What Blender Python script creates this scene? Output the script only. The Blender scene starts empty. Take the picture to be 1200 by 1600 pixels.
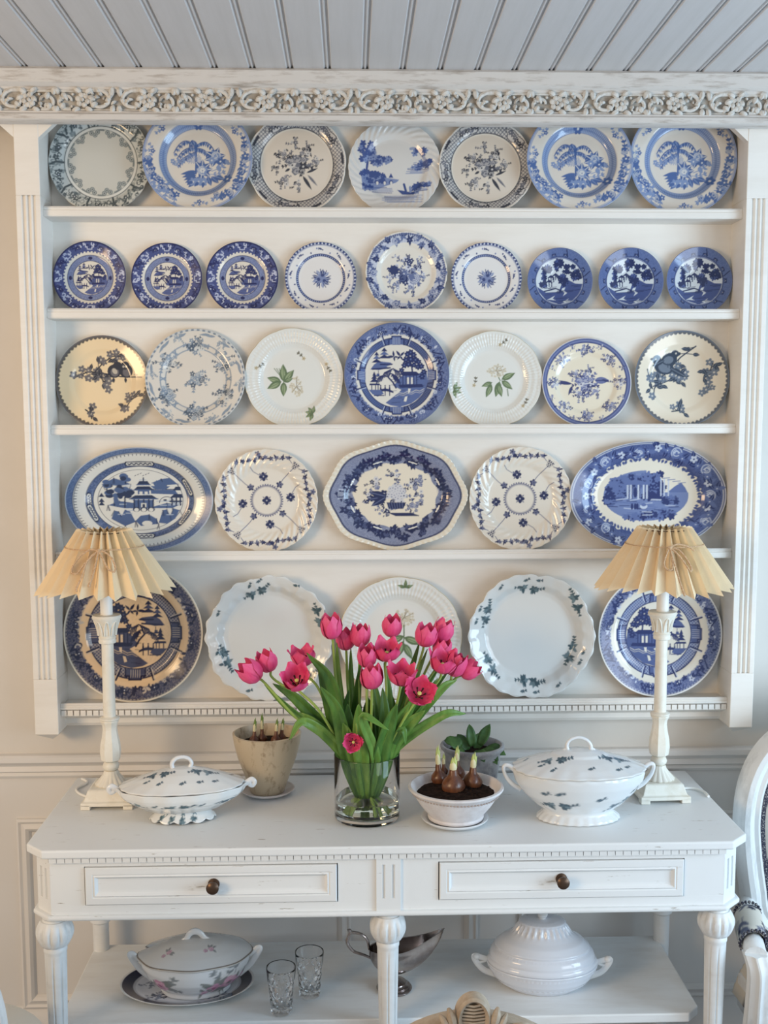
import bpy, math, random
import numpy as np
from mathutils import Vector, Matrix

SC = bpy.context.scene
COL = SC.collection

# ------------------------------------------------------------------ camera
F = 1700.0
YAW, PIT, ROLL = math.radians(1.74), math.radians(6.04), math.radians(0.12)
PPY = 840.0                                                        # optical axis in the frame (the picture is cropped a little off centre)
CAM = np.array([0.0, -2.74, 1.66])
FW = np.array([math.sin(YAW) * math.cos(PIT), math.cos(YAW) * math.cos(PIT), -math.sin(PIT)])
RT = np.array([math.cos(YAW), -math.sin(YAW), 0.0])
UP = np.cross(RT, FW)
RT, UP = RT * math.cos(ROLL) - UP * math.sin(ROLL), UP * math.cos(ROLL) + RT * math.sin(ROLL)
cd = bpy.data.cameras.new('camera')
cd.sensor_width = 36.0
cd.lens = 36.0 * F / 1600.0
cd.shift_y = (PPY - 800.0) / 1600.0
cd.clip_start = 0.05
cam = bpy.data.objects.new('camera', cd)
COL.objects.link(cam)
cam.matrix_world = Matrix(((RT[0], UP[0], -FW[0], CAM[0]), (RT[1], UP[1], -FW[1], CAM[1]),
                           (RT[2], UP[2], -FW[2], CAM[2]), (0, 0, 0, 1)))
SC.camera = cam


def _ray(px, py):
    return FW + RT * (px - 600) / F + UP * (PPY - py) / F


def at(px, py, Y):
    """world point seen at a pixel, on the upright plane y = Y"""
    v = _ray(px, py)
    return CAM + v * (Y - CAM[1]) / v[1]


def atz(px, py, Z):
    """world point seen at a pixel, on the level plane z = Z"""
    v = _ray(px, py)
    return CAM + v * (Z - CAM[2]) / v[2]


# ------------------------------------------------------------------ world, lamps, exposure
W = bpy.data.worlds.new('room_light')
SC.world = W
W.use_nodes = True
bg = W.node_tree.nodes['Background']
bg.inputs[0].default_value = (0.76, 0.88, 1.0, 1)
bg.inputs[1].default_value = 0.50


def area(name, loc, target, sx, sy, power, colour):
    l = bpy.data.lights.new(name, 'AREA')
    l.shape = 'RECTANGLE'
    l.size, l.size_y, l.energy, l.color = sx, sy, power, colour
    o = bpy.data.objects.new(name, l)
    COL.objects.link(o)
    o.location = loc
    d = Vector(target) - Vector(loc)
    o.rotation_euler = d.to_track_quat('-Z', 'Y').to_euler()
    return o


area('window_daylight', (2.55, -1.50, 1.22), (-0.1, -0.1, 1.15), 1.0, 1.4, 44, (0.58, 0.80, 1.0))
area('right_fill_light', (2.9, -3.7, 1.25), (-0.1, 0.0, 1.4), 1.4, 1.2, 26, (0.84, 0.93, 1.0))  # added fill from the right to brighten the rack, no known window behind it
area('room_lamp_light', (-2.25, -2.60, 1.80), (-0.3, 0.0, 1.5), 1.0, 0.8, 40, (1.0, 0.69, 0.38))
SC.view_settings.view_transform = 'Standard'
SC.view_settings.look = 'None'
SC.view_settings.exposure = 0.08
SC.view_settings.gamma = 1.0
SC.view_settings.use_curve_mapping = False


# ------------------------------------------------------------------ materials
def lin(c):
    c = np.asarray(c, float)
    if c.max() > 1.0:
        c = c / 255.0
    return np.where(c <= 0.04045, c / 12.92, ((c + 0.055) / 1.055) ** 2.4)


def mat(name, col, rough=0.5, spec=0.5, metal=0.0, noise=None, bump=None, **kw):
    """noise=(colour2, scale, stretch xyz, low, high): second colour in noise patches; bump=(scale, strength)"""
    m = bpy.data.materials.new(name)
    m.use_nodes = True
    nt = m.node_tree
    b = nt.nodes['Principled BSDF']
    c = lin(col)
    b.inputs['Base Color'].default_value = (*c, 1)
    b.inputs['Roughness'].default_value = rough
    b.inputs['Specular IOR Level'].default_value = spec
    b.inputs['Metallic'].default_value = metal
    for k, v in kw.items():
        b.inputs[k.replace('_', ' ')].default_value = v
    tc = nt.nodes.new('ShaderNodeTexCoord')
    if noise:
        c2, sc, st, lo, hi = noise
        mp = nt.nodes.new('ShaderNodeMapping')
        mp.inputs['Scale'].default_value = st
        nt.links.new(tc.outputs['Object'], mp.inputs[0])
        n = nt.nodes.new('ShaderNodeTexNoise')
        n.inputs['Scale'].default_value = sc
        n.inputs['Detail'].default_value = 5
        n.inputs['Roughness'].default_value = 0.65
        nt.links.new(mp.outputs[0], n.inputs['Vector'])
        r = nt.nodes.new('ShaderNodeMapRange')
        r.inputs['From Min'].default_value = lo
        r.inputs['From Max'].default_value = hi
        nt.links.new(n.outputs['Fac'], r.inputs['Value'])
        x = nt.nodes.new('ShaderNodeMix')
        x.data_type = 'RGBA'
        x.inputs['A'].default_value = (*c, 1)
        x.inputs['B'].default_value = (*lin(c2), 1)
        nt.links.new(r.outputs[0], x.inputs['Factor'])
        nt.links.new(x.outputs['Result'], b.inputs['Base Color'])
    if bump:
        n2 = nt.nodes.new('ShaderNodeTexNoise')
        n2.inputs['Scale'].default_value = bump[0]
        n2.inputs['Detail'].default_value = 4
        nt.links.new(tc.outputs['Object'], n2.inputs['Vector'])
        bp = nt.nodes.new('ShaderNodeBump')
        bp.inputs['Strength'].default_value = bump[1]
        bp.inputs['Distance'].default_value = 0.002
        nt.links.new(n2.outputs['Fac'], bp.inputs['Height'])
        nt.links.new(bp.outputs[0], b.inputs['Normal'])
    return m


def printmat(name, rough=0.12, spec=0.5, bump=None):
    """glazed or woven surface whose printed decor is stored per vertex"""
    m = mat(name, (255, 255, 255), rough, spec, bump=bump)
    nt = m.node_tree
    a = nt.nodes.new('ShaderNodeVertexColor')
    a.layer_name = 'print'
    nt.links.new(a.outputs[0], nt.nodes['Principled BSDF'].inputs['Base Color'])
    return m


M = {
    'wall': mat('wall_paint', (216, 210, 202), 0.6, 0.3, noise=((210, 204, 195), 3.0, (1, 1, 1), 0.35, 0.7), bump=(60, 0.08)),
    'wain': mat('wainscot_paint', (222, 218, 213), 0.5, 0.3, bump=(60, 0.06)),
    'rack': mat('rack_paint', (236, 232, 225), 0.42, 0.4, noise=((230, 225, 217), 4.0, (1, 1, 6), 0.4, 0.7), bump=(70, 0.06)),
    'table': mat('table_paint', (232, 234, 234), 0.4, 0.4, noise=((222, 222, 220), 3.0, (2, 9, 9), 0.45, 0.75), bump=(50, 0.08)),
    'scuff': mat('table_worn_paint', (232, 234, 234), 0.45, 0.4, noise=((150, 138, 122), 16.0, (1, 9, 9), 0.66, 0.72), bump=(50, 0.1)),
    'ceil': mat('ceiling_paint', (214, 213, 214), 0.45, 0.35, noise=((206, 205, 205), 5.0, (6, 0.4, 1), 0.4, 0.7), bump=(40, 0.05)),
    'cornice': mat('cornice_limewash', (212, 208, 203), 0.7, 0.2, noise=((160, 149, 138), 9.0, (1.2, 9, 9), 0.52, 0.74), bump=(60, 0.35)),
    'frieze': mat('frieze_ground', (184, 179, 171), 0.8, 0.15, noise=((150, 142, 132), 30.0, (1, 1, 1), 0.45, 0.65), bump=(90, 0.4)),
    'carve': mat('frieze_carving', (214, 211, 205), 0.7, 0.2, noise=((172, 164, 153), 40.0, (1, 1, 1), 0.5, 0.72), bump=(120, 0.35)),
    'floor': mat('floor_boards', (150, 152, 156), 0.5, 0.4, noise=((130, 130, 132), 3.0, (12, 1, 1), 0.35, 0.7)),
    'china': printmat('printed_china', 0.10, 0.55),
    'cloth': printmat('toile_cloth', 0.9, 0.1, bump=(900, 0.3)),
    'white_china': mat('white_china', (226, 228, 229), 0.15, 0.5),
    'gilt': mat('gilt_line', (150, 118, 66), 0.3, 0.5, 0.6),
    'lamp': mat('lamp_cream_paint', (236, 231, 218), 0.4, 0.4, noise=((222, 213, 194), 25.0, (1, 1, 1), 0.5, 0.75), bump=(90, 0.1)),
    'shade': mat('pleated_paper', (238, 216, 180), 0.8, 0.1, bump=(500, 0.15)),
    'cord': mat('twisted_cord', (214, 184, 150), 0.85, 0.1, noise=((186, 150, 116), 300.0, (1, 1, 1), 0.4, 0.6)),
    'flex': mat('lamp_flex', (240, 238, 232), 0.4, 0.4),
    'glass': mat('clear_glass', (255, 255, 255), 0.0, 0.5, Transmission_Weight=1.0, IOR=1.32),
    'cutglass': mat('cut_glass', (255, 255, 255), 0.0, 0.5, Transmission_Weight=1.0, IOR=1.48),
    'water': mat('water', (240, 250, 242), 0.0, 0.5, Transmission_Weight=1.0, IOR=1.33),
    'petal': mat('tulip_petal', (238, 96, 142), 0.45, 0.3, noise=((222, 64, 116), 60.0, (1, 1, 0.25), 0.4, 0.7)),
    'petal_in': mat('tulip_petal_inner', (240, 104, 146), 0.45, 0.3, noise=((224, 66, 116), 60.0, (1, 1, 0.25), 0.4, 0.7)),
    'stem': mat('tulip_stem', (150, 176, 84), 0.45, 0.4),
    'leaf': mat('tulip_leaf', (92, 134, 54), 0.4, 0.4, noise=((126, 160, 76), 14.0, (3, 3, 0.6), 0.4, 0.7)),
    'leaf2': mat('tulip_leaf_dark', (66, 108, 46), 0.4, 0.4, noise=((96, 136, 58), 14.0, (3, 3, 0.6), 0.4, 0.7)),
    'stamen': mat('stamen', (46, 34, 30), 0.7, 0.2),
    'pollen': mat('pistil', (214, 214, 120), 0.6, 0.3),
    'aged': mat('aged_glaze', (196, 180, 154), 0.35, 0.4, noise=((146, 124, 98), 42.0, (1, 1, 0.5), 0.54, 0.70), bump=(45, 0.4)),
    'stonepot': mat('grey_stoneware', (176, 176, 178), 0.6, 0.3, noise=((120, 120, 126), 18.0, (1, 1, 1), 0.45, 0.68), bump=(50, 0.3)),
    'whitewash': mat('whitewashed_clay', (224, 220, 220), 0.6, 0.3, noise=((204, 196, 194), 16.0, (1, 1, 1), 0.45, 0.7), bump=(60, 0.2)),
    'clayline': mat('worn_clay_bead', (178, 164, 156), 0.7, 0.2),
    'soil': mat('potting_soil', (52, 38, 32), 0.95, 0.1, noise=((28, 20, 17), 80.0, (1, 1, 1), 0.4, 0.6), bump=(160, 1.0)),
    'bulb': mat('bulb_skin', (118, 74, 48), 0.3, 0.5, noise=((72, 38, 28), 60.0, (1, 1, 0.3), 0.40, 0.66), bump=(120, 0.2)),
    'sprout': mat('bulb_sprout', (186, 196, 112), 0.45, 0.4),
    'sheath': mat('sprout_sheath', (226, 218, 176), 0.5, 0.3),
    'sproutg': mat('green_shoot', (108, 138, 60), 0.45, 0.4),
    'herb': mat('dark_leaf', (58, 92, 48), 0.45, 0.4, noise=((86, 122, 60), 30.0, (1, 1, 1), 0.4, 0.7)),
    'silver': mat('tarnished_silver', (184, 176, 172), 0.16, 0.5, 1.0, noise=((120, 102, 98), 14.0, (1, 1, 1), 0.4, 0.7)),
    'bronze': mat('bronze_knob', (92, 72, 58), 0.35, 0.5, 0.7),
    'dark': mat('dark_void', (24, 20, 18), 0.9, 0.1),
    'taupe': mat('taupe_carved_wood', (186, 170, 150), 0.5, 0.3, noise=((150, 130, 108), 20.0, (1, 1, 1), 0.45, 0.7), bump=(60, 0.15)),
    'taupe_d': mat('taupe_wood_ground', (126, 108, 88), 0.6, 0.2),
    'chairwood': mat('chair_white_wood', (226, 227, 226), 0.45, 0.35, noise=((192, 194, 194), 9.0, (3, 3, 1), 0.5, 0.75), bump=(50, 0.15)),
    'gimp': mat('braid_trim', (58, 58, 72), 0.9, 0.1, noise=((170, 165, 160), 260.0, (1, 1, 1), 0.52, 0.6)),
    'linen': mat('seat_linen', (214, 206, 192), 0.9, 0.1, bump=(700, 0.2)),
}


# ------------------------------------------------------------------ objects
def link(o, parent=None):
    COL.objects.link(o)
    if parent is not None:
        o.parent = parent
    return o


def tag(o, label=None, cat=None, group=None, kind=None):
    if label: o['label'] = label
    if cat: o['category'] = cat
    if group: o['group'] = group
    if kind: o['kind'] = kind
    return o


def root(name, loc, label, cat, group=None, rz=0.0):
    o = bpy.data.objects.new(name, None)
    o.empty_display_size = 0.05
    o.location = loc
    o.rotation_euler = (0, 0, rz)
    link(o)
    return tag(o, label, cat, group)


def copy_tree(o, parent=None):
    c = o.copy()
    link(c)
    c.parent = parent
    for ch in list(o.children):
        copy_tree(ch, c)
    return c


def bev(o, w=0.002, seg=2):
    m = o.modifiers.new('bevel', 'BEVEL')
    m.width, m.segments, m.limit_method, m.angle_limit = w, seg, 'ANGLE', math.radians(40)
    m.harden_normals = False
    return o


class MB:
    """collects shapes, then builds them as one mesh object"""

    def __init__(s):
        s.v, s.f = [], []

    def add(s, v, f):
        n = len(s.v)
        s.v += [tuple(map(float, p)) for p in v]
        s.f += [tuple(i + n for i in q) for q in f]
        return s

    def box(s, x0, x1, y0, y1, z0, z1):
        v = [(x, y, z) for z in (z0, z1) for y in (y0, y1) for x in (x0, x1)]
        return s.add(v, [(0, 2, 3, 1), (4, 5, 7, 6), (0, 1, 5, 4), (2, 6, 7, 3), (0, 4, 6, 2), (1, 3, 7, 5)])

    def prism(s, pts, axis, a, b):
        """2D outline extruded along axis 'x','y' or 'z' between a and b"""
        n = len(pts)
        def P(p, t):
            if axis == 'x': return (t, p[0], p[1])
            if axis == 'y': return (p[0], t, p[1])
            return (p[0], p[1], t)
        v = [P(p, a) for p in pts] + [P(p, b) for p in pts]
        f = [tuple(range(n))[::-1], tuple(range(n, 2 * n))] + [(i, (i + 1) % n, n + (i + 1) % n, n + i) for i in range(n)]
        return s.add(v, f)

    def rings(s, R, cap0=True, cap1=True, closed=True):
        n = len(R[0])
        v = [p for r in R for p in r]
        f = []
        for k in range(len(R) - 1):
            for i in range(n if closed else n - 1):
                j = (i + 1) % n
                f.append((k * n + i, k * n + j, (k + 1) * n + j, (k + 1) * n + i))
        if cap0: f.append(tuple(range(n))[::-1])
        if cap1: f.append(tuple(range((len(R) - 1) * n, len(R) * n)))
        return s.add(v, f)

    def lathe(s, prof, n=32, c=(0, 0, 0), mod=None, ax=1.0, ay=1.0, cap0=True, cap1=True):
        R = []
        for k, (r, z) in enumerate(prof):
            ring = []
            for i in range(n):
                t = 2 * math.pi * i / n
                q = r * (mod(t, z, k) if mod else 1.0)
                ring.append((c[0] + q * ax * math.cos(t), c[1] + q * ay * math.sin(t), c[2] + z))
            R.append(ring)
        return s.rings(R, cap0, cap1)

    def tube(s, path, rad, n=8, flat=1.0):
        path = [Vector(p) for p in path]
        m = len(path)
        R = []
        d0 = (path[1] - path[0]).normalized()
        up = Vector((0, 0, 1)) if abs(d0.z) < 0.9 else Vector((0, 1, 0))
        x = d0.cross(up).normalized()
        for k in range(m):
            d = (path[min(k + 1, m - 1)] - path[max(k - 1, 0)])
            d = d.normalized() if d.length > 1e-9 else d0
            x = (x - d * x.dot(d))
            x = x.normalized() if x.length > 1e-9 else d.orthogonal().normalized()
            y = d.cross(x)
            r = rad(k / (m - 1)) if callable(rad) else rad
            R.append([tuple(path[k] + (x * math.cos(2 * math.pi * i / n) + y * flat * math.sin(2 * math.pi * i / n)) * r) for i in range(n)])
        return s.rings(R)

    def frame(s, levels, Y, sign=-1):
        """rectangular steps on an upright face: levels = [(x0,x1,z0,z1,depth)]; last one is filled"""
        R = [[(a, Y + sign * d, c), (b, Y + sign * d, c), (b, Y + sign * d, e), (a, Y + sign * d, e)] for a, b, c, e, d in levels]
        return s.rings(R, False, True)

    def ball(s, c, rx, ry=None, rz=None, n=12, m=8):
        ry = rx if ry is None else ry
        rz = rx if rz is None else rz
        pr = [(max(math.sin(math.pi * k / m), 0.02), -math.cos(math.pi * k / m)) for k in range(m + 1)]
        R = [[(c[0] + rx * r * math.cos(2 * math.pi * i / n), c[1] + ry * r * math.sin(2 * math.pi * i / n), c[2] + rz * z) for i in range(n)] for r, z in pr]
        return s.rings(R)

    def mesh(s, name, mt, smooth=True):
        me = bpy.data.meshes.new(name)
        me.from_pydata(s.v, [], s.f)
        me.update()
        if smooth:
            me.polygons.foreach_set('use_smooth', [True] * len(me.polygons))
            try:
                me.set_sharp_from_angle(angle=math.radians(38))
            except Exception:
                pass
        me.materials.append(M[mt] if isinstance(mt, str) else mt)
        return me

    def build(s, name, mt, parent=None, world=False, smooth=True):
        if world and parent is not None:
            L = parent.location.copy()
            q = parent.parent
            while q is not None:
                L += q.location
                q = q.parent
            s.v = [(a - L.x, b - L.y, c - L.z) for a, b, c in s.v]
        o = bpy.data.objects.new(name, s.mesh(name, mt, smooth))
        return link(o, parent)


def put(name, me, parent, loc=(0, 0, 0), rot=(0, 0, 0), scale=(1, 1, 1)):
    o = bpy.data.objects.new(name, me)
    o.location, o.rotation_euler, o.scale = loc, rot, scale
    return link(o, parent)


def smooth_path(pts, n=8):
    """Catmull-Rom through points"""
    P = [np.asarray(p, float) for p in pts]
    P = [2 * P[0] - P[1]] + P + [2 * P[-1] - P[-2]]
    out = []
    for i in range(1, len(P) - 2):
        a, b, c, d = P[i - 1:i + 3]
        for k in range(n):
            t = k / n
            out.append(0.5 * ((2 * b) + (c - a) * t + (2 * a - 5 * b + 4 * c - d) * t * t + (3 * b - a - 3 * c + d) * t ** 3))
    out.append(P[-2])
    return out

# ================================================================== the setting
CZ = 2.468                                                        # ceiling height
o = MB().box(-2.2, 2.4, 0.0, 0.06, 0.0, CZ + 0.05).build('wall_back', 'wall')
tag(o, kind='structure')
o = MB().box(-2.2, 2.4, -3.4, 0.06, -0.05, 0.0).build('floor', 'floor')
tag(o, kind='structure')
cr = root('ceiling', (0, 0, CZ), None, None)
tag(cr, kind='structure')
MB().box(-2.2, 2.4, -3.4, 0.06, CZ + 0.012, CZ + 0.06).build('ceiling_deck', 'ceil', cr, world=True)
PW = 0.0862
pl = MB().prism([(0, 0.012), (0, 0.003), (0.002, 0.0), (PW - 0.016, 0.0), (PW - 0.0125, 0.004), (PW - 0.0105, 0.004), (PW - 0.0085, 0.001),
                 (PW - 0.0060, 0.001), (PW - 0.0035, 0.006), (PW, 0.006), (PW, 0.012)], 'y', -3.4, 0.0)
plank_me = pl.mesh('plank', 'ceil', smooth=False)
X0 = at(281, 114, -0.14)[0]
for k in range(-16, 30):
    put('plank', plank_me, cr, (X0 + k * PW - 0.0, 0, 0))

# chair rail and wainscot frames
zt, zb = at(600, 1171, 0)[2], at(600, 1207, 0)[2]
h = zt - zb
o = MB().prism([(0, zb), (-0.010, zb), (-0.013, zb + 0.1 * h), (-0.010, zb + 0.22 * h), (-0.017, zb + 0.3 * h), (-0.012, zb + 0.5 * h), (-0.016, zb + 0.58 * h),
                (-0.026, zb + 0.72 * h), (-0.026, zb + 0.93 * h), (-0.02, zt), (0, zt)], 'x', -2.2, 2.4).build('trim_1', 'wain', smooth=False)
tag(o, kind='structure')
o = MB().box(-2.2, 2.4, -0.004, 0.0, 0.0, zb).build('trim_2', 'wain')
tag(o, kind='structure')


def wain_frame(name, x0, x1, z0, z1):
    w = 0.036
    lv = []
    for ins, d in ((0, 0.004), (0.0, 0.012), (0.006, 0.016), (0.012, 0.012), (0.016, 0.013), (0.024, 0.017), (0.031, 0.012), (w, 0.0045)):
        lv.append((x0 + ins, x1 - ins, z0 + ins, z1 - ins, d))
    b = MB()
    R = [[(a, -d, c), (e, -d, c), (e, -d, g), (a, -d, g)] for a, e, c, g, d in lv]
    b.rings(R, False, False)
    return tag(b.build(name, 'wain', smooth=False), kind='structure')


zf1, zf0 = at(28, 1278, 0)[2], at(28, 1573, 0)[2]
wain_frame('trim_3', at(28, 1300, 0)[0], at(549, 1440, 0)[0], zf0, zf1)
wain_frame('trim_4', at(612, 1440, 0)[0], at(746, 1440, 0)[0], zf0, zf1)
wain_frame('trim_5', at(810, 1440, 0)[0], at(1262, 1440, 0)[0], zf0, zf1)
wain_frame('trim_6', at(-560, 1440, 0)[0], at(-38, 1440, 0)[0], zf0, zf1)
o = MB().prism([(0, 0), (-0.018, 0), (-0.018, 0.11), (-0.012, 0.125), (-0.006, 0.14), (0, 0.14)], 'x', -2.2, 2.4).build('baseboard_back', 'wain')
tag(o, kind='structure')

# ------------------------------------------------------------------ carved cornice
CY = -0.14
cz1, cz0 = at(600, 117, CY)[2], at(600, 192, CY)[2]
za, zc = at(600, 141, CY)[2], at(600, 176, CY)[2]
cn = root('trim_7', (0.1, 0, cz0), None, None)
tag(cn, kind='structure')
zu = max(cz1, CZ)
CB = CY + 0.030                                                    # a fascia board, open behind
MB().prism([(CB, za - .004), (CY + 0.012, za - .004), (CY + 0.006, za), (CY + 0.006, za + 0.004), (CY, za + 0.007), (CY - 0.006, za + 0.012), (CY - 0.006, zu - 0.006), (CY, zu), (CB, zu)],
           'x', -1.3, 1.5).build('cornice_crown', 'cornice', cn, world=True)
MB().prism([(CB, cz0), (CY - 0.002, cz0), (CY - 0.006, cz0 + 0.003), (CY - 0.006, zc - 0.009), (CY, zc - 0.004), (CY, zc - 0.001), (CY + 0.01, zc + 0.004), (CB, zc + 0.004)],
           'x', -1.3, 1.5).build('cornice_base', 'cornice', cn, world=True)
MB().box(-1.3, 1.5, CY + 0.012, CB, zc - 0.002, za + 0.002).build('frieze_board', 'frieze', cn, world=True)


def scroll_motif(flip):
    """one carved length: C-scroll, acanthus lobes and a flower, about 0.137 m long"""
    b = MB()
    hh = (za - zc)
    q = -1 if flip else 1
    def P(x, z, y=0.0): return (q * x, y, z * hh)
    # big C scroll
    pts = []
    for k in range(26):
        t = k / 25
        a = math.radians(70 + 300 * t)
        r = 0.033 * (1 - 0.62 * t)
        pts.append((q * (-0.026 + r * 1.05 * math.cos(a)), -0.002 - 0.005 * t, hh * 0.0 + r * 0.76 * math.sin(a)))
    b.tube(pts, lambda t: 0.0056 * (1 - 0.45 * t), 6)
    # counter scroll
    pts = []
    for k in range(22):
        t = k / 21
        a = math.radians(-110 + 290 * t)
        r = 0.024 * (1 - 0.6 * t)
        pts.append((q * (0.043 + r * math.cos(a)), -0.002 - 0.003 * t, -0.002 + r * 0.8 * math.sin(a)))
    b.tube(pts, lambda t: 0.0052 * (1 - 0.4 * t), 6)
    # acanthus lobes
    rng = random.Random(7 + flip)
    for x, z, a, L in ((-0.058, 0.010, 100, 0.02), (-0.062, -0.012, -80, 0.02), (-0.02, 0.002, 20, 0.017), (-0.024, -0.006, -40, 0.015), (0.0, 0.016, 150, 0.018), (0.0, -0.017, -150, 0.018),
                       (0.012, 0.018, 30, 0.016), (0.016, -0.018, -30, 0.018), (0.046, 0.004, 60, 0.014), (0.05, -0.008, -60, 0.014), (0.062, 0.014, 60, 0.016), (0.064, -0.014, -70, 0.016)):
        a = math.radians(a)
        pts = [(q * (x + math.cos(a) * L * t), -0.003 - 0.004 * math.sin(math.pi * t), z + math.sin(a) * L * t) for t in np.linspace(0, 1, 6)]
        b.tube(pts, lambda t: 0.0014 + 0.0056 * math.sin(math.pi * min(t * 0.9 + 0.1, 1)) ** 0.8, 6)
    # flower
    for k in range(6):
        a = math.radians(60 * k + 15)
        b.ball((q * (0.007 + 0.011 * math.cos(a)), -0.006, 0.011 * math.sin(a)), 0.0068, 0.005, 0.0066, 7, 5)
    b.ball((q * 0.007, -0.009, 0), 0.0046, 0.004, 0.0046, 8, 5)
    # trailing berries
    for k in range(16):
        x, z, a, L = rng.uniform(-.06, .062), rng.uniform(-.018, .018), rng.random() * 6.28, rng.uniform(.008, .014)
        pts = [(q * (x + math.cos(a) * L * t), -0.002 - 0.005 * math.sin(math.pi * t), max(-.023, min(.023, z + math.sin(a) * L * t))) for t in np.linspace(0, 1, 5)]
        b.tube(pts, lambda t: 0.001 + 0.0032 * math.sin(math.pi * min(t * 0.9 + 0.1, 1)), 5)
    for x, z in ((-0.046, 0.0), (-0.04, 0.004), (0.03, 0.013), (0.033, -0.014), (-0.008, 0.008)):
        b.ball((q * x, -0.004, z), 0.0034, 0.003, 0.0034, 6, 4)
    return b.mesh('acanthus_scroll', 'carve')


sm = [scroll_motif(0), scroll_motif(1)]
for k in range(-10, 11):
    put('acanthus_scroll', sm[k % 2], cn, (0.0 + 0.1365 * k - 0.02, CY + 0.011, (za + zc) / 2 - cz0))
strip = MB().tube([(x, CY + 0.010, za - 0.004) for x in (-1.3, 1.5)], 0.003, 6).tube([(x, CY + 0.010, zc + 0.004) for x in (-1.3, 1.5)], 0.003, 6)
strip.build('frieze_bead', 'carve', cn, world=True)

# ================================================================== plate rack
rk = root('plate_rack', (0.11, 0, 0.9), 'white wall-mounted plate rack with five shelves and fluted pilasters', 'plate rack')
RF, SF = -0.105, -0.085                                            # pilaster front, shelf front
XL, XR = -0.7215, 0.9455                                            # inner faces
PWD = 0.0575
zf_t, zf_b = at(48, 305, RF)[2], at(70, 1062, RF)[2]
zp = at(75, 1148, RF)[2]
for sgn, xi in ((-1, XL), (1, XR)):
    a, b_ = (xi - PWD, xi) if sgn < 0 else (xi, xi + PWD)
    m = MB()
    m.box(a, b_, RF, 0, zf_t, CZ - 0.002)
    m.box(a, b_, RF, 0, zp, zf_b)
    # fluted length
    g = [a + PWD * f for f in (0.30, 0.51, 0.72)]
    pts = [(a, 0), (a, RF)]
    for x in g:
        pts += [(x - 0.0038, RF), (x - 0.0022, RF + 0.0055), (x + 0.0022, RF + 0.0055), (x + 0.0038, RF)]
    pts += [(b_, RF), (b_, 0)]
    m.prism(pts, 'z', zf_b, zf_t)
    bev(m.build('pilaster', 'rack', rk, world=True, smooth=False), 0.0012, 1)
    c = ((a + b_) / 2, RF / 2, zp - 0.026)
    MB().add([(a, RF, zp), (b_, RF, zp), (b_, 0, zp), (a, 0, zp), (c[0], RF / 2, c[2])], [(3, 2, 1, 0), (0, 1, 4), (1, 2, 4), (2, 3, 4), (3, 0, 4)]).build('pendant_tip', 'rack', rk, world=True, smooth=False)
    # corner brackets under the cornice
    for xx, d in ((xi, -sgn), (a if sgn < 0 else b_, sgn)):
        MB().prism([(xx, cz0 + 0.03), (xx + d * 0.045, cz0 + 0.03), (xx + d * 0.045, cz0 + 0.012), (xx, cz0 - 0.028)], 'y', -0.104, -0.084).build('corner_bracket', 'rack', rk, world=True, smooth=False)
SH = [at(600, y, SF)[2] for y in (323.5, 482, 663, 860, 1095)]         # top of each front lip
LIP = 0.008
for k, z in enumerate(SH):
    bot = 0.024 if k < 4 else 0.016
    m = MB().prism([(0, z - LIP - 0.016), (SF + 0.014, z - LIP - 0.016), (SF + 0.012, z - bot), (SF + 0.002, z - bot), (SF, z - bot + 0.003), (SF, z - 0.010), (SF + 0.003, z - 0.0085), (SF + 0.001, z - 0.004), (SF + 0.004, z), (SF + 0.009, z),
                    (SF + 0.011, z - LIP), (0, z - LIP)], 'x', XL + 0.0005, XR - 0.0005)
    m.build('shelf', 'rack', rk, world=True, smooth=False)
MB().box(XL, XR, -0.006, -0.0005, SH[4] - 0.07, CZ - 0.002).build('back_panel', 'rack', rk, world=True)
z = SH[4]
MB().prism([(-0.001, z - 0.07), (-0.03, z - 0.07), (-0.036, z - 0.062), (-0.036, z - 0.05), (-0.06, z - 0.040), (-0.074, z - 0.034), (-0.074, z - 0.017), (-0.001, z - 0.017)], 'x', XL, XR).build('bottom_rail', 'rack', rk, world=True, smooth=False)
dme = MB().box(-0.0063, 0.0063, -0.0045, 0.0045, -0.0065, 0.0065).mesh('dentil', 'rack', False)
nd = int((XR - XL) / 0.0157)
for k in range(nd):
    put('dentil', dme, rk, (XL + (k + 0.5) * (XR - XL) / nd - 0.11, -0.0785, z - 0.0245 - 0.9))

# ================================================================== painter for printed decor
def ink(c):
    """fired cobalt is a greyish blue: pull strong hues towards their own grey"""
    c = np.asarray(c, float)
    if c.max() - c.min() > 30:
        c = c + (c @ np.array([.3, .55, .15]) - c) * .20
    return c


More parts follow.
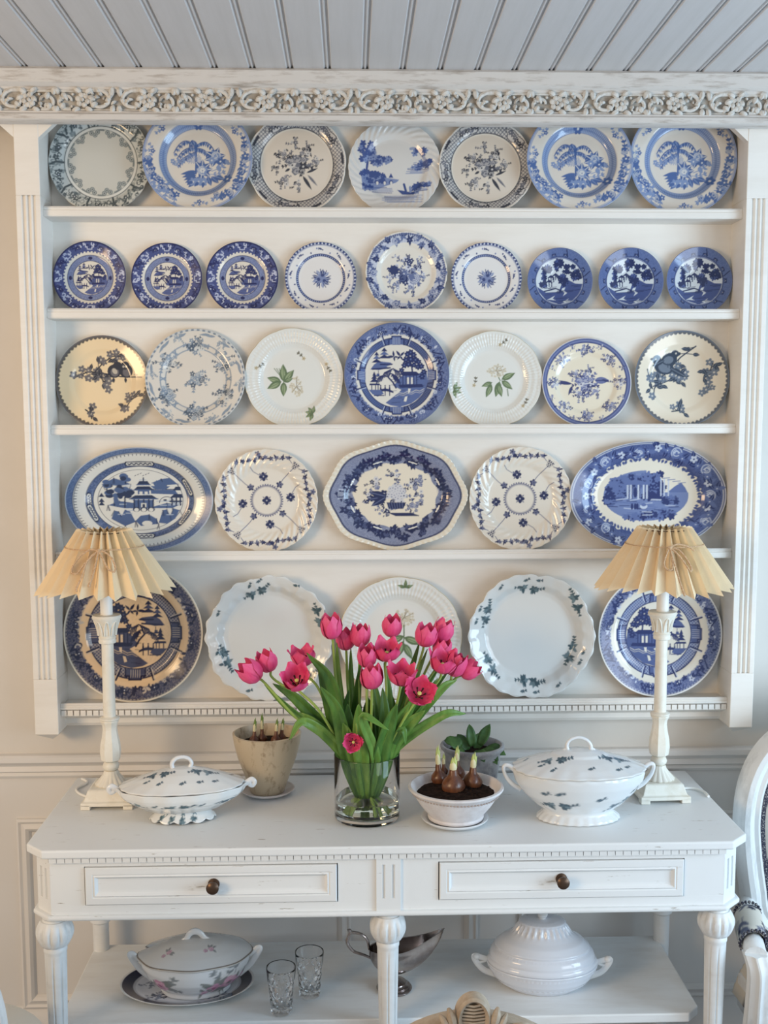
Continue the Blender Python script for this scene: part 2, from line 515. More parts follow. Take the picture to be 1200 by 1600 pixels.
class Cv:
    """a small painter; x in [-A,A], y in [-B,B]; colours are kept linear"""

    def __init__(s, base, A=1.0, B=1.0, n=200):
        s.A, s.B, s.k = A, B, float(n)
        s.W, s.H = int(2 * A * n), int(2 * B * n)
        s.im = np.empty((s.H, s.W, 3))
        s.im[:] = lin(base)
        s.ox = s.oy = 0.0
        s.s = 1.0
        s.fx = 1.0
        s.rot = 0.0

    def frame(s, ox=0.0, oy=0.0, sc=1.0, flip=False, rot=0.0):
        s.ox, s.oy, s.s, s.fx, s.rot = ox, oy, sc, -1.0 if flip else 1.0, rot
        return s

    def T(s, P):
        P = np.atleast_2d(np.asarray(P, float)) * s.s
        P[:, 0] *= s.fx
        if s.rot:
            c, q = math.cos(s.rot), math.sin(s.rot)
            P = np.stack([P[:, 0] * c - P[:, 1] * q, P[:, 0] * q + P[:, 1] * c], 1)
        P[:, 0] += s.ox
        P[:, 1] += s.oy
        return P

    def _box(s, x0, x1, y0, y1):
        i0, i1 = max(int((x0 + s.A) * s.k) - 1, 0), min(int((x1 + s.A) * s.k) + 2, s.W)
        j0, j1 = max(int((y0 + s.B) * s.k) - 1, 0), min(int((y1 + s.B) * s.k) + 2, s.H)
        if i1 <= i0 or j1 <= j0:
            return None
        X = (np.arange(i0, i1) + 0.5) / s.k - s.A
        Y = (np.arange(j0, j1) + 0.5) / s.k - s.B
        return (slice(j0, j1), slice(i0, i1)), X, Y

    def _put(s, sl, m, col, a):
        d = s.im[sl]
        d += (lin(ink(col)) - d) * (np.clip(m, 0, 1) * a)[..., None]

    def poly(s, P, col, a=1.0):
        P = s.T(P)
        r = s._box(P[:, 0].min(), P[:, 0].max(), P[:, 1].min(), P[:, 1].max())
        if r is None:
            return
        sl, X, Y = r
        h = 0.25 / s.k
        acc = 0
        n = len(P)
        for dx, dy in ((-h, -h), (h, -h), (-h, h), (h, h)):
            XX, YY = (X + dx)[None, :], (Y + dy)[:, None]
            ins = np.zeros((len(Y), len(X)), bool)
            for i in range(n):
                x0, y0 = P[i]
                x1, y1 = P[(i + 1) % n]
                if y0 == y1:
                    continue
                c = (y0 > YY) != (y1 > YY)
                ins ^= c & (XX < (x1 - x0) * (YY - y0) / (y1 - y0) + x0)
            acc = acc + ins
        s._put(sl, acc / 4.0, col, a)

    def seg(s, P, w, col, a=1.0):
        P = s.T(P)
        w = w * s.s
        p = w + 1.5 / s.k
        r = s._box(P[:, 0].min() - p, P[:, 0].max() + p, P[:, 1].min() - p, P[:, 1].max() + p)
        if r is None:
            return
        sl, X, Y = r
        XX, YY = X[None, :], Y[:, None]
        D = np.full((len(Y), len(X)), 9.0)
        for i in range(len(P) - 1):
            d = P[i + 1] - P[i]
            L = d @ d + 1e-12
            t = np.clip(((XX - P[i, 0]) * d[0] + (YY - P[i, 1]) * d[1]) / L, 0, 1)
            D = np.minimum(D, np.hypot(XX - P[i, 0] - t * d[0], YY - P[i, 1] - t * d[1]))
        s._put(sl, (w / 2 - D) * s.k + 0.5, col, a)

    def ell(s, x, y, rx, ry, ang, col, a=1.0):
        t = np.linspace(0, 2 * math.pi, 14, endpoint=False)
        c, q = math.cos(ang), math.sin(ang)
        s.poly(np.stack([x + rx * np.cos(t) * c - ry * np.sin(t) * q, y + rx * np.cos(t) * q + ry * np.sin(t) * c], 1), col, a)

    def polar(s):
        X = ((np.arange(s.W) + 0.5) / s.k - s.A)[None, :] / s.A
        Y = ((np.arange(s.H) + 0.5) / s.k - s.B)[:, None] / s.B
        return np.hypot(X, Y), np.arctan2(Y, X)

    def ring(s, r0, r1, col, a=1.0):
        R, _ = s.polar()
        w = 1.0 / s.k
        m = np.clip((R - r0) / w + 0.5, 0, 1) * np.clip((r1 - R) / w + 0.5, 0, 1)
        s._put((slice(None), slice(None)), m, col, a)

    def mask(s, m, col, a=1.0):
        s._put((slice(None), slice(None)), m, col, a)

    # ---- motifs
    def leaf(s, x, y, L, w, ang, col, vein=None):
        t = np.linspace(0, 1, 7)
        h = w * 0.5 * np.sin(math.pi * t ** 0.8)
        X = np.concatenate([t * L, (t * L)[::-1]])
        Y = np.concatenate([h, -h[::-1]])
        c, q = math.cos(ang), math.sin(ang)
        s.poly(np.stack([x + X * c - Y * q, y + X * q + Y * c], 1), col)
        if vein is not None:
            s.seg([(x + 0.1 * L * c, y + 0.1 * L * q), (x + 0.9 * L * c, y + 0.9 * L * q)], w * 0.13, vein)

    def flower(s, x, y, r, n, col, cen, rot=0.0):
        for k in range(n):
            a = rot + 2 * math.pi * k / n
            s.ell(x + 0.58 * r * math.cos(a), y + 0.58 * r * math.sin(a), 0.46 * r, 0.34 * r, a, col)
        s.ell(x, y, 0.24 * r, 0.24 * r, 0, cen)

    def rose(s, x, y, r, dk, lt, rng):
        for k in range(6):
            a = k * 1.047 + rng.random()
            s.ell(x + 0.5 * r * math.cos(a), y + 0.5 * r * math.sin(a), 0.52 * r, 0.46 * r, a, dk)
        s.ell(x, y, 0.8 * r, 0.8 * r, 0, dk)
        for rr in (0.78, 0.52, 0.26):
            a0 = rng.random() * 6.28
            t = np.linspace(a0, a0 + 3.6, 8)
            s.seg(np.stack([x + rr * r * np.cos(t), y + rr * r * np.sin(t)], 1), 0.15 * r, lt, 0.85)

    def sprig(s, x, y, L, ang, col, n=3, lw=0.018, leaf=0.3, bend=0.4):
        P = []
        a = ang
        px, py = x, y
        for k in range(n + 1):
            P.append((px, py))
            px += L / n * math.cos(a)
            py += L / n * math.sin(a)
            a += bend / n
        s.seg(P, lw, col)
        for k in range(1, n + 1):
            for sg in (-1, 1):
                s.leaf(*P[k], L * leaf, L * leaf * 0.5, ang + bend * k / n + sg * 0.8, col)
        s.leaf(*P[-1], L * leaf, L * leaf * 0.5, a, col)

    def cluster(s, x, y, rx, ry, n, dk, md, lt, seed=1, out=True, big=0.3):
        rng = random.Random(seed)
        sz = min(rx, ry)
        if out:
            for k in range(int(n * 0.9)):
                a = rng.random() * 6.283
                q = 0.55 + 0.35 * rng.random()
                s.sprig(x + q * 0.75 * rx * math.cos(a), y + q * 0.75 * ry * math.sin(a), sz * (0.36 + 0.28 * rng.random()), a + rng.uniform(-.6, .6), rng.choice((dk, md, md)), 2, 0.06 * sz, 0.45, rng.uniform(-.8, .8))
        for k in range(int(n * 1.3)):
            a, q = rng.random() * 6.283, math.sqrt(rng.random()) * 0.78
            s.leaf(x + q * rx * math.cos(a), y + q * ry * math.sin(a), sz * rng.uniform(.30, .52), sz * rng.uniform(.16, .26), rng.random() * 6.283, rng.choice((dk, dk, md)), lt if rng.random() < .4 else None)
        for k in range(n):
            a, q = k * 2.4 + rng.random() * .5, math.sqrt((k + .3) / n) * 0.72
            fx, fy = x + q * rx * math.cos(a), y + q * ry * math.sin(a)
            r = sz * rng.uniform(.24, big + .08) * (1.15 - 0.45 * q)
            u = rng.random()
            if u < .45:
                s.rose(fx, fy, r, rng.choice((dk, md)), lt, rng)
            elif u < .8:
                s.flower(fx, fy, r, 5, rng.choice((dk, md)), lt, rng.random() * 6)
            else:
                s.flower(fx, fy, r, 6, lt, dk, rng.random() * 6)

    def scatter_band(s, r0, r1, n, cols, seed, lw=0.02, size=0.09):
        """scrolls, leaves, dots and rings strewn over a rim"""
        rng = random.Random(seed)
        for k in range(n):
            a = 2 * math.pi * (k + rng.random()) / n
            r = rng.uniform(r0, r1)
            x, y = r * s.A * math.cos(a), r * s.B * math.sin(a)
            z = size * rng.uniform(.6, 1.2)
            c = rng.choice(cols)
            u = rng.random()
            if u < .4:
                t0, sp = rng.random() * 6.28, rng.uniform(3, 5.5)
                t = np.linspace(0, 1, 9)
                s.seg(np.stack([x + z * .55 * (1 - .6 * t) * np.cos(t0 + sp * t), y + z * .55 * (1 - .6 * t) * np.sin(t0 + sp * t)], 1), lw, c)
            elif u < .7:
                s.leaf(x, y, z, z * .5, rng.random() * 6.28, c)
            elif u < .85:
                s.flower(x, y, z * .55, 5, c, cols[-1], rng.random() * 6)
            else:
                s.ell(x, y, z * .25, z * .25, 0, c)

    def lattice(s, r0, r1, p, w, col, a=1.0, sel=None):
        X = ((np.arange(s.W) + 0.5) / s.k - s.A)[None, :]
        Y = ((np.arange(s.H) + 0.5) / s.k - s.B)[:, None]
        R, Th = s.polar()
        u, v = (X + Y) / p, (X - Y) / p
        m = np.maximum(np.abs((u % 1) - .5) > .5 - w / 2, np.abs((v % 1) - .5) > .5 - w / 2)
        m = m * (R > r0) * (R < r1)
        if sel is not None:
            m = m * sel(Th)
        s.mask(m.astype(float), col, a)

    def speckle(s, r0, r1, seed, col, a, grain=3, thr=0.5):
        g = np.random.RandomState(seed).rand(s.H // grain + 2, s.W // grain + 2)
        n = np.kron(g, np.ones((grain, grain)))[:s.H, :s.W]
        R, _ = s.polar()
        s.mask((n > thr) * (R > r0) * (R < r1) * 1.0, col, a)

    def ticks(s, r0, r1, n, w, col, a=1.0):
        R, Th = s.polar()
        m = (np.abs(((Th / (2 * math.pi) * n) % 1) - .5) < w / 2) * (R > r0) * (R < r1)
        s.mask(m * 1.0, col, a)

    def keyring(s, rc, n, sz, w, col, ph=0.0, kind=0):
        """geometric fret pieces spaced round a rim"""
        o = (s.ox, s.oy, s.s, s.fx, s.rot)
        for k in range(n):
            a = ph + 2 * math.pi * k / n
            s.frame(rc * s.A * math.cos(a), rc * s.B * math.sin(a), sz, False, a - math.pi / 2)
            if kind == 0:
                s.seg([(-1.1, -.5), (-.6, .3), (-.6, .55), (.1, .55), (.1, .1), (-.25, .1), (-.25, -.25), (.55, -.25), (.55, .35), (1.15, -.45)], w, col)
            elif kind == 1:
                s.seg([(-.8, .5), (-.8, -.1), (-.45, -.1), (-.45, -.5), (.45, -.5), (.45, -.1), (.8, -.1), (.8, .5)], w, col)
            else:
                t = np.linspace(0, 1, 12)
                for d in (-1, 1):
                    s.seg(np.stack([d * (.2 + .75 * t + .25 * np.sin(5 * t)), .45 * np.cos(6.5 * t) * (1 - .3 * t)], 1), w, col)
                s.flower(0, 0, .4, 5, col, (225, 225, 232))
        s.ox, s.oy, s.s, s.fx, s.rot = o

    def willow(s, ink, md, lt, ox=0, oy=0, sc=1.0, flip=False):
        """temple garden, bridge, island and boat inside the unit circle"""
        s.frame(ox, oy, sc, flip)
        rng = random.Random(5)
        # far shore with island temple, upper left
        s.poly([(-.82, .2), (-.7, .36), (-.55, .46), (-.2, .42), (-.1, .36), (-.3, .3), (-.28, .24), (-.55, .18)], md)
        for x, z, w in ((-.62, .42, .16), (-.38, .55, .2)):
            for k in range(3):
                ww = w * (1 - .25 * k)
                s.poly([(x - ww, z + .11 * k), (x - ww * .6, z + .05 + .11 * k), (x, z + .12 + .11 * k), (x + ww * .6, z + .05 + .11 * k), (x + ww, z + .11 * k)], ink if k % 2 == 0 else md)
        s.seg([(-.5, .36), (-.15, .36)], .05, ink)
        s.seg([(-.75, .21), (-.2, .25)], .05, ink)
        # boat
        s.poly([(-.75, .03), (-.66, -.03), (-.5, -.03), (-.4, .04), (-.5, .0), (-.66, .0)], ink)
        s.poly([(-.64, .0), (-.62, .07), (-.54, .07), (-.53, 0)], md)
        s.seg([(-.57, .0), (-.57, .16)], .02, ink)
        for d in (-.09, -.13):
            s.seg([(-.74, d), (-.42, d)], .012, md)
        # doves
        for x, z, a in ((-.08, .6, .5), (.12, .62, -.4)):
            s.leaf(x, z, .22, .08, a + 2.6, ink)
            s.leaf(x, z, .2, .07, a + 1.2, ink)
            s.leaf(x, z, .16, .06, a - .6, ink)
            s.leaf(x, z, .15, .06, a - 1.9, ink)
        # right bank, house and water
        s.poly([(-.12, -.3), (.0, -.22), (.1, -.05), (.3, .02), (.55, .0), (.8, .12), (.95, .1), (.98, -.2), (.9, -.45), (.7, -.7), (.45, -.88), (.1, -.98), (-.2, -.93), (-.35, -.85), (-.05, -.62), (.15, -.45)], md)
        for k in range(40):
            x, z = rng.uniform(-.1, .85), rng.uniform(-.9, 0)
            if x * x + z * z < .8:
                s.seg([(x - .07, z), (x + .07, z + .015)], .018, ink, .7)
        s.poly([(.1, .05), (.22, .13), (.62, .13), (.74, .04), (.62, .0), (.2, .0)], ink)
        s.poly([(.16, .0), (.66, .0), (.62, -.28), (.2, -.28)], md)
        for x in (.2, .3, .42, .54, .63):
            s.seg([(x, 0), (x, -.28)], .03, ink)
        for x in (.36, .48):
            s.poly([(x - .03, -.05), (x + .03, -.05), (x + .03, -.26), (x - .03, -.26)], lt)
        s.poly([(.05, -.28), (.8, -.26), (.85, -.36), (.1, -.38)], ink)
        # path to the water
        s.poly([(.36, -.4), (.44, -.4), (.42, -.52), (.36, -.55)], lt)
        s.poly([(.26, -.66), (.34, -.64), (.3, -.82), (.22, -.8)], lt)
        # zigzag fence
        P = [(-.05 + .13 * k, -.60 + .05 * (k % 2) + .02 * k) for k in range(8)]
        s.seg(P, .022, lt, .7)
        s.seg([(x, z - .06) for x, z in P], .022, lt, .5)
        # orange tree: round foliage
        s.seg([(.5, .1), (.48, .3), (.42, .5)], .05, ink)
        s.seg([(.48, .25), (.62, .42)], .04, ink)
        for x, z, r in ((.35, .68, .1), (.45, .74, .1), (.54, .66, .1), (.3, .5, .11), (.45, .52, .12), (.6, .5, .11), (.7, .44, .09), (.25, .33, .1), (.38, .36, .1), (.55, .34, .09), (.68, .28, .1), (.16, .17, .09)):
            s.flower(x, z, r, 6, ink, md, rng.random())
        for x, z in ((.78, .3), (.86, .12), (.8, -.02)):
            s.flower(x, z, .1, 6, ink, md, rng.random())
        # willow
        s.seg([(-.02, -.38), (-.12, -.2), (-.26, -.05), (-.2, .12), (-.16, .2)], .05, ink)
        s.seg([(-.26, -.05), (-.34, .0)], .03, ink)
        for x, z, dx in ((-.17, .16, -1), (-.14, .2, 1), (-.2, .05, 1), (-.36, .0, -1), (-.16, -.02, 1)):
            for k in range(4):
                t = np.linspace(0, 1, 7)
                s.seg(np.stack([x + dx * (.05 * k + .12 * t), z - .05 * k * .5 + .05 * np.sin(3 * t) - .17 * t * t], 1), .035, ink)
        # bridge with three figures
        t = np.linspace(-1, 1, 9)
        s.poly(np.concatenate([np.stack([-.36 + .26 * t, -.5 + .1 * (1 - t * t)], 1), np.stack([-.36 + .26 * t, -.55 + .06 * (1 - t * t)], 1)[::-1]]), ink)
        for x in (-.5, -.36, -.22):
            s.seg([(x, -.5), (x, -.62)], .03, ink)
            s.poly([(x - .03, -.44), (x + .03, -.44), (x + .015, -.33), (x - .015, -.33)], ink)
            s.ell(x, -.31, .022, .022, 0, ink)
        # gate house and fir, left
        for k in range(3):
            s.poly([(-.84 + .04 * k, -.2 + .1 * k), (-.56 - .04 * k, -.2 + .1 * k), (-.7, -.06 + .1 * k)], ink)
        s.poly([(-.84, -.24), (-.54, -.24), (-.5, -.3), (-.86, -.3)], ink)
        for x in (-.78, -.66, -.58):
            s.seg([(x, -.28), (x, -.46)], .03, ink)
        s.poly([(-.88, -.44), (-.5, -.44), (-.4, -.56), (-.6, -.66), (-.76, -.58)], md)
        s.seg([(-.7, -.62), (-.4, -.62)], .03, ink)
        s.frame()

    def sample(s, x, y):
        fx = np.clip((x + s.A) * s.k - 0.5, 0, s.W - 1.001)
        fy = np.clip((y + s.B) * s.k - 0.5, 0, s.H - 1.001)
        i, j = fx.astype(int), fy.astype(int)
        a, b = (fx - i)[:, None], (fy - j)[:, None]
        return (s.im[j, i] * (1 - a) + s.im[j, i + 1] * a) * (1 - b) + (s.im[j + 1, i] * (1 - a) + s.im[j + 1, i + 1] * a) * b

    def soften(s):
        im = s.im
        p = np.pad(im, ((1, 1), (1, 1), (0, 0)), 'edge')
        s.im = (4 * im + p[:-2, 1:-1] + p[2:, 1:-1] + p[1:-1, :-2] + p[1:-1, 2:]) / 8.0
        return s


def np_mesh(name, V, Q, tail, colour, mt):
    """mesh from numpy vertices, quads and a few extra faces, with per-vertex print colour"""
    me = bpy.data.meshes.new(name)
    faces = [tuple(q) for q in tail]
    nq = len(Q)
    loops = np.concatenate([Q.ravel()] + [np.array(f) for f in faces]).astype(np.int32) if faces else Q.ravel().astype(np.int32)
    sizes = np.concatenate([np.full(nq, 4), np.array([len(f) for f in faces], int)]).astype(np.int32)
    starts = np.concatenate([[0], np.cumsum(sizes)[:-1]]).astype(np.int32)
    me.vertices.add(len(V))
    me.vertices.foreach_set('co', np.ascontiguousarray(V, dtype=np.float32).ravel())
    me.loops.add(len(loops))
    me.loops.foreach_set('vertex_index', loops)
    me.polygons.add(len(sizes))
    me.polygons.foreach_set('loop_start', starts)
    me.polygons.foreach_set('use_smooth', np.ones(len(sizes), bool))
    me.update(calc_edges=True)
    me.validate()
    at_ = me.color_attributes.new('print', 'FLOAT_COLOR', 'POINT')
    at_.data.foreach_set('color', np.concatenate([colour, np.ones((len(colour), 1))], 1).astype(np.float32).ravel())
    me.materials.append(M[mt])
    return me


# plate sections: (r, z) of the upper face, in radii
PLATE = [(0, -.115), (.55, -.115), (.62, -.108), (.68, -.075), (.72, -.055), (.80, -.038), (.95, -.008), (1, 0)]
SOUP = [(0, -.18), (.52, -.178), (.60, -.165), (.67, -.10), (.71, -.055), (.78, -.035), (.95, -.006), (1, 0)]
FLAT = [(0, -.10), (.68, -.10), (.74, -.092), (.79, -.06), (.83, -.042), (.95, -.008), (1, 0)]
DEEP = [(0, -.20), (.66, -.197), (.73, -.175), (.78, -.12), (.82, -.075), (.88, -.045), (.96, -.008), (1, 0)]


def dish_mesh(name, cv, R, n=140, A=1.0, prof=PLATE, outline=None, relief=None, thick=0.02, edge=None, back=None, foot=0.02, dome=None):
    """plate or platter: dense upper face carrying the print, plain underside with a foot ring"""
    if n % 2 == 0: n += 1
    g = np.linspace(-1, 1, n)
    u, v = np.meshgrid(g, g)
    big = np.abs(u) > np.abs(v)
    with np.errstate(divide='ignore', invalid='ignore'):
        r = np.where(big, u, v)
        ph = np.where(big, math.pi / 4 * np.where(u != 0, v / u, 0), math.pi / 2 - math.pi / 4 * np.where(v != 0, u / v, 0))
    ph = np.where((u == 0) & (v == 0), 0, ph)
    X, Y = r * np.cos(ph), r * np.sin(ph)
    rr = np.abs(r)
    th = np.arctan2(Y, X)
    pr = np.array(prof)
    rs = np.linspace(0, 1, 401)
    zz = np.interp(rs, pr[:, 0], pr[:, 1])
    kz = np.hanning(25); kz /= kz.sum()
    zs = np.convolve(np.pad(zz, 12, 'edge'), kz, 'valid')
    zs[-14:] = np.interp(rs[-14:], pr[:, 0], pr[:, 1])
    Z = np.interp(rr, rs, zs)
    if relief is not None:
        Z = Z + relief(rr, th)
    o = outline(th) if outline is not None else np.ones_like(th)
    t = np.clip((rr - .45) / .55, 0, 1)
    k = 1 + (o - 1) * t * t * (3 - 2 * t)
    X, Y = X * k, Y * k
    col = cv.sample((X * A).ravel(), Y.ravel())
    if edge is not None:
        m = (rr.ravel() > edge[0])
        col[m] = lin(edge[1])
    V = np.stack([X.ravel() * A * R, Y.ravel() * R, Z.ravel() * R], 1)
    idx = np.arange(n * n).reshape(n, n)
    Q = np.stack([idx[:-1, :-1], idx[:-1, 1:], idx[1:, 1:], idx[1:, :-1]], -1).reshape(-1, 4)
    loop = np.concatenate([idx[0, :-1], idx[:-1, -1], idx[-1, :0:-1], idx[:0:-1, 0]])
    B = V[loop]
    m = len(loop)
    base = lin(back) if back is not None else cv.im[2, 2] * 0 + np.array([.72, .70, .66])
    bz = lambda q: float(np.interp(q, rs, zs)) * R
    zl = bz(0)
    if dome is None:
        rows = [(1.004, lambda z: z - thick * .35 * R), (.99, lambda z: z - thick * .9 * R), (.86, lambda z: bz(.86) - thick * R), (.72, lambda z: bz(.72) - thick * R),
                (.60, lambda z: zl - thick * R), (.585, lambda z: zl - (thick + foot) * R), (.555, lambda z: zl - (thick + foot) * R), (.545, lambda z: zl - thick * R)]
    else:
        rows = [(1.004, lambda z: z - thick * .4 * R), (.985, lambda z: z - thick * R), (.5, lambda z: bz(.5) - thick * R), (.2, lambda z: bz(.2) - thick * R)]
    VV, CC, QQ = [V], [col], [Q]
    prev = loop
    c0 = len(V)
    nx = np.roll(np.arange(m), -1)
    for q, fz in rows:
        z = np.array([fz(b) for b in B[:, 2]]) if q > .9 else np.full(m, fz(0))
        VV.append(np.stack([B[:, 0] * q, B[:, 1] * q, z], 1))
        CC.append(np.tile(base, (m, 1)))
        cur = c0 + np.arange(m)
        QQ.append(np.stack([prev[nx], prev, cur, cur[nx]], -1))
        prev = cur
        c0 += m
    return np_mesh(name, np.concatenate(VV), np.concatenate(QQ), [tuple(prev[::-1])], np.concatenate(CC), 'china')


# ---- the patterns ------------------------------------------------
def scal(n, d, ph=0.0, p=1.0):
    return lambda th: 1 - d * (1 - np.abs(np.cos(n / 2 * (th - ph))) ** p)


def swirl(n, d, r0=.62, tw=2.2):
    return lambda r, th: d * np.sin(n * th + tw * n * .1 * (r - 1) * 6) * np.clip((r - r0) / .12, 0, 1) * np.clip((1.0 - r) / .03 + .25, 0, 1)


def weave(r, th):
    m = np.clip((r - .66) / .05, 0, 1) * np.clip((.965 - r) / .03, 0, 1)
    return .007 * m * np.sin(44 * th + 26 * r) * np.sin(44 * th - 26 * r)


def d_rim_grey():
    c = Cv((205, 206, 200))
    dk, md = (84, 94, 98), (126, 136, 138)
    c.ring(.70, 1.02, (203, 207, 204))
    c.scatter_band(.74, .98, 230, [md, dk, dk, (150, 158, 158)], 3, .015, .10)
    c.scatter_band(.92, .985, 90, [dk, md], 8, .02, .07)
    c.keyring(.85, 10, .13, .16, dk, .3, 2)
    for k in range(10):
        a = 2 * math.pi * k / 10
        c.seg([(.72 * math.cos(a), .72 * math.sin(a)), (.86 * math.cos(a), .86 * math.sin(a)), (.97 * math.cos(a + .06), .97 * math.sin(a + .06))], .04, dk)
    c.ring(.705, .72, dk)
    c.ring(.655, .70, (224, 226, 222))  # pale ring painted in as the highlight along the well edge
    c.ring(.648, .656, md)
    for k in range(12):
        a = 2 * math.pi * k / 12 + .2
        for d, rr in ((0, .55), (-.1, .60), (.1, .60)):
            x, y = rr * math.cos(a + d), rr * math.sin(a + d)
            c.ell(x, y, .048, .048, 0, md); c.ell(x, y, .03, .03, 0, (176, 182, 182)); c.ell(x, y, .015, .015, 0, dk)
        for d in (.2, .26, -.2, -.26):
            c.leaf(.625 * math.cos(a + d), .625 * math.sin(a + d), .06, .03, a + d + 1.2, md)
    return c.soften()


def d_palm():
    base, dk, md, lt = (222, 216, 206), (70, 104, 172), (124, 150, 200), (214, 216, 216)
    c = Cv(base)
    c.ring(.965, 1.02, (140, 160, 204)); c.ring(.95, .957, md)
    c.ring(.585, .70, (150, 170, 208))
    c.ticks(.60, .69, 120, .45, dk, .55); c.ring(.635, .65, dk, .6); c.ring(.695, .706, dk, .8); c.ring(.58, .59, dk, .7)
    for a in (math.pi / 2, -.6):
        c.flower(.645 * math.cos(a), .645 * math.sin(a), .09, 6, dk, lt)
    # rim sprays
    for a0, a1, n, sd in ((-1.15, .25, 16, 1), (3.15, 4.25, 14, 2), (1.25, 1.75, 7, 3)):
        rng = random.Random(sd)
        for k in range(n):
            a = a0 + (a1 - a0) * (k + .5) / n
            r = .83 + rng.uniform(-.06, .06)
            x, y = r * math.cos(a), r * math.sin(a)
            c.sprig(x, y, .16, a + rng.uniform(-2, 2), rng.choice((dk, md)), 2, .018, .45)
            if k % 2: c.flower(x, y, rng.uniform(.05, .085), 5, dk, lt, k)
            if k % 3 == 0: c.rose(x, y, .075, dk, lt, rng)
    for a in (.62, 2.45, 4.75, 3.0):
        for d in (-.5, 0, .5):
            c.sprig(.80 * math.cos(a), .80 * math.sin(a), .13, a + d * 2, md, 2, .014, .4)
        c.flower(.82 * math.cos(a), .82 * math.sin(a), .045, 5, dk, lt)
    # palm with drooping fronds beside peonies
    c.seg([(-.05, -.24), (-.045, .0), (-.05, .26)], .035, dk)
    for x0, y0, L, sg, up in ((-.05, .27, .40, -1, .12), (-.05, .22, .34, -1, .02), (-.05, .16, .34, -1, -.06), (-.05, .28, .14, -1, .12), (-.05, .27, .36, 1, .10), (-.05, .22, .28, 1, .0)):
        t = np.linspace(0, 1, 10)
        px, py = x0 + sg * L * t, y0 + up * np.sin(math.pi * t * .8) - .20 * t ** 3
        c.seg(np.stack([px, py], 1), .02, dk)
        for k in range(1, 10):
            for q in range(2): c.leaf(px[k] - sg * .02 * q, py[k], .085, .03, (-1.9 if sg > 0 else -1.24) + .25 * q, dk if (k + q) % 3 else md)
    for k in range(12): c.seg([(-.18 + .02 * k, .12 - .03 * (k % 3)), (-.20 + .022 * k, -.04 - .02 * (k % 2))], .011, md)
    rng = random.Random(8)
    for a in (.2, 1.2, 2.6, 3.4, 4.4, 5.4): c.leaf(.30, .06, .2, .11, a, dk, lt)
    c.rose(.32, .08, .10, md, lt, rng); c.flower(.24, .0, .07, 6, md, lt); c.flower(.40, -.02, .07, 6, dk, lt); c.leaf(.42, .0, .16, .1, -.3, dk); c.leaf(.36, -.08, .14, .06, -1.2, md)
    for a in (.1, .7, 1.5, 2.2, 5.6, 4.6): c.leaf(.06, -.18, .2, .11, a, dk, lt)
    c.rose(.07, -.19, .10, md, lt, rng); c.flower(.07, -.19, .05, 6, lt, dk)
    for k in range(6): c.leaf(-.04, -.20 - .035 * k, .30 - .02 * k, .075, 3.35 + .1 * k, dk)
    for k in range(5): c.leaf(.02 + .07 * k, -.30, .19, .10, 4.2 + .45 * k, dk, md)
    c.sprig(.24, -.2, .30, .35, md, 3, .014, .3); c.sprig(.2, -.26, .24, .0, md, 3, .014, .3); c.sprig(-.16, -.02, .28, 3.0, md, 3, .014, .3)
    c.flower(-.47, -.02, .05, 5, md, lt); c.flower(-.42, -.07, .04, 5, md, lt)
    for x in (-.1, .0, .09): c.flower(x, -.40, .08, 6, md, lt, x); c.leaf(x, -.40, .12, .06, 4 + x * 6, dk)
    return c.soften()


def d_lattice():
    base, dk, md, lt = (222, 212, 198), (62, 64, 74), (112, 114, 124), (206, 202, 198)
    c = Cv(base)
    c.ring(.73, 1.02, (206, 203, 198))
    c.lattice(.73, .97, .078, .28, md)
    c.ring(.965, 1.02, (226, 222, 214))
    for k in range(5):
        a = 2 * math.pi * k / 5 + .75
        x, y = .855 * math.cos(a), .855 * math.sin(a)
        c.frame(x, y, 1, False, a - math.pi / 2)
        t = np.linspace(0, 2 * math.pi, 24, endpoint=False)
        rr = 1 + .16 * np.cos(6 * t)
        c.poly(np.stack([.27 * rr * np.cos(t), .105 * rr * np.sin(t)], 1), dk)
        c.poly(np.stack([.25 * rr * np.cos(t), .09 * rr * np.sin(t)], 1), lt)
        rng = random.Random(k)
        for q in range(6):
            c.flower(-.18 + .072 * q, rng.uniform(-.03, .03), .055, 5, rng.choice((dk, md)), lt, q)
            c.leaf(-.18 + .072 * q, 0, .08, .035, rng.random() * 6, md)
        c.frame()
        a += math.pi / 5
        c.seg([(.93 * math.cos(a + d), .93 * math.sin(a + d)) for d in (-.1, 0, .1)], .05, dk)
    c.ring(.725, .75, dk, .9); c.ring(.705, .727, (232, 226, 214))
    for x, y, r, n, sd in ((.02, .02, .25, 11, 1), (-.28, .2, .17, 6, 2), (.2, .3, .16, 5, 3), (-.04, .43, .14, 4, 4), (-.24, -.32, .15, 5, 5), (.02, -.4, .13, 4, 6), (.38, .05, .13, 4, 7), (-.42, -.08, .12, 3, 8)):
        c.cluster(x, y, r, r, n, dk, md, lt, sd, True, .34)
    c.leaf(.12, -.22, .34, .07, -1.0, dk); c.leaf(.22, -.2, .3, .05, -.85, md); c.leaf(.2, -.16, .25, .05, .4, dk)
    return c.soften()


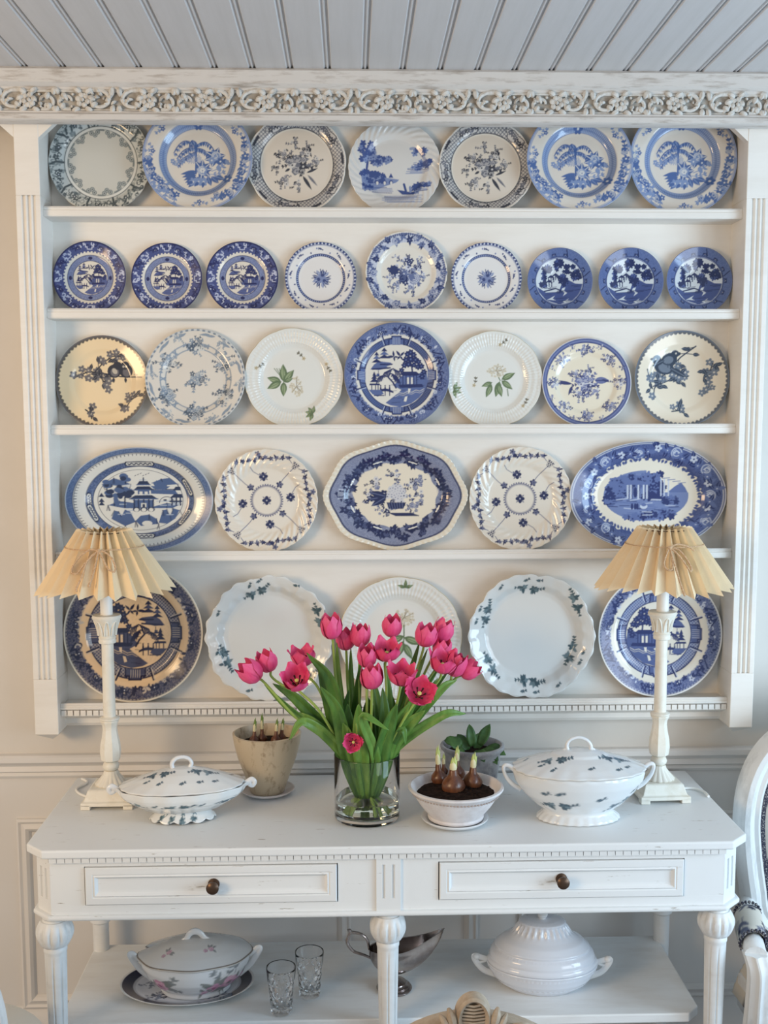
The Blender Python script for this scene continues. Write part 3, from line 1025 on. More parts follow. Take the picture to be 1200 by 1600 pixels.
def d_vignette():
    base, dk, md = (216, 215, 212), (56, 80, 150), (120, 140, 190)
    c = Cv(base)
    rng = random.Random(2)
    def foliage(x, y, rx, ry, n):
        for k in range(n):
            a, q = rng.random() * 6.28, math.sqrt(rng.random())
            c.flower(x + q * rx * math.cos(a), y + q * ry * math.sin(a), rng.uniform(.04, .075), 5, rng.choice((dk, dk, md)), dk, rng.random())
    def wash(x0, x1, y, n, sp):
        for k in range(n):
            yy = y - sp * k
            c.seg([(x0 + rng.uniform(0, .15), yy), (x1 - rng.uniform(0, .2), yy + rng.uniform(-.01, .02))], .02, rng.choice((md, dk, md)), .7)
    c.seg([(-.6, -.36), (-.6, .0), (-.56, .3)], .05, dk)
    foliage(-.58, .38, .16, .16, 26); foliage(-.34, .18, .24, .1, 22); foliage(-.64, .2, .09, .1, 8); foliage(-.12, .2, .1, .04, 6)
    c.poly([(-.72, -.1), (-.5, -.06), (-.28, -.12), (-.2, -.2), (.1, -.24), (.04, -.3), (-.2, -.38), (-.4, -.46), (-.7, -.46)], md)
    foliage(-.6, -.15, .12, .1, 14); foliage(-.4, -.2, .2, .1, 16); foliage(-.6, -.4, .1, .05, 6)
    for x in (-.38, -.22, -.08):
        c.poly([(x - .05, -.2), (x, -.1), (x + .05, -.2)], dk)
        c.ell(x, -.3, .045, .05, 0, dk); c.ell(x + .005, -.315, .026, .04, 0, base)
    wash(-.6, .0, -.42, 5, .025)
    t = np.linspace(0, 1, 10)
    c.seg(np.stack([.35 + .3 * t, .42 + .03 * np.sin(3 * t) - .24 * t * t], 1), .06, md, .8)
    foliage(.55, .34, .12, .07, 8); foliage(.66, .1, .12, .07, 14); foliage(.5, .02, .14, .03, 10)
    wash(.22, .76, -.0, 6, .022); wash(.3, .6, .12, 2, .03)
    c.poly([(.05, -.46), (.16, -.56), (.4, -.57), (.52, -.5), (.3, -.5), (.15, -.47)], dk)
    c.seg([(.2, -.34), (.24, -.48)], .05, dk); c.seg([(.33, -.4), (.34, -.5)], .05, md)
    foliage(.5, -.42, .1, .1, 12); foliage(.66, -.36, .12, .05, 10)
    wash(-.3, .6, -.6, 7, .024); wash(.45, .8, -.44, 3, .03)
    return c.soften()


def d_willow_small():
    base, dk, md, lt = (226, 220, 208), (38, 44, 104), (84, 98, 158), (196, 202, 224)
    c = Cv(base)
    c.ring(.73, 1.02, (70, 82, 146))
    c.scatter_band(.78, .95, 110, [dk, dk, lt, (110, 124, 180)], 4, .03, .10)
    c.keyring(.85, 8, .14, .16, lt, .0, 1)
    c.keyring(.86, 8, .10, .3, dk, math.pi / 8, 2)
    c.ticks(.70, .76, 46, .5, (70, 82, 146)); c.ring(.965, 1.02, dk)
    c.ring(.47, .63, (104, 120, 172)); c.speckle(.48, .62, 3, (140, 154, 198), .8, 2, .55)
    c.ring(.62, .635, dk); c.ring(.465, .48, dk)
    for k in range(4):
        a = math.pi / 2 * k
        c.ell(.55 * math.cos(a), .55 * math.sin(a), .06, .045, a + 1.57, dk)
    c.willow(dk, md, base, 0, 0, .47)
    return c.soften()


def d_sprig_small():
    base, dk, md, lt = (228, 226, 224), (58, 74, 132), (122, 138, 186), (206, 212, 226)
    c = Cv(base)
    c.ring(.93, 1.02, dk); c.ticks(.94, .985, 60, .4, lt); c.ring(.90, .93, md, .6)
    c.ring(.62, .69, dk); c.ticks(.635, .675, 70, .45, (150, 164, 204))
    rng = random.Random(1)
    for k in range(26):
        a = 2 * math.pi * k / 26
        r = .79 + .05 * math.sin(k * 2.1)
        x, y = r * math.cos(a), r * math.sin(a)
        if k % 3 == 0:
            c.sprig(x - .03, y, .1, a + 1.2, dk, 2, .03, .5)
        else:
            c.ell(x, y, .026, .022, a, md if k % 2 else dk)
    for x, y in ((-.06, -.02), (.1, -.06), (.05, .1)):
        c.flower(x, y, .12, 6, md, dk); c.ell(x, y, .05, .05, 0, dk)
    for k in range(9):
        a = 2 * math.pi * k / 9
        c.leaf(.02 + .12 * math.cos(a), .12 * math.sin(a), .16, .08, a, md if k % 2 else dk, lt)
        c.seg([(.02 + .15 * math.cos(a + .2), .15 * math.sin(a + .2)), (.02 + .27 * math.cos(a + .3), .27 * math.sin(a + .3))], .022, dk)
    return c.soften()


def d_blue_floral():
    base, dk, md, lt = (226, 222, 212), (46, 60, 116), (98, 114, 164), (206, 210, 222)
    c = Cv(base)
    c.ring(.74, .965, (186, 192, 208))
    c.speckle(.74, .965, 5, lt, .8, 3, .6)
    rng = random.Random(4)
    for k in range(30):
        a = 2 * math.pi * k / 30
        r = .85 + .05 * (-1) ** k
        x, y = r * math.cos(a), r * math.sin(a)
        for q in range(3):
            c.leaf(x, y, .14, .06, rng.random() * 6.28, rng.choice((dk, md)))
        if k % 3 == 0: c.rose(x, y, .1, md, lt, rng)
        elif k % 3 == 1: c.flower(x, y, .08, 6, dk, md, k)
        else: c.flower(x, y, .07, 5, md, dk, k)
    c.ring(.92, .965, md, .75); c.ticks(.90, .965, 110, .5, dk, .7)
    for x, y, r, n, sd in ((.0, -.06, .3, 12, 12), (-.28, .1, .18, 5, 2), (.28, .16, .18, 5, 3), (.02, .32, .16, 5, 4), (-.24, -.3, .16, 5, 5), (.14, -.38, .16, 5, 6), (.4, -.1, .14, 4, 7), (-.42, -.12, .13, 4, 8), (-.22, .38, .12, 3, 9), (.36, .38, .1, 3, 10)):
        c.cluster(x, y, r, r, n, dk, md, lt, sd, True, .28)
    c.flower(-.30, .08, .12, 9, dk, dk); c.ell(-.3, .08, .1, .1, 0, dk)
    c.rose(.2, -.12, .15, md, lt, rng); c.rose(-.08, -.12, .12, dk, md, rng)
    for x, y in ((.02, .32), (.13, .31), (.08, .24)): c.flower(x, y, .065, 5, dk, lt)
    return c.soften()


def d_willow_dark():
    base, dk, md, lt = (206, 214, 220), (30, 44, 100), (62, 82, 148), (206, 214, 220)
    c = Cv(md)
    c.ring(.74, 1.02, (78, 100, 160)); c.speckle(.74, .98, 2, (96, 118, 176), .7, 3, .5)
    for k in range(6):
        a = k * 1.047 + .2
        c.seg([(.78 * math.cos(a), .78 * math.sin(a)), (1.0 * math.cos(a + .12), 1.0 * math.sin(a + .12))], .03, dk)
    c.keyring(.80, 14, .085, .28, dk, 0, 2)
    c.ring(.715, .755, dk, .55)
    t = np.linspace(0, 2 * math.pi, 40, endpoint=False)
    c.poly(np.stack([.72 * np.cos(t), .69 * np.sin(t)], 1), lt)
    c.poly([(-.7, -.16), (-.4, -.34), (.0, -.3), (.1, -.02), (.3, .06), (.5, -.06), (.72, -.08), (.62, -.38), (.4, -.58), (.0, -.7), (-.4, -.58), (-.62, -.34)], md)
    rng = random.Random(3)
    for x, y, rx, ry, n in ((-.42, .34, .16, .12, 14), (.3, .46, .16, .06, 12), (.25, .3, .12, .04, 7), (.52, .2, .16, .12, 16), (.08, .16, .14, .05, 10), (.15, .0, .12, .12, 12), (-.06, .5, .06, .14, 8), (.06, .55, .05, .08, 6), (-.5, -.08, .14, .08, 10), (-.44, .1, .08, .05, 6)):
        for k in range(n):
            a, q = rng.random() * 6.28, math.sqrt(rng.random())
            c.flower(x + q * rx * math.cos(a), y + q * ry * math.sin(a), rng.uniform(.05, .09), 5, dk if rng.random() < .75 else md, dk, rng.random())
    for x, y in ((-.24, .12), (-.3, -.02), (-.1, .18)):
        c.poly([(x - .12, y), (x, y + .09), (x + .12, y)], dk)
        for q in (-.08, 0, .08): c.seg([(x + q, y), (x + q, y - .12)], .03, dk)
    c.seg([(-.45, -.3), (-.1, -.2), (.1, -.28)], .04, dk)
    c.poly([(.1, -.2), (.2, -.16), (.16, -.28), (.26, -.34), (.12, -.44), (.18, -.32), (.08, -.28)], lt)
    c.poly([(-.4, -.58), (-.12, -.42), (-.2, -.52), (-.1, -.58), (-.3, -.56)], lt)
    c.poly([(.1, -.62), (.3, -.52), (.24, -.58), (.44, -.6), (.2, -.66)], lt)
    for k in range(22):
        x, y = rng.uniform(-.5, .6), rng.uniform(-.62, -.1)
        c.seg([(x - .1, y), (x + .1, y + .02)], .022, dk, .7)
    c.ring(.70, .725, lt, .35)
    c.ring(.97, 1.02, (96, 112, 160))
    return c.soften()


def _blossom_branch(c, P, dk, md, lt, seed, n=7):
    rng = random.Random(seed)
    c.seg(P, .028, dk)
    for k in range(n * 2):
        i = rng.randrange(len(P) - 1)
        t = rng.random()
        x, y = P[i][0] * (1 - t) + P[i + 1][0] * t, P[i][1] * (1 - t) + P[i + 1][1] * t
        a = rng.random() * 6.28
        q = rng.uniform(.04, .15)
        fx, fy = x + q * math.cos(a), y + q * math.sin(a)
        c.seg([(x, y), (fx, fy)], .016, dk)
        if k % 2 == 0: c.flower(fx, fy, rng.uniform(.065, .095), 5, md, lt, a)
        else: c.leaf(fx, fy, .15, .08, a, dk, md)


def _bird(c, x, y, s, d, dk, md, lt, tail):
    c.ell(x, y, .17 * s, .13 * s, .3 * d, dk)
    c.ell(x - .02 * d, y - .02 * s, .11 * s, .08 * s, .3 * d, md)
    c.ell(x + .12 * d * s, y + .11 * s, .085 * s, .08 * s, 0, dk)
    c.leaf(x + .18 * d * s, y + .12 * s, .07 * s, .05 * s, 0 if d > 0 else 3.14, dk)
    c.ell(x + .14 * d * s, y + .12 * s, .02, .02, 0, lt)
    c.leaf(x - .1 * d * s, y - .02, .34 * s * tail, .1 * s, (3.14 + .45) if d > 0 else -.5, dk, md)
    for q in (-.03, .03):
        c.seg([(x + q, y - .1 * s), (x + q, y - .17 * s)], .018, dk)


def d_birds(left):
    base = (238, 214, 174) if left else (232, 222, 202)
    dk, md, lt = ((58, 58, 66), (112, 108, 110), (196, 184, 164)) if left else ((58, 70, 88), (112, 124, 140), (206, 202, 194))
    c = Cv(base)
    R, Th = c.polar()
    c.mask((R > .955 - .035 * np.abs(np.sin(32 * Th))) * (R < .985) * 1.0, dk, .9)
    c.ring(.978, 1.02, md)
    if left:
        _blossom_branch(c, [(-.62, .1), (-.35, .22), (-.1, .22), (.1, .16)], dk, md, lt, 2, 8)
        _blossom_branch(c, [(-.2, .2), (.0, .42), (.2, .56), (.45, .58)], dk, md, lt, 3, 6)
        _blossom_branch(c, [(-.1, .2), (.0, .02), (.1, -.04)], dk, md, lt, 5, 4)
        c.seg([(.1, .16), (.4, .12), (.85, .1)], .026, dk)
        c.cluster(.72, .15, .08, .06, 3, md, md, lt, 3, False)
        for x in (.24, .5):                                        # two fluffy chicks side by side
            c.ell(x, .24, .15, .15, 0, dk); c.ell(x + .01, .22, .09, .1, 0, md)
            c.ell(x + (.07 if x < .4 else -.02), .36, .1, .09, 0, dk)
            c.leaf(x - .02, .1, .12, .06, -1.5, dk)
        for x, y in ((.5, .34), (.44, .34)): c.ell(x, y, .025, .025, 0, lt)
        c.ell(.25, .24, .05, .07, .6, lt)
        _blossom_branch(c, [(.74, -.3), (.58, -.42), (.48, -.62)], dk, md, lt, 7, 5)
        _blossom_branch(c, [(-.38, -.6), (-.28, -.68), (-.24, -.8)], dk, md, lt, 9, 2)
    else:
        _blossom_branch(c, [(-.58, -.42), (-.56, -.2), (-.4, .04), (-.2, .26), (.0, .46), (.3, .68)], dk, md, lt, 2, 8)
        _blossom_branch(c, [(-.58, -.15), (-.38, -.08), (-.1, .04), (.04, .14)], dk, md, lt, 3, 8)
        _blossom_branch(c, [(-.6, -.2), (-.68, .04), (-.72, .2)], dk, md, lt, 5, 3)
        _bird(c, -.36, .26, 1.25, -1, dk, md, lt, 1.0)
        _bird(c, -.24, .42, 1.0, 1, dk, md, lt, .9)
        _blossom_branch(c, [(.66, .34), (.6, .08), (.62, -.1), (.52, -.3)], dk, md, lt, 7, 8)
        _blossom_branch(c, [(-.2, -.68), (-.05, -.66), (.06, -.72)], dk, md, lt, 9, 3)
    return c.soften()


def d_wreath():
    base, dk, md, lt = (220, 214, 204), (86, 102, 122), (138, 152, 168), (206, 208, 206)
    c = Cv(base)
    c.ring(.955, 1.0, (120, 134, 150)); c.ticks(.958, .99, 54, .5, (200, 204, 206)); c.ring(.99, 1.02, (214, 214, 210))
    for rr in (.60, .70):
        c.ring(rr, rr + .022, md)
    for k in range(14):
        a = 2 * math.pi * k / 14
        c.seg([(.61 * math.cos(a - .05), .61 * math.sin(a - .05)), (.71 * math.cos(a + .05), .71 * math.sin(a + .05))], .03, md); c.seg([(.61 * math.cos(a + .05), .61 * math.sin(a + .05)), (.71 * math.cos(a - .05), .71 * math.sin(a - .05))], .03, md)
    for k in range(6):
        a = 2 * math.pi * k / 6 + .5
        c.cluster(.67 * math.cos(a), .67 * math.sin(a), .23, .2, 8, dk, md, lt, k + 3, True, .30)
        c.cluster(.9 * math.cos(a + .42), .88 * math.sin(a + .42), .13, .11, 5, md, md, lt, k + 13, True, .32)
        for d in (.22, .62, .75):
            c.leaf(.93 * math.cos(a + d), .93 * math.sin(a + d), .22, .05, a + d + 1.9, md)
    c.cluster(0, 0, .23, .21, 9, dk, md, lt, 31, True, .30)
    return c.soften()


def d_green(v):
    base = (226, 226, 220)
    c = Cv(base)
    g0, g1, br, cr = (100, 122, 82), (150, 168, 122), (120, 104, 84), (198, 180, 140)
    def gleaf(x, y, L, w, a):
        c.leaf(x, y, L, w, a, g0); c.leaf(x + .04 * math.cos(a), y + .04 * math.sin(a), L * .8, w * .5, a + .06, g1)
        c.seg([(x, y), (x + L * .9 * math.cos(a), y + L * .9 * math.sin(a))], .012, g0)
    rng = random.Random(v)
    def umbel(x, y, rx, ry, n):
        for k in range(n):
            a, q = rng.random() * 6.28, math.sqrt(rng.random())
            px, py = x + q * rx * math.cos(a), y + q * ry * math.sin(a)
            c.flower(px, py, .024, 5, (212, 202, 176), br if k % 3 == 0 else cr)
            if k % 4 == 0: c.seg([(x, y), (px, py)], .01, (150, 140, 120))
    def bit(x, y, a):
        c.sprig(x, y, .14, a, (112, 108, 92), 2, .014, .4); c.flower(x, y, .04, 5, cr, br)
    if v == 0:
        for a, L in ((1.6, .36), (.85, .32), (2.85, .3), (3.6, .32), (-1.6, .3), (.35, .2)):
            gleaf(-.24 + (.03 if a < 2 else -.02), -.07, L, L * .46, a)
        for k in range(3): c.seg([(-.24, .0), (-.4 + .05 * k, .2)], .014, g0)
        umbel(.05, -.17, .14, .2, 46)
        bit(-.76, .2, .4); bit(.2, .4, 2.2); bit(.66, .28, -1.2)
        for a in (2.2, 2.9, 3.6, 4.3, 1.4): gleaf(.38, -.72, .16, .08, a)
    elif v == 1:
        umbel(.06, .18, .2, .14, 56)
        c.seg([(.1, .04), (.13, -.02)], .02, g0)
        for x, y, L, a in ((-.04, -.06, .24, 3.5), (-.05, -.1, .3, 4.3), (.12, -.04, .34, 4.45), (.16, -.02, .3, 5.6), (.16, .0, .32, .45), (.08, -.08, .3, 5.0)): gleaf(x, y, L, L * .42, a)
        c.seg([(.28, -.2), (.3, -.34)], .02, g0)
        bit(.12, .72, .5); bit(-.42, -.12, 1.2); bit(.6, -.56, .9)
        for a in (.3, 1.1, -.4, -1.3): gleaf(-.86, -.22, .18, .08, a)
    else:
        umbel(.06, .32, .17, .14, 60)
        c.seg([(.06, .2), (.06, .0), (.04, -.2)], .02, (96, 116, 88))
        for x, y, L, a in ((.06, .02, .3, 3.5), (.06, .0, .32, -.4), (.05, -.06, .34, -2.0), (.06, -.1, .3, -1.1)): gleaf(x, y, L, L * .4, a)
        for a in (.3, 1.5, 2.8): gleaf(.08, .82, .13, .06, a)
    return c.soften()


def d_willow_big(kind):
    """kind 0: mid blue; 1: dark blue on buff; 2: blue on white"""
    base, dk, md, rim, lt = (((224, 220, 210), (38, 50, 108), (86, 106, 164), (84, 104, 164), (190, 200, 222)),
                             ((222, 190, 150), (30, 32, 66), (66, 68, 98), (60, 62, 96), (196, 178, 160)),
                             ((226, 222, 210), (42, 56, 116), (80, 98, 156), (84, 100, 158), (196, 204, 222)))[kind]
    c = Cv(base)
    rm = .775 if kind == 0 else .785
    c.ring(rm, 1.02, rim)
    c.speckle(rm, .97, 7, lt, .22, 2, .6)
    c.ticks(rm, rm + .022, 52, .35, base, .6); c.ticks(rm, rm + .014, 81, .5, base, .6)
    rng = random.Random(kind + 3)
    c.scatter_band(.80, .88, 84, [dk, lt, dk], 12 + kind, .022, .08)
    c.keyring(.89, 6, .14, .17, dk, .35, 0)
    c.keyring(.84, 12, .085, .2, dk, .35 + math.pi / 6, 2)
    c.keyring(.93, 6, .08, .14, dk, .35 + math.pi / 6, 0)
    if kind:
        c.ring(.955, .97, lt, .6); c.ticks(.955, .97, 120, .5, dk, .8); c.ring(.975, 1.02, (232, 220, 196) if kind == 1 else (232, 232, 230))
    else:
        c.ring(.965, 1.02, (96, 112, 160))
    r1, r0 = (.72, .615) if kind == 0 else (.675, .53)
    c.ring(r0, r1, md)
    c.lattice(r0 + .01, r1 - .01, .05, .35, lt if kind else dk, .55)
    c.ring(r1 - .012, r1 + .006, dk); c.ring(r0 - .008, r0 + .008, dk)
    for k in range(4):
        a = math.pi / 2 * k
        rm_ = (r0 + r1) / 2
        c.frame(rm_ * math.cos(a), rm_ * math.sin(a), .16, False, a - math.pi / 2)
        c.poly([(-.9, -.45), (.9, -.45), (.9, .2), (.55, .2), (.55, .5), (-.55, .5), (-.55, .2), (-.9, .2)], md)
        c.seg([(-.9, -.45), (-.9, .2), (-.55, .2), (-.55, .5), (.55, .5), (.55, .2), (.9, .2), (.9, -.45)], .14, dk)
        for q in range(5): c.seg([(-.4 + .2 * q, .3), (-.4 + .2 * q, -.35)], .05, lt)
        for d in (-1, 1): c.seg([(d * 1.3, -.5), (d * 1.7, .5)], .16, dk); c.seg([(d * 1.45, -.5), (d * 1.85, .5)], .08, lt)
        c.frame()
    c.willow(dk, md, base, 0, 0, r0 - .005 if kind == 0 else r0, kind > 0)
    if kind == 1:
        c.speckle(0, .5, 3, dk, .06, 4, .5)
    return c.soften()


def d_blue_edge():
    base, dk, md, lt = (232, 222, 200), (58, 66, 122), (104, 114, 166), (206, 206, 212)
    c = Cv(base)
    c.ring(.885, 1.0, (84, 98, 156)); c.ring(.93, .945, (130, 142, 190)); c.ring(.89, .90, dk); c.ring(.985, 1.02, (214, 214, 214))
    for k in range(8):
        a = 2 * math.pi * k / 8 + math.pi / 2
        c.cluster(.74 * math.cos(a), .74 * math.sin(a), .19, .14, 8, dk, md, lt, k + 2, True, .28)
        a += math.pi / 8
        c.cluster(.86 * math.cos(a), .86 * math.sin(a), .11, .07, 4, dk, md, lt, k + 22, True, .36)
    for x, y, r, n, sd in ((.0, .0, .24, 11, 1), (-.24, .2, .15, 6, 2), (.06, .26, .14, 5, 3), (-.08, -.26, .16, 6, 5), (.24, -.2, .13, 5, 6), (-.22, -.22, .12, 4, 9)):
        c.cluster(x, y, r, r, n, dk, md, lt, sd, True, .34)
    c.leaf(.2, .06, .34, .16, .0, md, dk); c.leaf(.36, .08, .2, .05, -.3, dk)
    for q in (-.1, 0, .1): c.leaf(-.3, -.02, .34, .05, 3.0 + q, dk)
    c.leaf(-.3, -.06, .24, .07, 4.3, dk)
    c.seg([(-.02, -.02), (.08, .0), (.18, -.03)], .03, lt)
    return c.soften()


def d_canton():
    A = 1.40
    base, dk, md, lt = (216, 217, 212), (40, 54, 92), (72, 98, 150), (176, 188, 204)
    c = Cv(base, A, 1.0)
    c.ring(.90, 1.02, (76, 102, 152)); c.speckle(.90, .985, 4, (104, 128, 172), .7, 3, .5); c.ring(.895, .905, dk)
    c.ring(.985, 1.02, (176, 184, 196))
    c.ticks(.845, .885, 100, .22, dk, .9); c.ring(.878, .885, dk)
    c.ring(.64, .735, (70, 92, 142)); c.speckle(.65, .73, 9, (112, 132, 172), .7, 3, .55); c.ring(.73, .738, dk); c.ring(.637, .645, dk)
    for a in (1.57, 3.2, 4.71, .35, -.5, 5.9 - 2.4):
        c.frame(.687 * A * math.cos(a), .687 * math.sin(a), 1, False, math.atan2(math.cos(a), -A * math.sin(a)))
        L = .26 if abs(math.cos(a)) < .5 else .17
        c.poly([(-L, -.045), (L, -.045), (L + .03, 0), (L, .045), (-L, .045), (-L - .03, 0)], dk)
        c.poly([(-L + .02, -.03), (L - .02, -.03), (L, 0), (L - .02, .03), (-L + .02, .03), (-L, 0)], base)
        t = np.linspace(-1, 1, 22)
        c.seg(np.stack([t * (L - .04), .014 * np.sin(16 * t)], 1), .02, dk)
        c.frame()
    c.ring(.575, .583, dk, .8)
    rng = random.Random(3)
    def pine(x, y, w, h, n):
        c.seg([(x, y - h), (x + .01, y)], .03, dk)
        for k in range(n):
            c.ell(x + rng.uniform(-w, w), y + rng.uniform(-h * .3, h * .5), rng.uniform(.05, .09), .045, 0, rng.choice((md, md, dk)))
    # islands and rocks
    for P in ([(-.72, .3), (-.5, .42), (-.3, .36), (-.18, .3), (-.4, .27)], [(.2, .32), (.4, .4), (.55, .42), (.72, .3), (.5, .28)], [(-.62, -.1), (-.4, -.02), (-.1, -.06), (.2, -.14), (.5, -.06), (.74, -.1), (.6, -.16), (-.3, -.16)],
              [(-.56, -.36), (-.5, -.2), (-.42, -.22), (-.36, -.3), (-.3, -.18), (-.2, -.22), (-.1, -.42), (-.3, -.5)], [(-.1, -.4), (.0, -.3), (.16, -.28), (.3, -.36), (.34, -.46), (.0, -.5)], [(.34, -.44), (.42, -.2), (.5, -.18), (.56, -.3), (.62, -.16), (.74, -.2), (.66, -.36), (.5, -.46)]):
        c.poly(P, md)
        for k in range(6):
            i = rng.randrange(len(P)); c.seg([P[i], (P[i][0] + rng.uniform(-.06, .06), P[i][1] - .1)], .02, dk, .7)
    for k in range(26):
        x, y = rng.uniform(-.7, .7), rng.uniform(-.3, .42)
        if (x / A) ** 2 + y * y < .27: c.seg([(x - .06, y), (x + .06, y)], .02, lt, .8)
    pine(-.3, .16, .12, .3, 14); pine(-.5, .1, .14, .2, 9); pine(-.64, .3, .05, .1, 5); pine(-.28, .42, .05, .1, 5)
    for y in (.06, -.04, -.1): c.poly([(-.8, y), (-.74, y + .08), (-.68, y)], dk)
    c.ell(-.46, -.02, .05, .1, .3, md)
    # pagoda
    for y, w in ((.0, .27), (.17, .19), (.27, .13)):
        c.poly([(-w + .06, y + .02), (-w * .6 + .06, y + .09), (w * .6 + .06, y + .09), (w + .06, y + .02)], dk)
        c.seg([(-w + .06, y + .02), (w + .06, y + .02)], .02, md)
    c.poly([(-.12, .0), (.24, .0), (.24, -.16), (-.12, -.16)], md)
    for x in (-.12, -.04, .06, .16, .24): c.seg([(x, 0), (x, -.16)], .03, dk)
    c.poly([(.01, -.06), (.11, -.06), (.11, -.16), (.01, -.16)], base); c.poly([(.035, -.08), (.085, -.08), (.085, -.16), (.035, -.16)], dk)
    c.poly([(-.05, .11), (.17, .11), (.17, .18), (-.05, .18)], md)
    for x in (.0, .1): c.poly([(x - .02, .11), (x + .04, .11), (x + .04, .16), (x - .02, .16)], base)
    c.seg([(.06, .34), (.06, .42)], .025, dk)
    for x in (-.08, .06, .2): c.ell(x, -.18, .07, .05, 0, dk); c.ell(x, -.19, .045, .035, 0, base)
    # wall, right house, banana leaves
    c.poly([(.2, .19), (.66, .19), (.72, .1), (.2, .12)], md); c.seg([(.2, .2), (.66, .2)], .015, dk)
    for a in np.linspace(.3, 2.8, 7): c.leaf(.38, .2, .2, .06, a, md)
    for y, w in ((.04, .16), (.18, .1)): c.poly([(.72 - w, y), (.72 - w * .5, y + .07), (.72 + w * .4, y + .07), (.72 + w * .6, y)], dk)
    for x in (.6, .68, .76): c.seg([(x, .04), (x, -.1)], .03, dk)
    c.seg([(.56, -.03), (.78, -.03)], .03, dk)
    t = np.linspace(0, 3.1, 12)
    c.seg(np.stack([.5 + .14 * np.cos(t), -.06 + .12 * np.sin(t)], 1), .012, dk)
    c.poly([(.44, -.02), (.5, -.02), (.5, .01), (.44, .01)], dk)
    for k in range(6): c.seg([(-.1 + .05 * k, .46 + .02 * (k % 3)), (-.08 + .05 * k, .475 + .02 * (k % 3))], .012, dk)
    c.ell(.12, -.45, .1, .05, 0, base)
    return c.soften()


def d_garland():
    base, dk, md, lt = (228, 221, 208), (44, 50, 96), (104, 108, 140), (200, 200, 206)
    c = Cv(base)
    R, Th = c.polar()
    c.ring(.28, .30, (120, 120, 140)); c.ring(.262, .27, md); c.ticks(.30, .325, 40, .5, (104, 108, 140))
    def quad(x, y, s, a=0):
        for k in range(4):
            q = a + k * math.pi / 2
            c.ell(x + .55 * s * math.cos(q), y + .55 * s * math.sin(q), .5 * s, .42 * s, q, dk)
            c.leaf(x + .6 * s * math.cos(q + .785), y + .6 * s * math.sin(q + .785), .7 * s, .3 * s, q + .785, md)
        c.ell(x, y, .16 * s, .16 * s, 0, lt)
    quad(0, 0, .085)
    for k in range(4):
        a0 = 2 * math.pi * k / 4 + .13
        def pt(r, d): return (r * math.cos(a0 + d), r * math.sin(a0 + d))
        c.seg([pt(.5, 0), pt(.52, .16), pt(.62, .3), pt(.72, .32)], .013, md)
        quad(*pt(.47, 1.57 - .0 + .0), .085, a0)
        c.seg([pt(.38, .75), pt(.52, .78), pt(.66, .76), pt(.8, .74)], .014, md)
        c.flower(*pt(.40, .75), .07, 5, dk, md, a0); c.flower(*pt(.41, .72), .05, 5, md, dk, a0)
        # corner lattice
        x, y = pt(.86, .74)
        c.frame(x, y, .1, False, a0 + .74 - 1.57)
        c.poly([(-.8, .75), (.8, .75), (.3, -.6), (-.3, -.6)], dk)
        for q in (-.4, 0, .4): c.seg([(q - .3, .8), (q + .3, -.7)], .09, base); c.seg([(q + .3, .8), (q - .3, -.7)], .09, base)
        c.frame()
        for sg in (-1, 1):
            P = [pt(.88, .74 + sg * .10), pt(.93, .74 + sg * .22), pt(.88, .74 + sg * .34), pt(.85, .74 + sg * .47), pt(.82, .74 + sg * .60), pt(.84, .74 + sg * .74)]
            c.seg(P, .013, md)
            for j, (x, y) in enumerate(P[1:]):
                c.flower(x + .01 * sg, y, .046, 5, dk if j % 2 else md, md, j)
                c.leaf(x, y, .085, .032, a0 + j, dk)
                c.leaf(x, y, .075, .03, a0 + j + 2.5, md)
        x, y = pt(.84, 0)
        c.ell(x, y, .04, .04, 0, dk); c.flower(*pt(.92, .05), .06, 5, md, dk)
    return c.soften()


def d_basket_oval():
    A = 1.31
    base, dk, md, lt = (230, 219, 198), (38, 46, 92), (92, 102, 146), (206, 204, 206)
    c = Cv(base, A, 1.0)
    R, Th = c.polar()
    wob = .915 + .018 * np.cos(8 * Th)
    c.mask(((R < wob) * (R > .60 + .02 * np.sin(11 * Th))) * 1.0, (118, 126, 158))
    c.speckle(.6, .9, 2, (150, 156, 182), .7, 2, .55)
    c.mask(((R < wob + .006) * (R > wob - .02)) * 1.0, dk, .85)
    rng = random.Random(8)
    for k in range(54):
        a = 2 * math.pi * k / 54
        r = .68 + .05 * math.sin(k * 1.7) + .05 * (k % 3 == 0)
        x, y = r * A * math.cos(a), r * math.sin(a)
        for q in range(5): c.leaf(x, y, .12, .055, rng.random() * 6.28, dk, md if q == 0 else None)
        if k % 2: c.rose(x, y, .07, dk, md, rng)
        else: c.flower(x, y, .07, 5, dk, md, k)
    for x, y, rx, ry, n, sd in ((0, .0, .34, .2, 12, 3), (.34, .2, .15, .13, 5, 4), (-.38, .22, .15, .14, 4, 5), (.46, -.02, .17, .14, 4, 6), (-.40, -.08, .22, .16, 6, 7), (0, .36, .17, .15, 4, 9), (.36, -.22, .17, .14, 5, 10), (-.18, -.3, .18, .13, 5, 11), (.44, .26, .14, .13, 4, 12), (-.52, .02, .12, .1, 3, 14)):
        c.cluster(x, y, rx, ry, n, dk, md, lt, sd, True, .36)
    for k in range(26):
        a, q = k * 2.4, math.sqrt(k / 26)
        c.flower(.02 + .15 * q * math.cos(a), .06 + .13 * q * math.sin(a), .045, 5, lt, md, k)
    for a in (3.3, 3.7, 2.9): c.leaf(-.16, -.02, .34, .13, a, dk, md)
    c.poly([(-.16, -.13), (.2, -.13), (.15, -.25), (-.12, -.25)], dk)
    for k in range(6): c.seg([(-.12 + .05 * k, -.14), (-.09 + .045 * k, -.24)], .012, md)
    for k in range(14): c.seg([(-.1 + .03 * k, -.33), (.02 + .032 * k, -.38)], .018, dk)
    c.mask((R > wob + .006) * 1.0, (228, 219, 200))
    return c.soften()


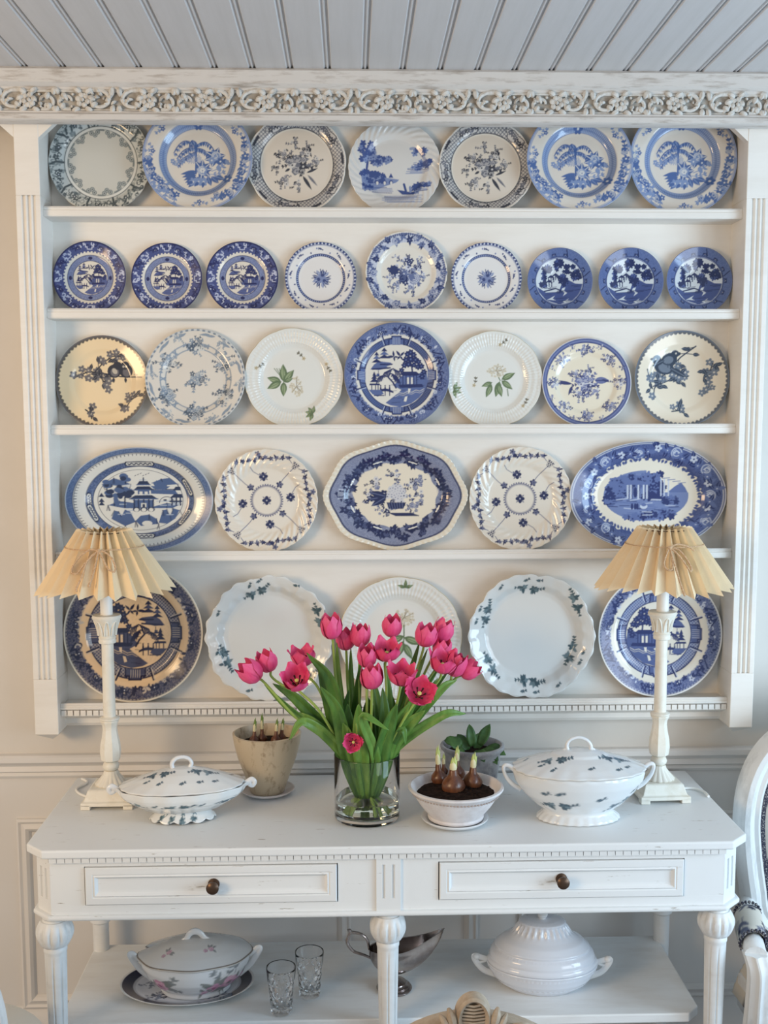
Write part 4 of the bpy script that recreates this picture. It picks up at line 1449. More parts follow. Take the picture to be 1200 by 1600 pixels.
def d_landscape_oval():
    A = 1.46
    base, dk, md, lt = (230, 223, 206), (42, 56, 118), (92, 112, 172), (196, 204, 220)
    c = Cv(base, A, 1.0)
    R, Th = c.polar()
    c.mask((R > .70 + .016 * np.sin(17 * Th) + .012 * np.sin(41 * Th)) * (R < .965) * 1.0, (66, 84, 146))
    c.speckle(.72, .96, 6, (92, 110, 168), .6, 2, .5)
    c.ring(.955, .97, lt, .8); c.ring(.97, 1.02, (66, 82, 140)); c.ring(.985, 1.02, (196, 200, 208))
    rng = random.Random(4)
    for k in range(44):
        a = 2 * math.pi * k / 44
        r = .83 + rng.uniform(-.06, .07)
        x, y = r * A * math.cos(a), r * math.sin(a)
        for q in range(3): c.leaf(x, y, .17, .08, rng.random() * 6.28, rng.choice((dk, dk, md)), md)
        if k % 4 == 0:
            c.rose(x, y, .12, md, lt, rng); c.seg([(x - .05, y), (x, y + .04), (x + .05, y)], .022, lt)
        elif k % 4 == 2: c.flower(x, y, .07, 5, lt, dk, k)
        else: c.flower(x, y, .055, 5, md, lt, k)
    for k in range(90):
        a = 2 * math.pi * k / 90
        c.leaf(.705 * A * math.cos(a), .705 * math.sin(a), .08, .05, a + math.pi + rng.uniform(-.8, .8), (66, 84, 146))
    # ruin in a wooded landscape
    t = np.linspace(0, 2 * math.pi, 60, endpoint=False)
    land = np.stack([.80 * np.cos(t), -.0 + .47 * np.sin(t)], 1)
    land[(land[:, 0] > .05) & (land[:, 1] > .06), 1] = .06
    c.poly(land, (110, 130, 184))
    c.poly([(.4, .06), (.55, .18), (.66, .24), (.74, .14), (.78, .06)], md)
    def wood(x, y, rx, ry, n, cols):
        for k in range(n):
            a, q = rng.random() * 6.28, math.sqrt(rng.random())
            c.flower(x + q * rx * math.cos(a), y + q * ry * math.sin(a), rng.uniform(.05, .08), 5, rng.choice(cols), rng.choice(cols), rng.random())
    wood(-.5, .14, .22, .2, 40, (dk, md, md)); wood(-.14, .28, .36, .1, 40, (dk, md, md)); wood(.2, .36, .2, .06, 14, (md, dk)); wood(.22, .14, .16, .1, 22, (dk, md)); wood(.1, .0, .2, .05, 16, (dk,))
    wood(-.68, -.06, .1, .12, 14, (md, dk)); wood(.5, -.1, .2, .05, 14, (md, dk)); wood(.3, -.36, .3, .06, 22, (md, dk)); wood(-.2, -.4, .2, .04, 12, (md, dk))
    for x in (-.34, -.28, -.14, -.04, .02): c.poly([(x - .02, .2), (x + .02, .2), (x + .02, -.06), (x - .02, -.06)], lt); c.seg([(x + .02, .2), (x + .02, -.06)], .015, dk)
    c.poly([(-.38, .2), (.06, .2), (.06, .24), (-.2, .3), (-.38, .26)], md)
    c.ell(-.2, .06, .04, .1, 0, dk)
    for x in (.28, .34, .42): c.seg([(x, .3), (x, .0)], .025, lt)
    for k in range(46):
        x, y = rng.uniform(-.7, .66), rng.uniform(-.42, -.04)
        if (x / .8) ** 2 + (y / .46) ** 2 < .85: c.seg([(x - .09, y), (x + .09, y + rng.uniform(-.02, .03))], .018, rng.choice((dk, lt, md)), .75)
    for x in (-.26, -.2, -.16): c.ell(x, -.2, .025, .06, 0, dk)
    c.ell(-.04, -.2, .07, .05, 0, lt); c.ell(-.04, -.17, .05, .03, 0, md)
    for k in range(4): c.seg([(.3 + .1 * k, .32 - .03 * k), (.44 + .1 * k, .33 - .03 * k)], .016, md, .8)
    return c.soften()


def teal_sprays(c, spots, sz=1.0, ink=((62, 92, 104), (104, 132, 142))):
    dk, md = ink
    for j, (x, y, a, big) in enumerate(spots):
        rng = random.Random(j * 7 + 1)
        if big:
            for q in (-1, 1):
                fx, fy = x + q * .085 * sz * math.cos(a), y + q * .085 * sz * math.sin(a)
                c.flower(fx, fy, .062 * sz, 5, md if q < 0 else dk, dk, rng.random()); c.flower(fx, fy, .036 * sz, 5, dk, md, rng.random())
                for k in range(6): c.leaf(fx, fy, .10 * sz, .045 * sz, rng.random() * 6.28, rng.choice((dk, md)))
            c.sprig(x + .1 * sz * math.cos(a), y + .1 * sz * math.sin(a), .13 * sz, a, dk, 3, .012 * sz, .35)
            c.sprig(x - .1 * sz * math.cos(a), y - .1 * sz * math.sin(a), .1 * sz, a + 3, dk, 2, .012 * sz, .4)
        else:
            c.sprig(x - .03 * sz * math.cos(a), y - .03 * sz * math.sin(a), .08 * sz, a, dk, 2, .014 * sz, .45); c.flower(x, y, .026 * sz, 5, dk, md)


def d_teal(v):
    c = Cv((222, 224, 222))
    if v == 0:
        teal_sprays(c, [(-.2, .72, .5, 1), (.78, .34, -1.3, 1), (-.7, -.32, -1.2, 1), (-.3, .82, 1, 0), (-.16, .9, .5, 0), (.42, .84, -.3, 0), (-.8, .38, 1, 0), (.9, .42, -1, 0), (-.82, -.24, 1, 0), (-.76, -.42, 0, 0), (-.34, -.84, 0, 0), (.6, -.66, .7, 1)])
    else:
        teal_sprays(c, [(-.04, .74, -.1, 1), (.7, .52, 1.9, 1), (.64, -.28, 1.2, 1), (-.02, -.74, -.1, 1), (-.7, .34, 1.3, 1), (-.64, -.46, -1.1, 1), (-.1, .88, .3, 0), (.1, .88, -.2, 0), (-.5, .76, .8, 0), (-.82, .42, 1, 0), (-.88, .22, 1, 0), (.82, -.28, 1, 0), (.76, -.44, .8, 0), (.42, -.8, .6, 0), (-.14, -.88, 0, 0), (.06, -.9, 0, 0)])
    return c.soften()

# ================================================================== plates on the rack
DES = {}


def design(key):
    if key in DES:
        return DES[key]
    D = {
        'grey_rim': lambda R: dish_mesh('plate', d_rim_grey(), R, 160, 1, FLAT, scal(20, .012), None, .022, (.992, (176, 180, 178))),
        'palm': lambda R: dish_mesh('soup_plate', d_palm(), R, 170, 1, SOUP),
        'lattice': lambda R: dish_mesh('plate', d_lattice(), R, 160, 1, FLAT, scal(10, .02, .2, .6)),
        'vignette': lambda R: dish_mesh('plate', d_vignette(), R, 150, 1, PLATE, scal(32, .008), swirl(32, .006, .70)),
        'willow_s': lambda R: dish_mesh('plate', d_willow_small(), R, 130, 1, PLATE),
        'sprig_s': lambda R: dish_mesh('plate', d_sprig_small(), R, 120, 1, PLATE, scal(24, .012)),
        'floral_s': lambda R: dish_mesh('plate', d_blue_floral(), R, 140, 1, PLATE, scal(36, .010)),
        'willow_d': lambda R: dish_mesh('saucer', d_willow_dark(), R, 120, 1, [(0, -.19), (.32, -.19), (.40, -.17), (.7, -.09), (1, 0)], None, None, .03),
        'birds_l': lambda R: dish_mesh('plate', d_birds(True), R, 150, 1, PLATE),
        'birds_r': lambda R: dish_mesh('plate', d_birds(False), R, 150, 1, PLATE),
        'wreath': lambda R: dish_mesh('plate', d_wreath(), R, 160, 1, PLATE),
        'green0': lambda R: dish_mesh('plate', d_green(0), R, 170, 1, PLATE, scal(12, .014, .1, .7), weave, .02, (.99, (190, 176, 140))),
        'green1': lambda R: dish_mesh('plate', d_green(1), R, 170, 1, PLATE, scal(12, .014, .1, .7), weave, .02, (.99, (190, 176, 140))),
        'green2': lambda R: dish_mesh('charger', d_green(2), R, 190, 1, PLATE, scal(12, .014, .1, .7), weave, .02, (.993, (190, 170, 120))),
        'willow0': lambda R: dish_mesh('plate', d_willow_big(0), R, 180, 1, PLATE),
        'willow1': lambda R: dish_mesh('charger', d_willow_big(1), R, 220, 1, PLATE),
        'willow2': lambda R: dish_mesh('charger', d_willow_big(2), R, 210, 1, PLATE),
        'edge': lambda R: dish_mesh('plate', d_blue_edge(), R, 150, 1, PLATE),
        'canton': lambda R: dish_mesh('oval_platter', d_canton(), R, 190, 1.40, [(0, -.16), (.60, -.16), (.67, -.145), (.75, -.08), (.84, -.04), (1, 0)]),
        'garland': lambda R: dish_mesh('plate', d_garland(), R, 170, 1, PLATE, scal(32, .008), swirl(32, .008)),
        'basket': lambda R: dish_mesh('oval_platter', d_basket_oval(), R, 200, 1.31, [(0, -.16), (.60, -.16), (.66, -.145), (.72, -.09), (.80, -.05), (.93, -.01), (1, 0)],
                                      lambda th: (1 + .022 * np.cos(8 * th)) * (1 - .006 * (1 - np.abs(np.cos(36 * th)))), lambda r, th: .012 * np.clip((r - .93) / .03, 0, 1) * (.5 + .5 * np.cos(72 * th))),
        'landscape': lambda R: dish_mesh('oval_platter', d_landscape_oval(), R, 200, 1.46, [(0, -.16), (.62, -.16), (.69, -.145), (.76, -.08), (.85, -.04), (1, 0)]),
        'teal0': lambda R: dish_mesh('charger', d_teal(0), R, 200, 1, DEEP, lambda th: 1 - .05 * (1 - np.abs(np.cos(4 * (th + .15))) ** .6) + .016 * np.cos(24 * th), lambda r, th: .008 * np.clip((r - .8) / .08, 0, 1) * np.cos(24 * th) * (r < .99)),
        'teal1': lambda R: dish_mesh('charger', d_teal(1), R, 200, 1, DEEP, lambda th: 1 - .045 * (1 - np.abs(np.cos(3 * (th + .1))) ** .6) + .010 * np.cos(24 * th), lambda r, th: .008 * np.clip((r - .8) / .08, 0, 1) * np.cos(24 * th) * (r < .99)),
    }
    A = {'canton': 1.40, 'basket': 1.31, 'landscape': 1.46}.get(key, 1.0)
    dep = {'palm': .18, 'willow_d': .19, 'lattice': .10, 'grey_rim': .10, 'teal0': .245, 'teal1': .245}.get(key, .16 if A > 1 else .115)
    DES[key] = (D[key], A, dep)
    return DES[key]


MESH = {}


def place_plate(key, row, cx, w, name, label, cat='plate', extra=0.0, spin=0.0):
    fn, A, dep = design(key)
    zs = SH[row] - LIP
    b = 0.034
    R = (at(cx + w / 2, 800, -.04)[0] - at(cx - w / 2, 800, -.04)[0]) / 2 / A
    yc = (335, 440, 590, 780, 1000)[row]
    R = (at(cx + w / 2, yc, -.03)[0] - at(cx - w / 2, yc, -.03)[0]) / 2 / A
    if key not in MESH:
        MESH[key] = (fn(R), R)
    me, R0 = MESH[key]
    s = R / R0
    b = 0.022 + 0.16 * R + extra + (0.012 if key.startswith('teal') else 0)
    h = (dep + .048) * R
    a = math.asin(max(0.02, min(0.4, (b - 0.007 - h) / (1.6 * R))))
    o = bpy.data.objects.new(name, me)
    o.scale = (s, s, s)
    o.rotation_euler = (math.pi / 2 - a, 0, 0)
    z = zs + R * math.cos(a) + 0.0008 + {'teal0': .0025, 'teal1': .001, 'basket': .0038}.get(key, 0) + 0.02 * R * math.sin(a)
    y = -b + R * math.sin(a)
    if spin:
        o.rotation_mode = 'XYZ'
        o.matrix_world = Matrix.Translation((0, 0, 0)) @ Matrix.Rotation(math.pi / 2 - a, 4, 'X') @ Matrix.Rotation(spin, 4, 'Z') @ Matrix.Diagonal((s, s, s, 1))
    x = at(cx, 800 - (800 - yc), y)[0]
    x = max(XL + R * A * 1.012, min(XR - R * A * 1.012, x))            # keep inside the pilasters
    o.location = (x, y, z)
    link(o)
    rowname = ('top', 'second', 'middle', 'fourth', 'bottom')[row]
    tag(o, label, cat, 'plates on the %s shelf' % rowname)
    return o


P_ = place_plate
P_('grey_rim', 0, 153, 160, 'plate', 'grey transfer-printed plate with plain centre, first on the top shelf')
P_('palm', 0, 310, 170, 'soup_plate', 'pale blue palm tree soup plate between two grey plates on top shelf', 'soup plate', .024)
P_('lattice', 0, 464, 155, 'plate', 'cream plate with grey lattice rim left of the white landscape plate')
P_('vignette', 0, 617, 145, 'plate', 'white plate with blue lakeside vignettes at centre of top shelf')
P_('lattice', 0, 759.5, 148, 'plate', 'cream plate with grey lattice rim right of the white landscape plate', extra=.012)
P_('palm', 0, 905, 164, 'soup_plate', 'pale blue palm tree soup plate overlapping the right-hand lattice plate', 'soup plate', .029)
P_('palm', 0, 1070, 167, 'soup_plate', 'pale blue palm tree soup plate at far right end of top shelf', 'soup plate')
P_('willow_s', 1, 140, 114, 'plate', 'small navy willow plate, first from left on second shelf')
P_('willow_s', 1, 260.5, 111, 'plate', 'small navy willow plate, second from left on second shelf')
P_('willow_s', 1, 378.5, 113, 'plate', 'small navy willow plate, third from left on second shelf')
P_('sprig_s', 1, 501, 112, 'plate', 'small white plate with blue rings left of the floral centre plate')
P_('floral_s', 1, 635, 128, 'plate', 'blue floral plate, largest at the centre of second shelf')
P_('sprig_s', 1, 760, 111, 'plate', 'small white plate with blue rings right of the floral centre plate')
P_('willow_d', 1, 875, 102, 'saucer', 'dark blue willow saucer next to the white ringed plate', 'saucer')
P_('willow_d', 1, 986, 102, 'saucer', 'dark blue willow saucer, middle one of the right-hand three', 'saucer')
P_('willow_d', 1, 1094, 103, 'saucer', 'dark blue willow saucer at right end of second shelf', 'saucer')
P_('birds_l', 2, 157, 145, 'plate', 'buff plate with two fluffy birds on a blossom branch, left end')
P_('wreath', 2, 305, 156, 'plate', 'off-white plate with slate blue flower wreath on middle shelf', extra=.014)
P_('green0', 2, 459, 155, 'plate', 'white basket-weave plate with green leaves left of the blue willow plate')
P_('willow0', 2, 620, 163.5, 'plate', 'large blue willow plate at the centre of middle shelf', extra=.013)
P_('green1', 2, 773, 149, 'plate', 'white basket-weave plate with green leaves right of the blue willow plate')
P_('edge', 2, 917, 139, 'plate', 'cream plate with solid blue edge and blue bouquet on middle shelf', extra=.012)
P_('birds_r', 2, 1069, 148, 'plate', 'cream plate with a pair of birds on branch, right end of middle shelf')
P_('canton', 3, 217, 231, 'oval_platter', 'blue and white oval platter with pagoda scene behind left lamp', 'platter')
P_('garland', 3, 416, 161, 'plate', 'white fluted plate with navy sprigs right of the pagoda platter')
P_('basket', 3, 618, 221, 'oval_platter', 'cream scalloped oval platter with navy flower basket at centre', 'platter')
P_('garland', 3, 814, 161, 'plate', 'white fluted plate with navy sprigs left of the landscape platter')
P_('landscape', 3, 1018, 244, 'oval_platter', 'blue rose-bordered oval platter with landscape behind right lamp', 'platter')
P_('willow1', 4, 204, 217, 'charger', 'dark navy and buff willow charger behind the left lamp column')
P_('teal0', 4, 420, 197, 'charger', 'white scalloped charger with teal sprays left of the tulips')
P_('green2', 4, 626, 192, 'charger', 'white gilt-edged basket-weave charger behind the tulips')
P_('teal1', 4, 831, 196, 'charger', 'white scalloped charger with teal sprays right of the tulips')
P_('willow2', 4, 1034, 193, 'charger', 'blue and white willow charger behind the right lamp column')

# ================================================================== console table
TZ = 0.765
tb = root('console_table', (0.085, -0.26, 0), 'white painted console table with two drawers and fluted legs', 'table')
TX0, TX1, TYF, TYB = -0.699, 0.860, -0.513, -0.034
CH = 0.043


def oct_(x0, x1, yb, yf, ch):
    return [(x0, yb), (x0, yf + ch), (x0 + ch, yf), (x1 - ch, yf), (x1, yf + ch), (x1, yb)]


bev(MB().prism(oct_(TX0, TX1, TYB, TYF, CH), 'z', TZ - 0.019, TZ).build('table_top', 'scuff', tb, world=True, smooth=False), .004, 3)
AX0, AX1, AYF = TX0 + 0.018, TX1 - 0.018, TYF + 0.016                 # apron
AZ1, AZ0 = TZ - 0.019, 0.617
C2 = 0.038
ax0, ax1 = AX0 + C2, AX1 - C2                                         # straight front
dl = [(at(133, 1380, AYF)[0], at(527, 1380, AYF)[0]), (at(686, 1375, AYF)[0], at(1068, 1375, AYF)[0])]
dz1, dz0 = at(330, 1352, AYF)[2], at(330, 1411, AYF)[2]
dz1b, dz0b = dz1, dz0
st = (at(588, 1380, AYF)[0], at(626, 1380, AYF)[0])
m = MB()
m.box(ax0, ax1, AYF, AYF + .018, dz1 + .001, AZ1)
m.box(ax0, ax1, AYF, AYF + .018, AZ0, dz0 - .001)
for a, b in ((ax0, dl[0][0] - .0015), (dl[0][1] + .0015, dl[1][0] - .0015), (dl[1][1] + .0015, ax1)):
    m.box(a, b, AYF + .0002, AYF + .018, dz0 - .001, dz1 + .001)
m.build('apron', 'scuff', tb, world=True)
m = MB()
m.box(AX0, AX0 + .016, AYF + C2, TYB - .02, AZ0, AZ1)
m.box(AX1 - .016, AX1, AYF + C2, TYB - .02, AZ0, AZ1)
m.box(AX0, AX1, TYB - .022, TYB - .008, AZ0, AZ1)
m.build('side_apron', 'table', tb, world=True)
for sg in (-1, 1):
    xa, xb = (AX0, ax0) if sg < 0 else (AX1, ax1)
    # chamfered corner panel with two grooves, drawn in plan
    P0, P1 = np.array((xa, AYF + C2)), np.array((xb, AYF))
    d = P1 - P0
    nrm = np.array((d[1], -d[0])) / np.linalg.norm(d)
    if nrm[1] > 0: nrm = -nrm
    pts = [tuple(P0)]
    for q in (.32, .68):
        for t, o_ in ((q - .08, 0), (q - .05, -.004), (q + .05, -.004), (q + .08, 0)):
            pts.append(tuple(P0 + d * t + nrm * o_))
    pts += [tuple(P1), (xb, AYF + .03), (xb - sg * 0 if False else xa - sg * .014, AYF + C2 + .0)]
    m = MB()
    m.prism(pts if sg < 0 else pts[::-1], 'z', AZ0 + .03, AZ1 - .03)
    full = [tuple(P0), tuple(P1), (xb, AYF + .03), (xa - sg * .014, AYF + C2)]
    m.prism(full if sg < 0 else full[::-1], 'z', AZ1 - .03, AZ1)
    m.prism(full if sg < 0 else full[::-1], 'z', AZ0, AZ0 + .03)
    m.build('corner_panel', 'scuff', tb, world=True, smooth=False)
# bottom moulding, a solid thin board under the drawers
bev(MB().prism(oct_(AX0 - .010, AX1 + .010, TYB - .006, AYF - .010, C2 + .004), 'z', AZ0 - .011, AZ0).build('apron_moulding', 'scuff', tb, world=True, smooth=False), .0045, 3)
# mid stile
m = MB()
g0, g1 = st[0] + (st[1] - st[0]) * .30, st[0] + (st[1] - st[0]) * .70
pts = [(st[0], AYF), (st[0], AYF - .005)]
for g in (g0, g1): pts += [(g - .0035, AYF - .005), (g - .002, AYF - .001), (g + .002, AYF - .001), (g + .0035, AYF - .005)]
pts += [(st[1], AYF - .005), (st[1], AYF)]
m.prism(pts, 'z', AZ0 + .028, AZ1 - .026)
m.box(st[0], st[1], AYF - .005, AYF, AZ1 - .026, AZ1 - .012)
m.box(st[0], st[1], AYF - .005, AYF, AZ0, AZ0 + .028)
m.build('centre_stile', 'scuff', tb, world=True, smooth=False)
# dentils under the top
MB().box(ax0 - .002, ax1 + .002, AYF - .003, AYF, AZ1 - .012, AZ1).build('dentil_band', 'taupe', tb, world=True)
dm2 = MB().box(-.0079, .0079, -.004, .004, -.005, .005).mesh('dentil', 'table', False)
nd = 84
for k in range(nd):
    put('dentil', dm2, tb, (ax0 + (k + .5) * (ax1 - ax0) / nd - .085, AYF - .006 + .26, AZ1 - .0062))
# drawers
for i, (xa, xb) in enumerate(dl):
    dr = root('drawer', (0, 0, 0), None, None)
    dr.parent = tb
    dr.location = ((xa + xb) / 2 - .085, AYF + .26, (dz0 + dz1) / 2)
    hx, hz = (xb - xa) / 2 - .0008, (dz1 - dz0) / 2 - .0008
    lv = [(0, -.018), (0, .003), (.002, .005), (.0145, .005), (.017, .0035), (.020, .0055), (.0225, .003), (.026, -.001), (.030, -.0015)]
    R = [[(-hx + q, -d, -hz + q), (hx - q, -d, -hz + q), (hx - q, -d, hz - q), (-hx + q, -d, hz - q)] for q, d in lv]
    MB().rings(R, True, True).build('drawer_front', 'scuff', dr, smooth=False)
    MB().box(-hx + .01, hx - .01, .02, .34, -hz + .004, hz - .006).build('drawer_box', 'table', dr)
    kx = at((332, 880)[i], 1384, AYF - .02)[0] - (xa + xb) / 2
    kb = MB()
    kb.lathe([(.0125, 0), (.0125, .002), (.006, .004), (.0055, .012), (.011, .016), (.0135, .021), (.0135, .025), (.010, .028), (.004, .0295), (.0005, .0295)], 20)
    k_ = kb.build('knob', 'bronze', dr)
    k_.rotation_euler = (math.pi / 2, 0, 0)
    k_.location = (kx, .0015, 0)


def leg_mesh(front):
    zb = AZ0 - .011
    m = MB()
    if front:
        pr = [(.024, zb), (.027, zb - .004), (.024, zb - .009), (.026, zb - .012)]
        n = 48
        for k in range(11):
            t = k / 10
            pr.append((.026 + .0145 * math.sin(math.pi * (.08 + .84 * t)), zb - .012 - .056 * t))
        z2 = zb - .070
        pr += [(.022, z2 - .001), (.025, z2 - .005), (.025, z2 - .012), (.0235, z2 - .016)]
        k0 = len(pr)
        for t in np.linspace(0, 1, 12): pr.append((.0235 - .0085 * t, z2 - .02 - t * (z2 - .02 - .05)))
        pr += [(.013, .046), (.017, .04), (.017, .03), (.011, .02), (.009, .0)]
        def md(t, z, k):
            if 4 <= k <= 14: return 1 - .13 * (1 - abs(math.sin(6 * t))) ** 1.5 * math.sin(math.pi * (k - 3.4) / 11.2)
            if k0 + 1 <= k <= k0 + 10: return 1 - .16 * max(0, 1 - abs(math.sin(4 * t)) / .42)
            return 1
        m.lathe(pr[::-1], n, mod=lambda t, z, k: md(t, z, len(pr) - 1 - k))
    else:
        m.lathe([(.016, 0), (.018, .03), (.020, zb - .2), (.026, zb - .195), (.024, zb - .18), (.027, zb - .02), (.027, zb)], 24)
    return m.mesh('leg', 'table')


lf, lb = leg_mesh(True), leg_mesh(False)
LY = -.465
for px in (86, 606, 1118): put('leg', lf, tb, (at(px, 1458, LY)[0] - .085, LY + .26, 0))
for px in (158, 1033): put('leg', lb, tb, (at(px, 1460, -.085)[0] - .085, -.085 + .26, 0))
SZ = 0.335
bev(MB().prism(oct_(-.657, .785, -.064, -.437, .03), 'z', SZ - .022, SZ).build('lower_shelf', 'table', tb, world=True, smooth=False), .003, 2)

# ================================================================== lamps


def lamp(cx, cy, label, spin, bow_seed, side):
    r = root('table_lamp', (cx, cy, TZ + .0005), label, 'lamp', 'pair of table lamps')
    Q = .001494
    def zz(py): return (1262 - py) * Q
    hb = .060
    m = MB()
    for sx in (-1, 1):
        for sy in (-1, 1):
            m.box(min(sx * hb, sx * (hb - .022)), max(sx * hb, sx * (hb - .022)), min(sy * hb, sy * (hb - .022)), max(sy * hb, sy * (hb - .022)), 0, .012)
    sq = lambda h, z: [(-h, -h, z), (h, -h, z), (h, h, z), (-h, h, z)]
    m.rings([sq(hb, .008), sq(hb, .016), sq(hb - .006, .018), sq(hb - .007, .020), sq(hb - .014, .042), sq(hb - .018, .044)])
    bev(m.build('base', 'lamp', r, smooth=False), .0015, 2).rotation_euler = (0, 0, spin)
    # fluted bell foot
    m = MB()
    z0 = .043
    m.lathe([(.034, z0), (.036, z0 + .003), (.033, z0 + .006), (.026, z0 + .014), (.018, z0 + .026), (.0155, z0 + .034)], 48, mod=lambda t, z, k: 1 + (.10 if k < 4 else .05) * abs(math.sin(8 * t)))
    m.build('fluted_foot', 'lamp', r)
    m = MB()
    z1 = z0 + .034
    m.lathe([(.012, z1), (.018, z1 + .005), (.0195, z1 + .011), (.017, z1 + .018), (.012, z1 + .022)], 24)
    # eight-sided baluster
    z2 = z1 + .022
    octo = lambda t, z, k: 1.0 / max(math.cos(((t + math.pi / 8) % (math.pi / 4)) - math.pi / 8), .9)
    m.lathe([(.015, z2), (.0205, z2 + .004), (.023, z2 + .022), (.0215, z2 + .042), (.0175, z2 + .062), (.0155, z2 + .078), (.0165, z2 + .088), (.0205, z2 + .097), (.0195, z2 + .099)], 32, mod=octo)
    m.build('baluster', 'lamp', r)
    z3 = z2 + .099
    zt = zz(930) + .01
    zc_ = zz(1000)
    m = MB()
    m.lathe([(.020, z3), (.023, z3 + .003), (.023, z3 + .006), (.0185, z3 + .009), (.0145, z3 + .010), (.0138, zc_), (.0138, zc_ + .04)], 24)
    m.build('column', 'lamp', r)
    m = MB()
    m.lathe([(.0145, zc_ - .010), (.0195, zc_ - .008), (.0205, zc_ - .003), (.019, zc_ + .001), (.0205, zc_ + .005), (.018, zc_ + .008)], 24)
    m.lathe([(.0175, zc_ + .008), (.0195, zc_ + .014), (.0215, zc_ + .030), (.026, zc_ + .042), (.032, zc_ + .048), (.034, zc_ + .053), (.032, zc_ + .058), (.015, zc_ + .059)], 48,
            mod=lambda t, z, k: 1 + (.055 * abs(math.cos(4 * t)) ** .6 if 1 <= k <= 3 else 0))
    for k in range(8):
        t = np.linspace(-1, 1, 11)
        P = []
        for u in t:
            f = 1 - abs(u) ** 2.4
            rr_ = .0215 + .0075 * f ** 2
            a = math.pi / 4 * k + u * .30 + .2
            P.append((rr_ * math.cos(a), rr_ * math.sin(a), zc_ + .011 + .034 * f))
        m.tube(P, .0019, 6)
    m.build('capital', 'lamp', r)
    MB().lathe([(.0142, zc_ + .058), (.0145, zt + .02), (.012, zt + .03), (.010, zt + .035)], 20).build('candle_tube', 'flex', r)
    # pleated shade
    zs0, zs1 = zz(920), zz(828)
    N = 24
    th = []
    R = []
    for kz in range(5):
        t = kz / 4
        ring = []
        for k in range(N):
            for j, q in ((0, 1.0), (1, -1.0)):
                a = 2 * math.pi * (k + .60 * j + .08 * math.sin(k * 1.9)) / N + spin + .1
                amp = .0165 * (1 - t) + .0105 * t
                rad = .145 * (1 - t) + .052 * t + q * amp
                wob = .004 * math.sin(3 * a + bow_seed) * (1 - t)
                ring.append((rad * math.cos(a), rad * math.sin(a), zs0 + (zs1 - zs0) * t + wob + (-.004 * q * (1 - t) + .003 * q * t)))
        R.append(ring)
    m = MB().rings(R, False, False)
    sh = m.build('lamp_shade', 'shade', r, smooth=False)
    so = sh.modifiers.new('paper', 'SOLIDIFY'); so.thickness = .0008
    m = MB()
    t = np.linspace(0, 2 * math.pi, 30)
    m.tube([(.055 * math.cos(a), .055 * math.sin(a), zs1 - .004) for a in t], .0012, 6)
    for a in (0, 2.1, 4.2): m.tube([(.055 * math.cos(a), .055 * math.sin(a), zs1 - .004), (.0, .0, zt + .03)], .001, 6)
    m.build('shade_ring', 'bronze', r)
    # cord: round the neck and a bow in front
    m = MB()
    zc2 = zs1 - (zs1 - zs0) * .27
    rr = .145 * .27 + .052 * .73 + .0125
    m.tube([(rr * math.cos(a), rr * math.sin(a), zc2) for a in np.linspace(0, 2 * math.pi, 60)], .0013, 6)
    fx = .007 if side < 0 else -.014
    def fr(x, dz):                                    # a point lying on the front of the cone
        f = .27 + dz / (zs1 - zs0)
        rad = .145 * f + .052 * (1 - f) + .0165
        y = -math.sqrt(max(rad * rad - x * x, 1e-6))
        return (x, y, zc2 - dz)
    def cord(P, w=.0023):
        pts = smooth_path([fr(*p) for p in P], 7)
        m.tube(pts, lambda t: w * (1 + .18 * math.sin(t * len(pts) * 1.9)), 6)
    if side < 0:
        cord([(fx, 0), (-.014, -.001), (-.034, .014), (-.048, .036), (-.046, .048), (-.034, .046), (-.014, .02), (fx, 0)])
        cord([(fx, 0), (.022, .004), (.038, .018), (.047, .036), (.045, .045), (.032, .038), (.018, .016), (fx, 0)])
        cord([(fx, 0), (-.014, .02), (-.024, .056), (-.032, .078), (-.03, .084)])
        cord([(fx, 0), (.004, .03), (.0, .056), (-.004, .070)], .0026)
    else:
        cord([(fx, 0), (-.022, .012), (-.032, .034), (-.028, .046), (-.016, .044), (-.012, .02), (fx, 0)])
        cord([(fx, 0), (.004, -.007), (.028, -.002), (.044, .008)])
        cord([(fx, 0), (.004, .004), (.018, .02), (.028, .042), (.024, .05), (.016, .036), (.0, .012), (fx, 0)])
        cord([(fx, 0), (-.010, .03), (-.004, .07), (.002, .100)], .0026)
    k = fr(fx, 0)
    m.ball((k[0], k[1] - .001, k[2]), .0055, .004, .0042)
    if side < 0:
        k = fr(-.004, .072); m.ball(k, .004, .004, .0045)
    m.build('cord_bow', 'cord', r)
    return r


l1 = lamp(at(169.5, 1060, -.215)[0], -.215, 'cream column lamp with pleated shade at the left end of the table', 0.0, 1.0, -1)
l2 = lamp(at(1032.5, 1060, -.222)[0], -.222, 'cream column lamp with pleated shade beside the large white tureen', 0.05, 2.0, 1)
for (lx, ly, P, lab) in ((l1.location.x, l1.location.y, [(-.06, .02), (-.09, .05), (-.104, .085), (-.09, .13), (-.11, .16)], 1), (l2.location.x, l2.location.y, [(.052, .03), (.078, .040), (.100, .036), (.116, .012), (.1168, -.02)], 2)):
    r = l1 if lab == 1 else l2
    pts = smooth_path([(x, y, .0035) for x, y in P], 8)
    MB().tube(pts, .0031, 8).build('flex', 'flex', r)

# ================================================================== things on the table top


